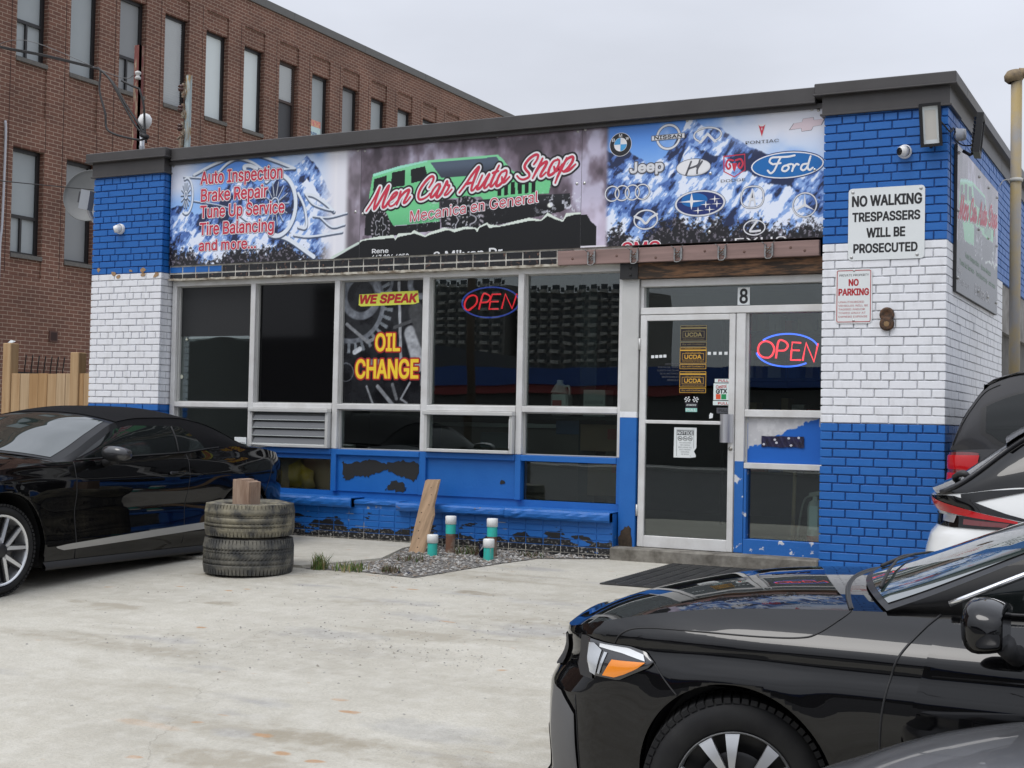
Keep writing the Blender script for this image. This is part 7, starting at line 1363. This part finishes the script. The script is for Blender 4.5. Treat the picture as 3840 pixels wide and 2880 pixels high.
    c.poly('tail_light', m_lamp_red, ([(c.S - .95, .80), (c.S - .45, .80)], [(c.S - .95, .93), (c.S - .4, .93)]), off=.01, sides=(1, -1))
    c.wheel(.945, .306, .312, .205, .20, 'blade', steer=R(16), inset=.014); c.wheel(3.67, .325, .325, .208, .20, 'blade', inset=.03)
    c.mirror(1.79, 1.045, .962, .088, .12, .076, paint)
    return c
saloon('black_saloon', 'glossy black saloon with an amber turn signal in front of the shop corner', (8.47, -5.70, -1.592), (1, 0, 0), (0, -1, 0), m_cblack)
# --- black soft-top coupe by the wall
def coupe():
    P_ = m_cblack
    sp = dict(paint=P_, plan=[(0, 0), (.01, .25), (.05, .50), (.14, .72), (.30, .85), (.55, .91), (.95, .945), (1.6, .945), (2.6, .94), (3.3, .955), (3.8, .955), (4.25, .90), (4.50, .78), (4.60, .5), (4.64, .2), (4.64, 0)],
              zsh=[(0, .70), (.2, .78), (.5, .855), (.95, .925), (1.66, .975), (2.4, 1.0), (3.0, 1.022), (3.3, 1.05), (3.7, 1.075), (4.15, 1.05), (4.45, 1.01), (4.64, .99)], zrk=[(0, .18), (.5, .15), (1.38, .165), (3.3, .205), (4.2, .30), (4.64, .32)],
              side=[(0, .05), (.16, .035), (.24, .03), (.34, .012), (.46, .018), (.60, .012), (.74, .0), (.83, .0), (.87, .010), (.95, .03), (1.0, .06), (1.05, .09), (1.15, .12)], nose=[(0, .1), (.2, .02), (.5, .0), (.65, .02), (.75, .06), (.9, .12)], tail=[(0, .16), (.32, .08), (.55, .0), (.80, .0), (.92, .02), (.99, .05), (1.1, .07)],
              crown=[(0, .03), (.3, .08), (1.0, .09), (1.6, .07), (3, .04), (3.9, .035), (4.64, .02)], cp=2.3, T=[(1.55, .975, .865), (1.75, 1.06, .84), (2.0, 1.18, .80), (2.25, 1.275, .755), (2.6, 1.315, .73), (3.0, 1.32, .73), (3.3, 1.285, .74), (3.6, 1.20, .76), (3.85, 1.10, .79), (3.98, 1.07, .80)], rc=[(1.55, .07), (2.2, .075), (2.6, .095), (3.2, .085), (3.98, .02)], bow=[(1.55, .22), (2.2, .07), (2.7, 0), (3.6, 0), (3.98, -.12)],
              arch=[(.95, .345, .415), (3.76, .375, .395)], dents=[(3.3, 4.3, .86, .16, .022), (1.5, 3.3, .58, .10, -.016)])
    c = Car('soft_top_coupe', 'glossy black soft-top coupe with a grey side stripe parked nose out at the left', (2.09, -4.86, -1.392), (0, 1, 0), (1, 0, 0), sp); c.shell(); s_ = c.s_u
    b = MB(); us = np.linspace(1.55, 3.98, 60)
    c.green(1.55, 2.3, mat('pillar_black', (.004, .004, .0045), .4, coat=.2, spec=.2), 'screen_frame', 24); m_fab = mat('roof_fabric', (.009, .009, .010), .95, bump=.25, bscale=300, spec=.15)
    b = MB(); us = np.linspace(2.27, 3.98, 50)
    for sg in (1, -1): b.grid([[c.G(u, t, .001, sg) for t in np.linspace(0, 1, 14)] for u in us])
    b.grid([[c.roofpt(u, q, .006) for q in np.linspace(-1, 1, 29)] for u in us]); b.build('fabric_roof', m_fab, c.t)
    c.rpatch('windscreen', m_winds, 1.58, 2.22, -.91, .91)
    zl = lambda u: c.E(u)[2] + .014; zu = lambda u: max(min(c.Tz(u) - .045, 1.255), c.E(u)[2] + .016)
    c.gpatch('side_window', m_wind, 1.72, 2.90, zl, zu, .004); zq = lambda u: max(min(c.Tz(u) - .045, 1.255) - .26 * smooth(2.96, 3.42, u) * .95, c.E(u)[2] + .016); c.gpatch('quarter_window', m_wind, 2.925, 3.36, zl, zq, .004)
    b = MB()
    for sg in (1, -1): b.tube([c.Gw(u, c.E(u)[2] + .008, .006, sg) for u in np.linspace(1.70, 3.45, 40)], .006, 6); b.tube([c.Gw(2.912, w, .006, sg) for w in np.linspace(c.E(2.91)[2] + .01, 1.25, 8)], .007, 6)
    b.build('window_trim', m_plast, c.body)
    b1 = [(s_(1.70 + 1.24 * k / 12), .255) for k in range(13)]; u1 = [(s_(1.665 + 1.335 * k / 12), c.zsh(1.665 + 1.335 * k / 12) - .006) for k in range(13)]
    d = c.poly('door', P_, (b1, u1), off=.0022, nr=36, nt=26, sides=(1, -1)); c.poly('door_handle', P_, ([(s_(2.73), .842), (s_(2.93), .850)], [(s_(2.73), .868), (s_(2.93), .876)]), off=.014, bulge=.014, parent=d)
    c.seam([[(1.665, .97), (1.67, .8), (1.685, .5), (1.70, .22)], [(3.0, 1.015), (2.985, .85), (2.96, .6), (2.935, .25)], [(1.1, .955), (1.3, .962), (1.5, .968), (1.66, .972)]], .004); c.seam([[(4.05, .62), (4.1, .75), (4.15, .88), (4.2, .98)]], .003)
    c.poly('side_stripe', mat('stripe_grey', (.34, .33, .305), .45), ([(s_(1.50), .312), (s_(1.57), .292), (s_(2.3), .318), (s_(3.0), .350), (s_(3.34), .365)], [(s_(1.48), .325), (s_(1.60), .338), (s_(2.3), .374), (s_(3.0), .408), (s_(3.36), .425)]), off=.005, sides=(1, -1), nr=30, nt=3)
    for sg in (1, -1): b = MB(); b.grid([[c.pt(s_(u), w, o, sg) for w, o in ((.15, -.02), (.155, .035), (.175, .045), (.215, .01))] for u in np.linspace(1.36, 3.38, 30)]); b.build('side_skirt', m_plast, c.t)
    c.poly('headlight', m_smoke, ([(.55, .62), (.95, .66)], [(.55, .72), (.9, .74)]), off=.01, sides=(1, -1)); c.poly('grille', m_plast, ([(0, .35), (.6, .38)], [(0, .62), (.55, .62)]), off=.01, sides=(1, -1)); c.poly('tail_light', m_lamp_dk, ([(c.S - .78, .80), (c.S - .3, .80)], [(c.S - .78, .93), (c.S - .3, .93)]), off=.008, sides=(1, -1))
    b = MB(); b.grid([[c.deck(u, q, .006 + .045 * smooth(4.15, 4.42, u)) for q in np.linspace(-.94, .94, 25)] for u in np.linspace(4.12, 4.46, 8)]); b.build('boot_spoiler', P_, c.t)
    c.wheel(.95, .335, .335, .264, .24, 'split', inset=.02, paint=mat('rim_machined', (.70, .71, .72), .25, .7)); c.wheel(3.76, .365, .335, .264, .24, 'split', inset=.02, paint=mat('rim_machined'))
    c.mirror(1.95, 1.085, 1.035, .085, .13, .058, mat('mirror_paint', (.012, .012, .013), .3, coat=1)); return c
coupe()
# --- grey car whose wet bonnet shows at the lower right corner
saloon('grey_saloon', 'dark grey saloon with a rain-spotted hood in the corner nearest the camera', (9.79, -7.66, -1.745), (1, 0, 0), (0, -1, 0), m_cgrey)
# --- white crossover beyond the black saloon
def crossover():
    P_ = m_cwhite
    sp = dict(paint=P_, plan=[(0, 0), (.02, .3), (.08, .55), (.25, .76), (.5, .87), (.9, .91), (1.6, .92), (3.4, .92), (4.1, .89), (4.36, .82), (4.52, .66), (4.59, .35), (4.60, 0)],
              zsh=[(0, .80), (.5, .92), (1.3, 1.0), (2.5, 1.02), (3.4, 1.04), (4.0, 1.03), (4.35, .985), (4.60, .955)], zrk=[(0, .25), (1, .22), (3.5, .24), (4.6, .34)],
              side=[(0, .06), (.25, .03), (.45, .0), (.7, .0), (.78, .01), (.90, .03), (1.0, .055), (1.1, .08)], nose=[(0, .05), (.5, 0), (.8, .06), (1, .1)], tail=[(0, .02), (.34, -.03), (.60, -.02), (.74, .01), (.80, .05), (.86, .055), (.93, .02), (.97, .015), (1.1, .06)],
              crown=[(0, .03), (1, .08), (4.0, .05), (4.6, .02)], T=[(1.3, 1.0, .80), (2.1, 1.50, .66), (2.7, 1.58, .62), (3.4, 1.53, .62), (3.75, 1.46, .63), (4.05, 1.28, .68), (4.38, 1.02, .76), (4.48, .975, .74)], rc=[(1.3, .07), (2.2, .05), (3.5, .05), (4.48, .03)], bow=[(1.3, .2), (2.2, 0), (3.6, 0), (4.48, -.12)],
              arch=[(.9, .36, .40), (3.6, .36, .40)])
    c = Car('white_crossover', 'pearl white crossover showing its red wedge tail light beyond the black saloon windscreen', (13.985, -2.48, -1.372), (-1, 0, 0), (0, -1, 0), sp); c.shell(); s_ = c.s_u; dk = m_cblack
    c.green(1.3, 4.48, dk, 'roof'); c.rpatch('windscreen', m_winds, 1.35, 2.1); c.rpatch('rear_window', m_wind, 3.85, 4.42, -.9, .9)
    zl = lambda u: c.E(u)[2] + .03; zu = lambda u: max(c.Tz(u) - .06, c.E(u)[2] + .035); c.gpatch('side_window', m_wind, 1.7, 3.8, zl, zu)
    b = MB(); b.grid([[c.roofpt(u, q, .012 + .028 * smooth(3.7, 4.12, u)) for q in np.linspace(-1.02, 1.02, 25)] for u in np.linspace(3.7, 4.12, 10)]); b.grid([[c.roofpt(4.12, q, .04 - .03 * t) for q in np.linspace(-1.02, 1.02, 25)] for t in (0, 1, 2.2)]); b.build('roof_spoiler', m_cvan, c.t)
    for sg in (1, -1): b = MB(); b.tube([c.Gw(u, c.Tz(u) + .0, .006, sg) for u in np.linspace(3.95, 4.46, 16)], .016, 6); b.build('hatch_edge', m_cvan, c.body)
    E_ = lambda u: s_(u)
    c.poly('black_garnish', dk, ([(E_(3.98), .845), (E_(4.15), .87), (E_(4.30), .895), (E_(4.42), .915), (c.S - .35, .93), (c.S, .93)], [(E_(3.98), .858), (E_(4.10), .885), (E_(4.28), .940), (E_(4.40), c.zsh(4.4) - .01), (c.S - .35, .955), (c.S, .955)]), off=.006, sides=(1, -1), nr=40)
    c.poly('black_garnish', dk, ([(E_(3.95), 1.02), (E_(4.28), .94), (E_(4.35), .94)], [(E_(3.95), c.zsh(3.95) - .002), (E_(4.2), c.zsh(4.2) - .002), (E_(4.36), c.zsh(4.36) - .004)]), off=.007, sides=(1, -1))
    c.poly('black_garnish', dk, ([(E_(4.05), .80), (E_(4.40), .795), (c.S - .4, .80), (c.S, .80)], [(E_(4.00), .845), (E_(4.36), .86), (c.S - .4, .86), (c.S, .86)]), off=.0065, sides=(1, -1), nr=34)
    c.poly('tail_light', m_lamp_red, ([(E_(4.04), .835), (E_(4.30), .858), (E_(4.44), .872), (c.S - .62, .885)], [(E_(4.04), .848), (E_(4.30), .893), (E_(4.42), .918), (c.S - .62, .955)]), off=.010, sides=(1, -1), nr=30); c.poly('reflector', m_lamp_dk, ([(E_(4.10), .812), (E_(4.34), .815)], [(E_(4.08), .834), (E_(4.34), .845)]), off=.010, sides=(1, -1)); c.poly('clear_lamp', m_lamp_clear, ([(E_(4.40), .82), (E_(4.49), .825)], [(E_(4.385), .86), (E_(4.49), .868)]), off=.011, sides=(1, -1))
    c.seam([[(4.12, .79), (4.10, .70), (4.07, .60), (4.05, .4)]], .0025)
    b = MB(); b.tube(spline([c.W(4.36, .60, 1.03), c.W(4.40, .66, 1.065), c.W(4.34, .72, 1.09), c.W(4.30, .68, 1.04)], 5), .018, 6); b.tube([c.W(4.38, .64, 1.05), c.W(4.25, .2, 1.13)], .011, 6); b.build('rear_wiper', m_plast, c.t)
    c.poly('bumper_guard', m_plast, ([(c.S - .9, .3), (c.S, .3)], [(c.S - .85, .5), (c.S, .5)]), off=.012, sides=(1, -1)); c.wheel(.9, .36, .36, .24, .22, 'blade'); c.wheel(3.6, .36, .36, .24, .22, 'blade')
crossover()
def minivan():
    P_ = m_cvan
    sp = dict(paint=P_, plan=[(0, 0), (.02, .3), (.1, .6), (.3, .83), (.6, .94), (1.2, 1.0), (3.5, 1.0), (4.6, .99), (4.93, .975), (5.04, .93), (5.09, .80), (5.10, .4), (5.10, 0)],
              zsh=[(0, .80), (.5, .95), (1.2, 1.05), (3, 1.07), (4.6, 1.09), (5.10, 1.07)], zrk=[(0, .25), (1, .2), (4, .22), (5.1, .32)], side=[(0, .05), (.3, .02), (.5, 0), (.85, 0), (.95, .012), (1.05, .03), (1.15, .05)], nose=[(0, .05), (.5, 0), (.8, .06), (1.1, .1)], tail=[(0, .02), (.4, -.02), (.7, -.02), (.78, .02), (1.1, .03)], crown=[(0, .04), (1, .1), (5.1, .03)],
              T=[(1.0, 1.05, .92), (1.9, 1.58, .86), (2.6, 1.66, .845), (4.2, 1.655, .845), (4.55, 1.635, .845), (4.78, 1.56, .855), (4.92, 1.38, .88), (5.0, 1.22, .90), (5.05, 1.08, .89)], rc=[(1, .08), (2.2, .06), (4.6, .05), (5.05, .03)], bow=[(1, .25), (2, 0), (4.5, 0), (5.05, -.07)], arch=[(.95, .34, .38), (4.0, .34, .38)])
    c = Car('grey_minivan', 'dark grey minivan with tall red tail light parked by the corner of the side wall', (14.185, .42, -1.262), (-1, 0, 0), (0, -1, 0), sp, 'minivan'); c.shell(); s_ = c.s_u; c.green(1.0, 5.05, P_)
    c.rpatch('windscreen', m_winds, 1.05, 1.9); c.rpatch('rear_window', m_wind, 4.72, 5.0, -.86, .86)
    zl = lambda u: c.E(u)[2] + .045; zu = lambda u: max(c.Tz(u) - .10 - .05 * smooth(4.2, 4.75, u), c.E(u)[2] + .06); c.gpatch('side_window', m_wind, 3.05, 4.79, lambda u: zl(u) + .08 * smooth(4.66, 4.79, u), zu, .004); c.gpatch('side_window', m_wind, 1.5, 3.0, zl, zu)
    c.gpatch('window_seal', m_plast, 3.02, 4.83, lambda u: zl(u) - .02 + .09 * smooth(4.70, 4.83, u), lambda u: zu(u) + .018, .002)
    for sg in (1, -1): b = MB(); b.tube([c.Gw(u, c.Tz(u) - .03, .002, sg) for u in np.linspace(4.70, 5.03, 16)], .004, 5); b.build('hatch_gap', m_black, c.body)
    b = MB(); b.grid([[c.roofpt(u, q, .012 + .015 * t) for q in np.linspace(-.9, .9, 21)] for u, t in ((4.45, 0), (4.6, .5), (4.76, 1), (4.84, 1.4))]); b.grid([[c.W(4.84 - .07 * 0 + .0, q * .70, c.Tz(4.84) + .075 - .05 * t) for q in np.linspace(-1, 1, 15)] for t in (0, 1)]); b.build('roof_spoiler', P_, c.t)
    lo = [(s_(4.85), .79), (s_(4.91), .785), (s_(4.97), .78), (c.S - .78, .78)]; up = [(s_(4.835), 1.055), (s_(4.89), 1.062), (s_(4.96), 1.062), (c.S - .78, 1.05)]
    tl_ = c.poly('tail_light', m_lamp_dk, (lo, up), off=.012, sides=(1, -1), bulge=.008)
    for sg in (1, -1):
        c.poly('lamp_lens', m_lamp_red, ([(s_(4.86), .80), (c.S - .82, .80)], [(s_(4.85), .905), (c.S - .82, .905)]), off=.021, sides=(sg,), parent=tl_, bulge=.006); c.poly('lamp_lens', m_lamp_red, ([(s_(4.85), .93), (c.S - .82, .93)], [(s_(4.83), 1.04), (c.S - .82, 1.035)]), off=.021, sides=(sg,), parent=tl_, bulge=.006)
    c.poly('rear_bumper', P_, ([(s_(4.7), .40), (c.S, .36)], [(s_(4.75), .76), (c.S, .74)]), off=.02, sides=(1, -1), nr=30); c.seam([[(4.70, 1.07), (4.72, .8), (4.7, .5)]], .003); c.wheel(.95, .345, .345, .22, .22, 'blade'); c.wheel(4.0, .345, .345, .22, .22, 'blade')
minivan()
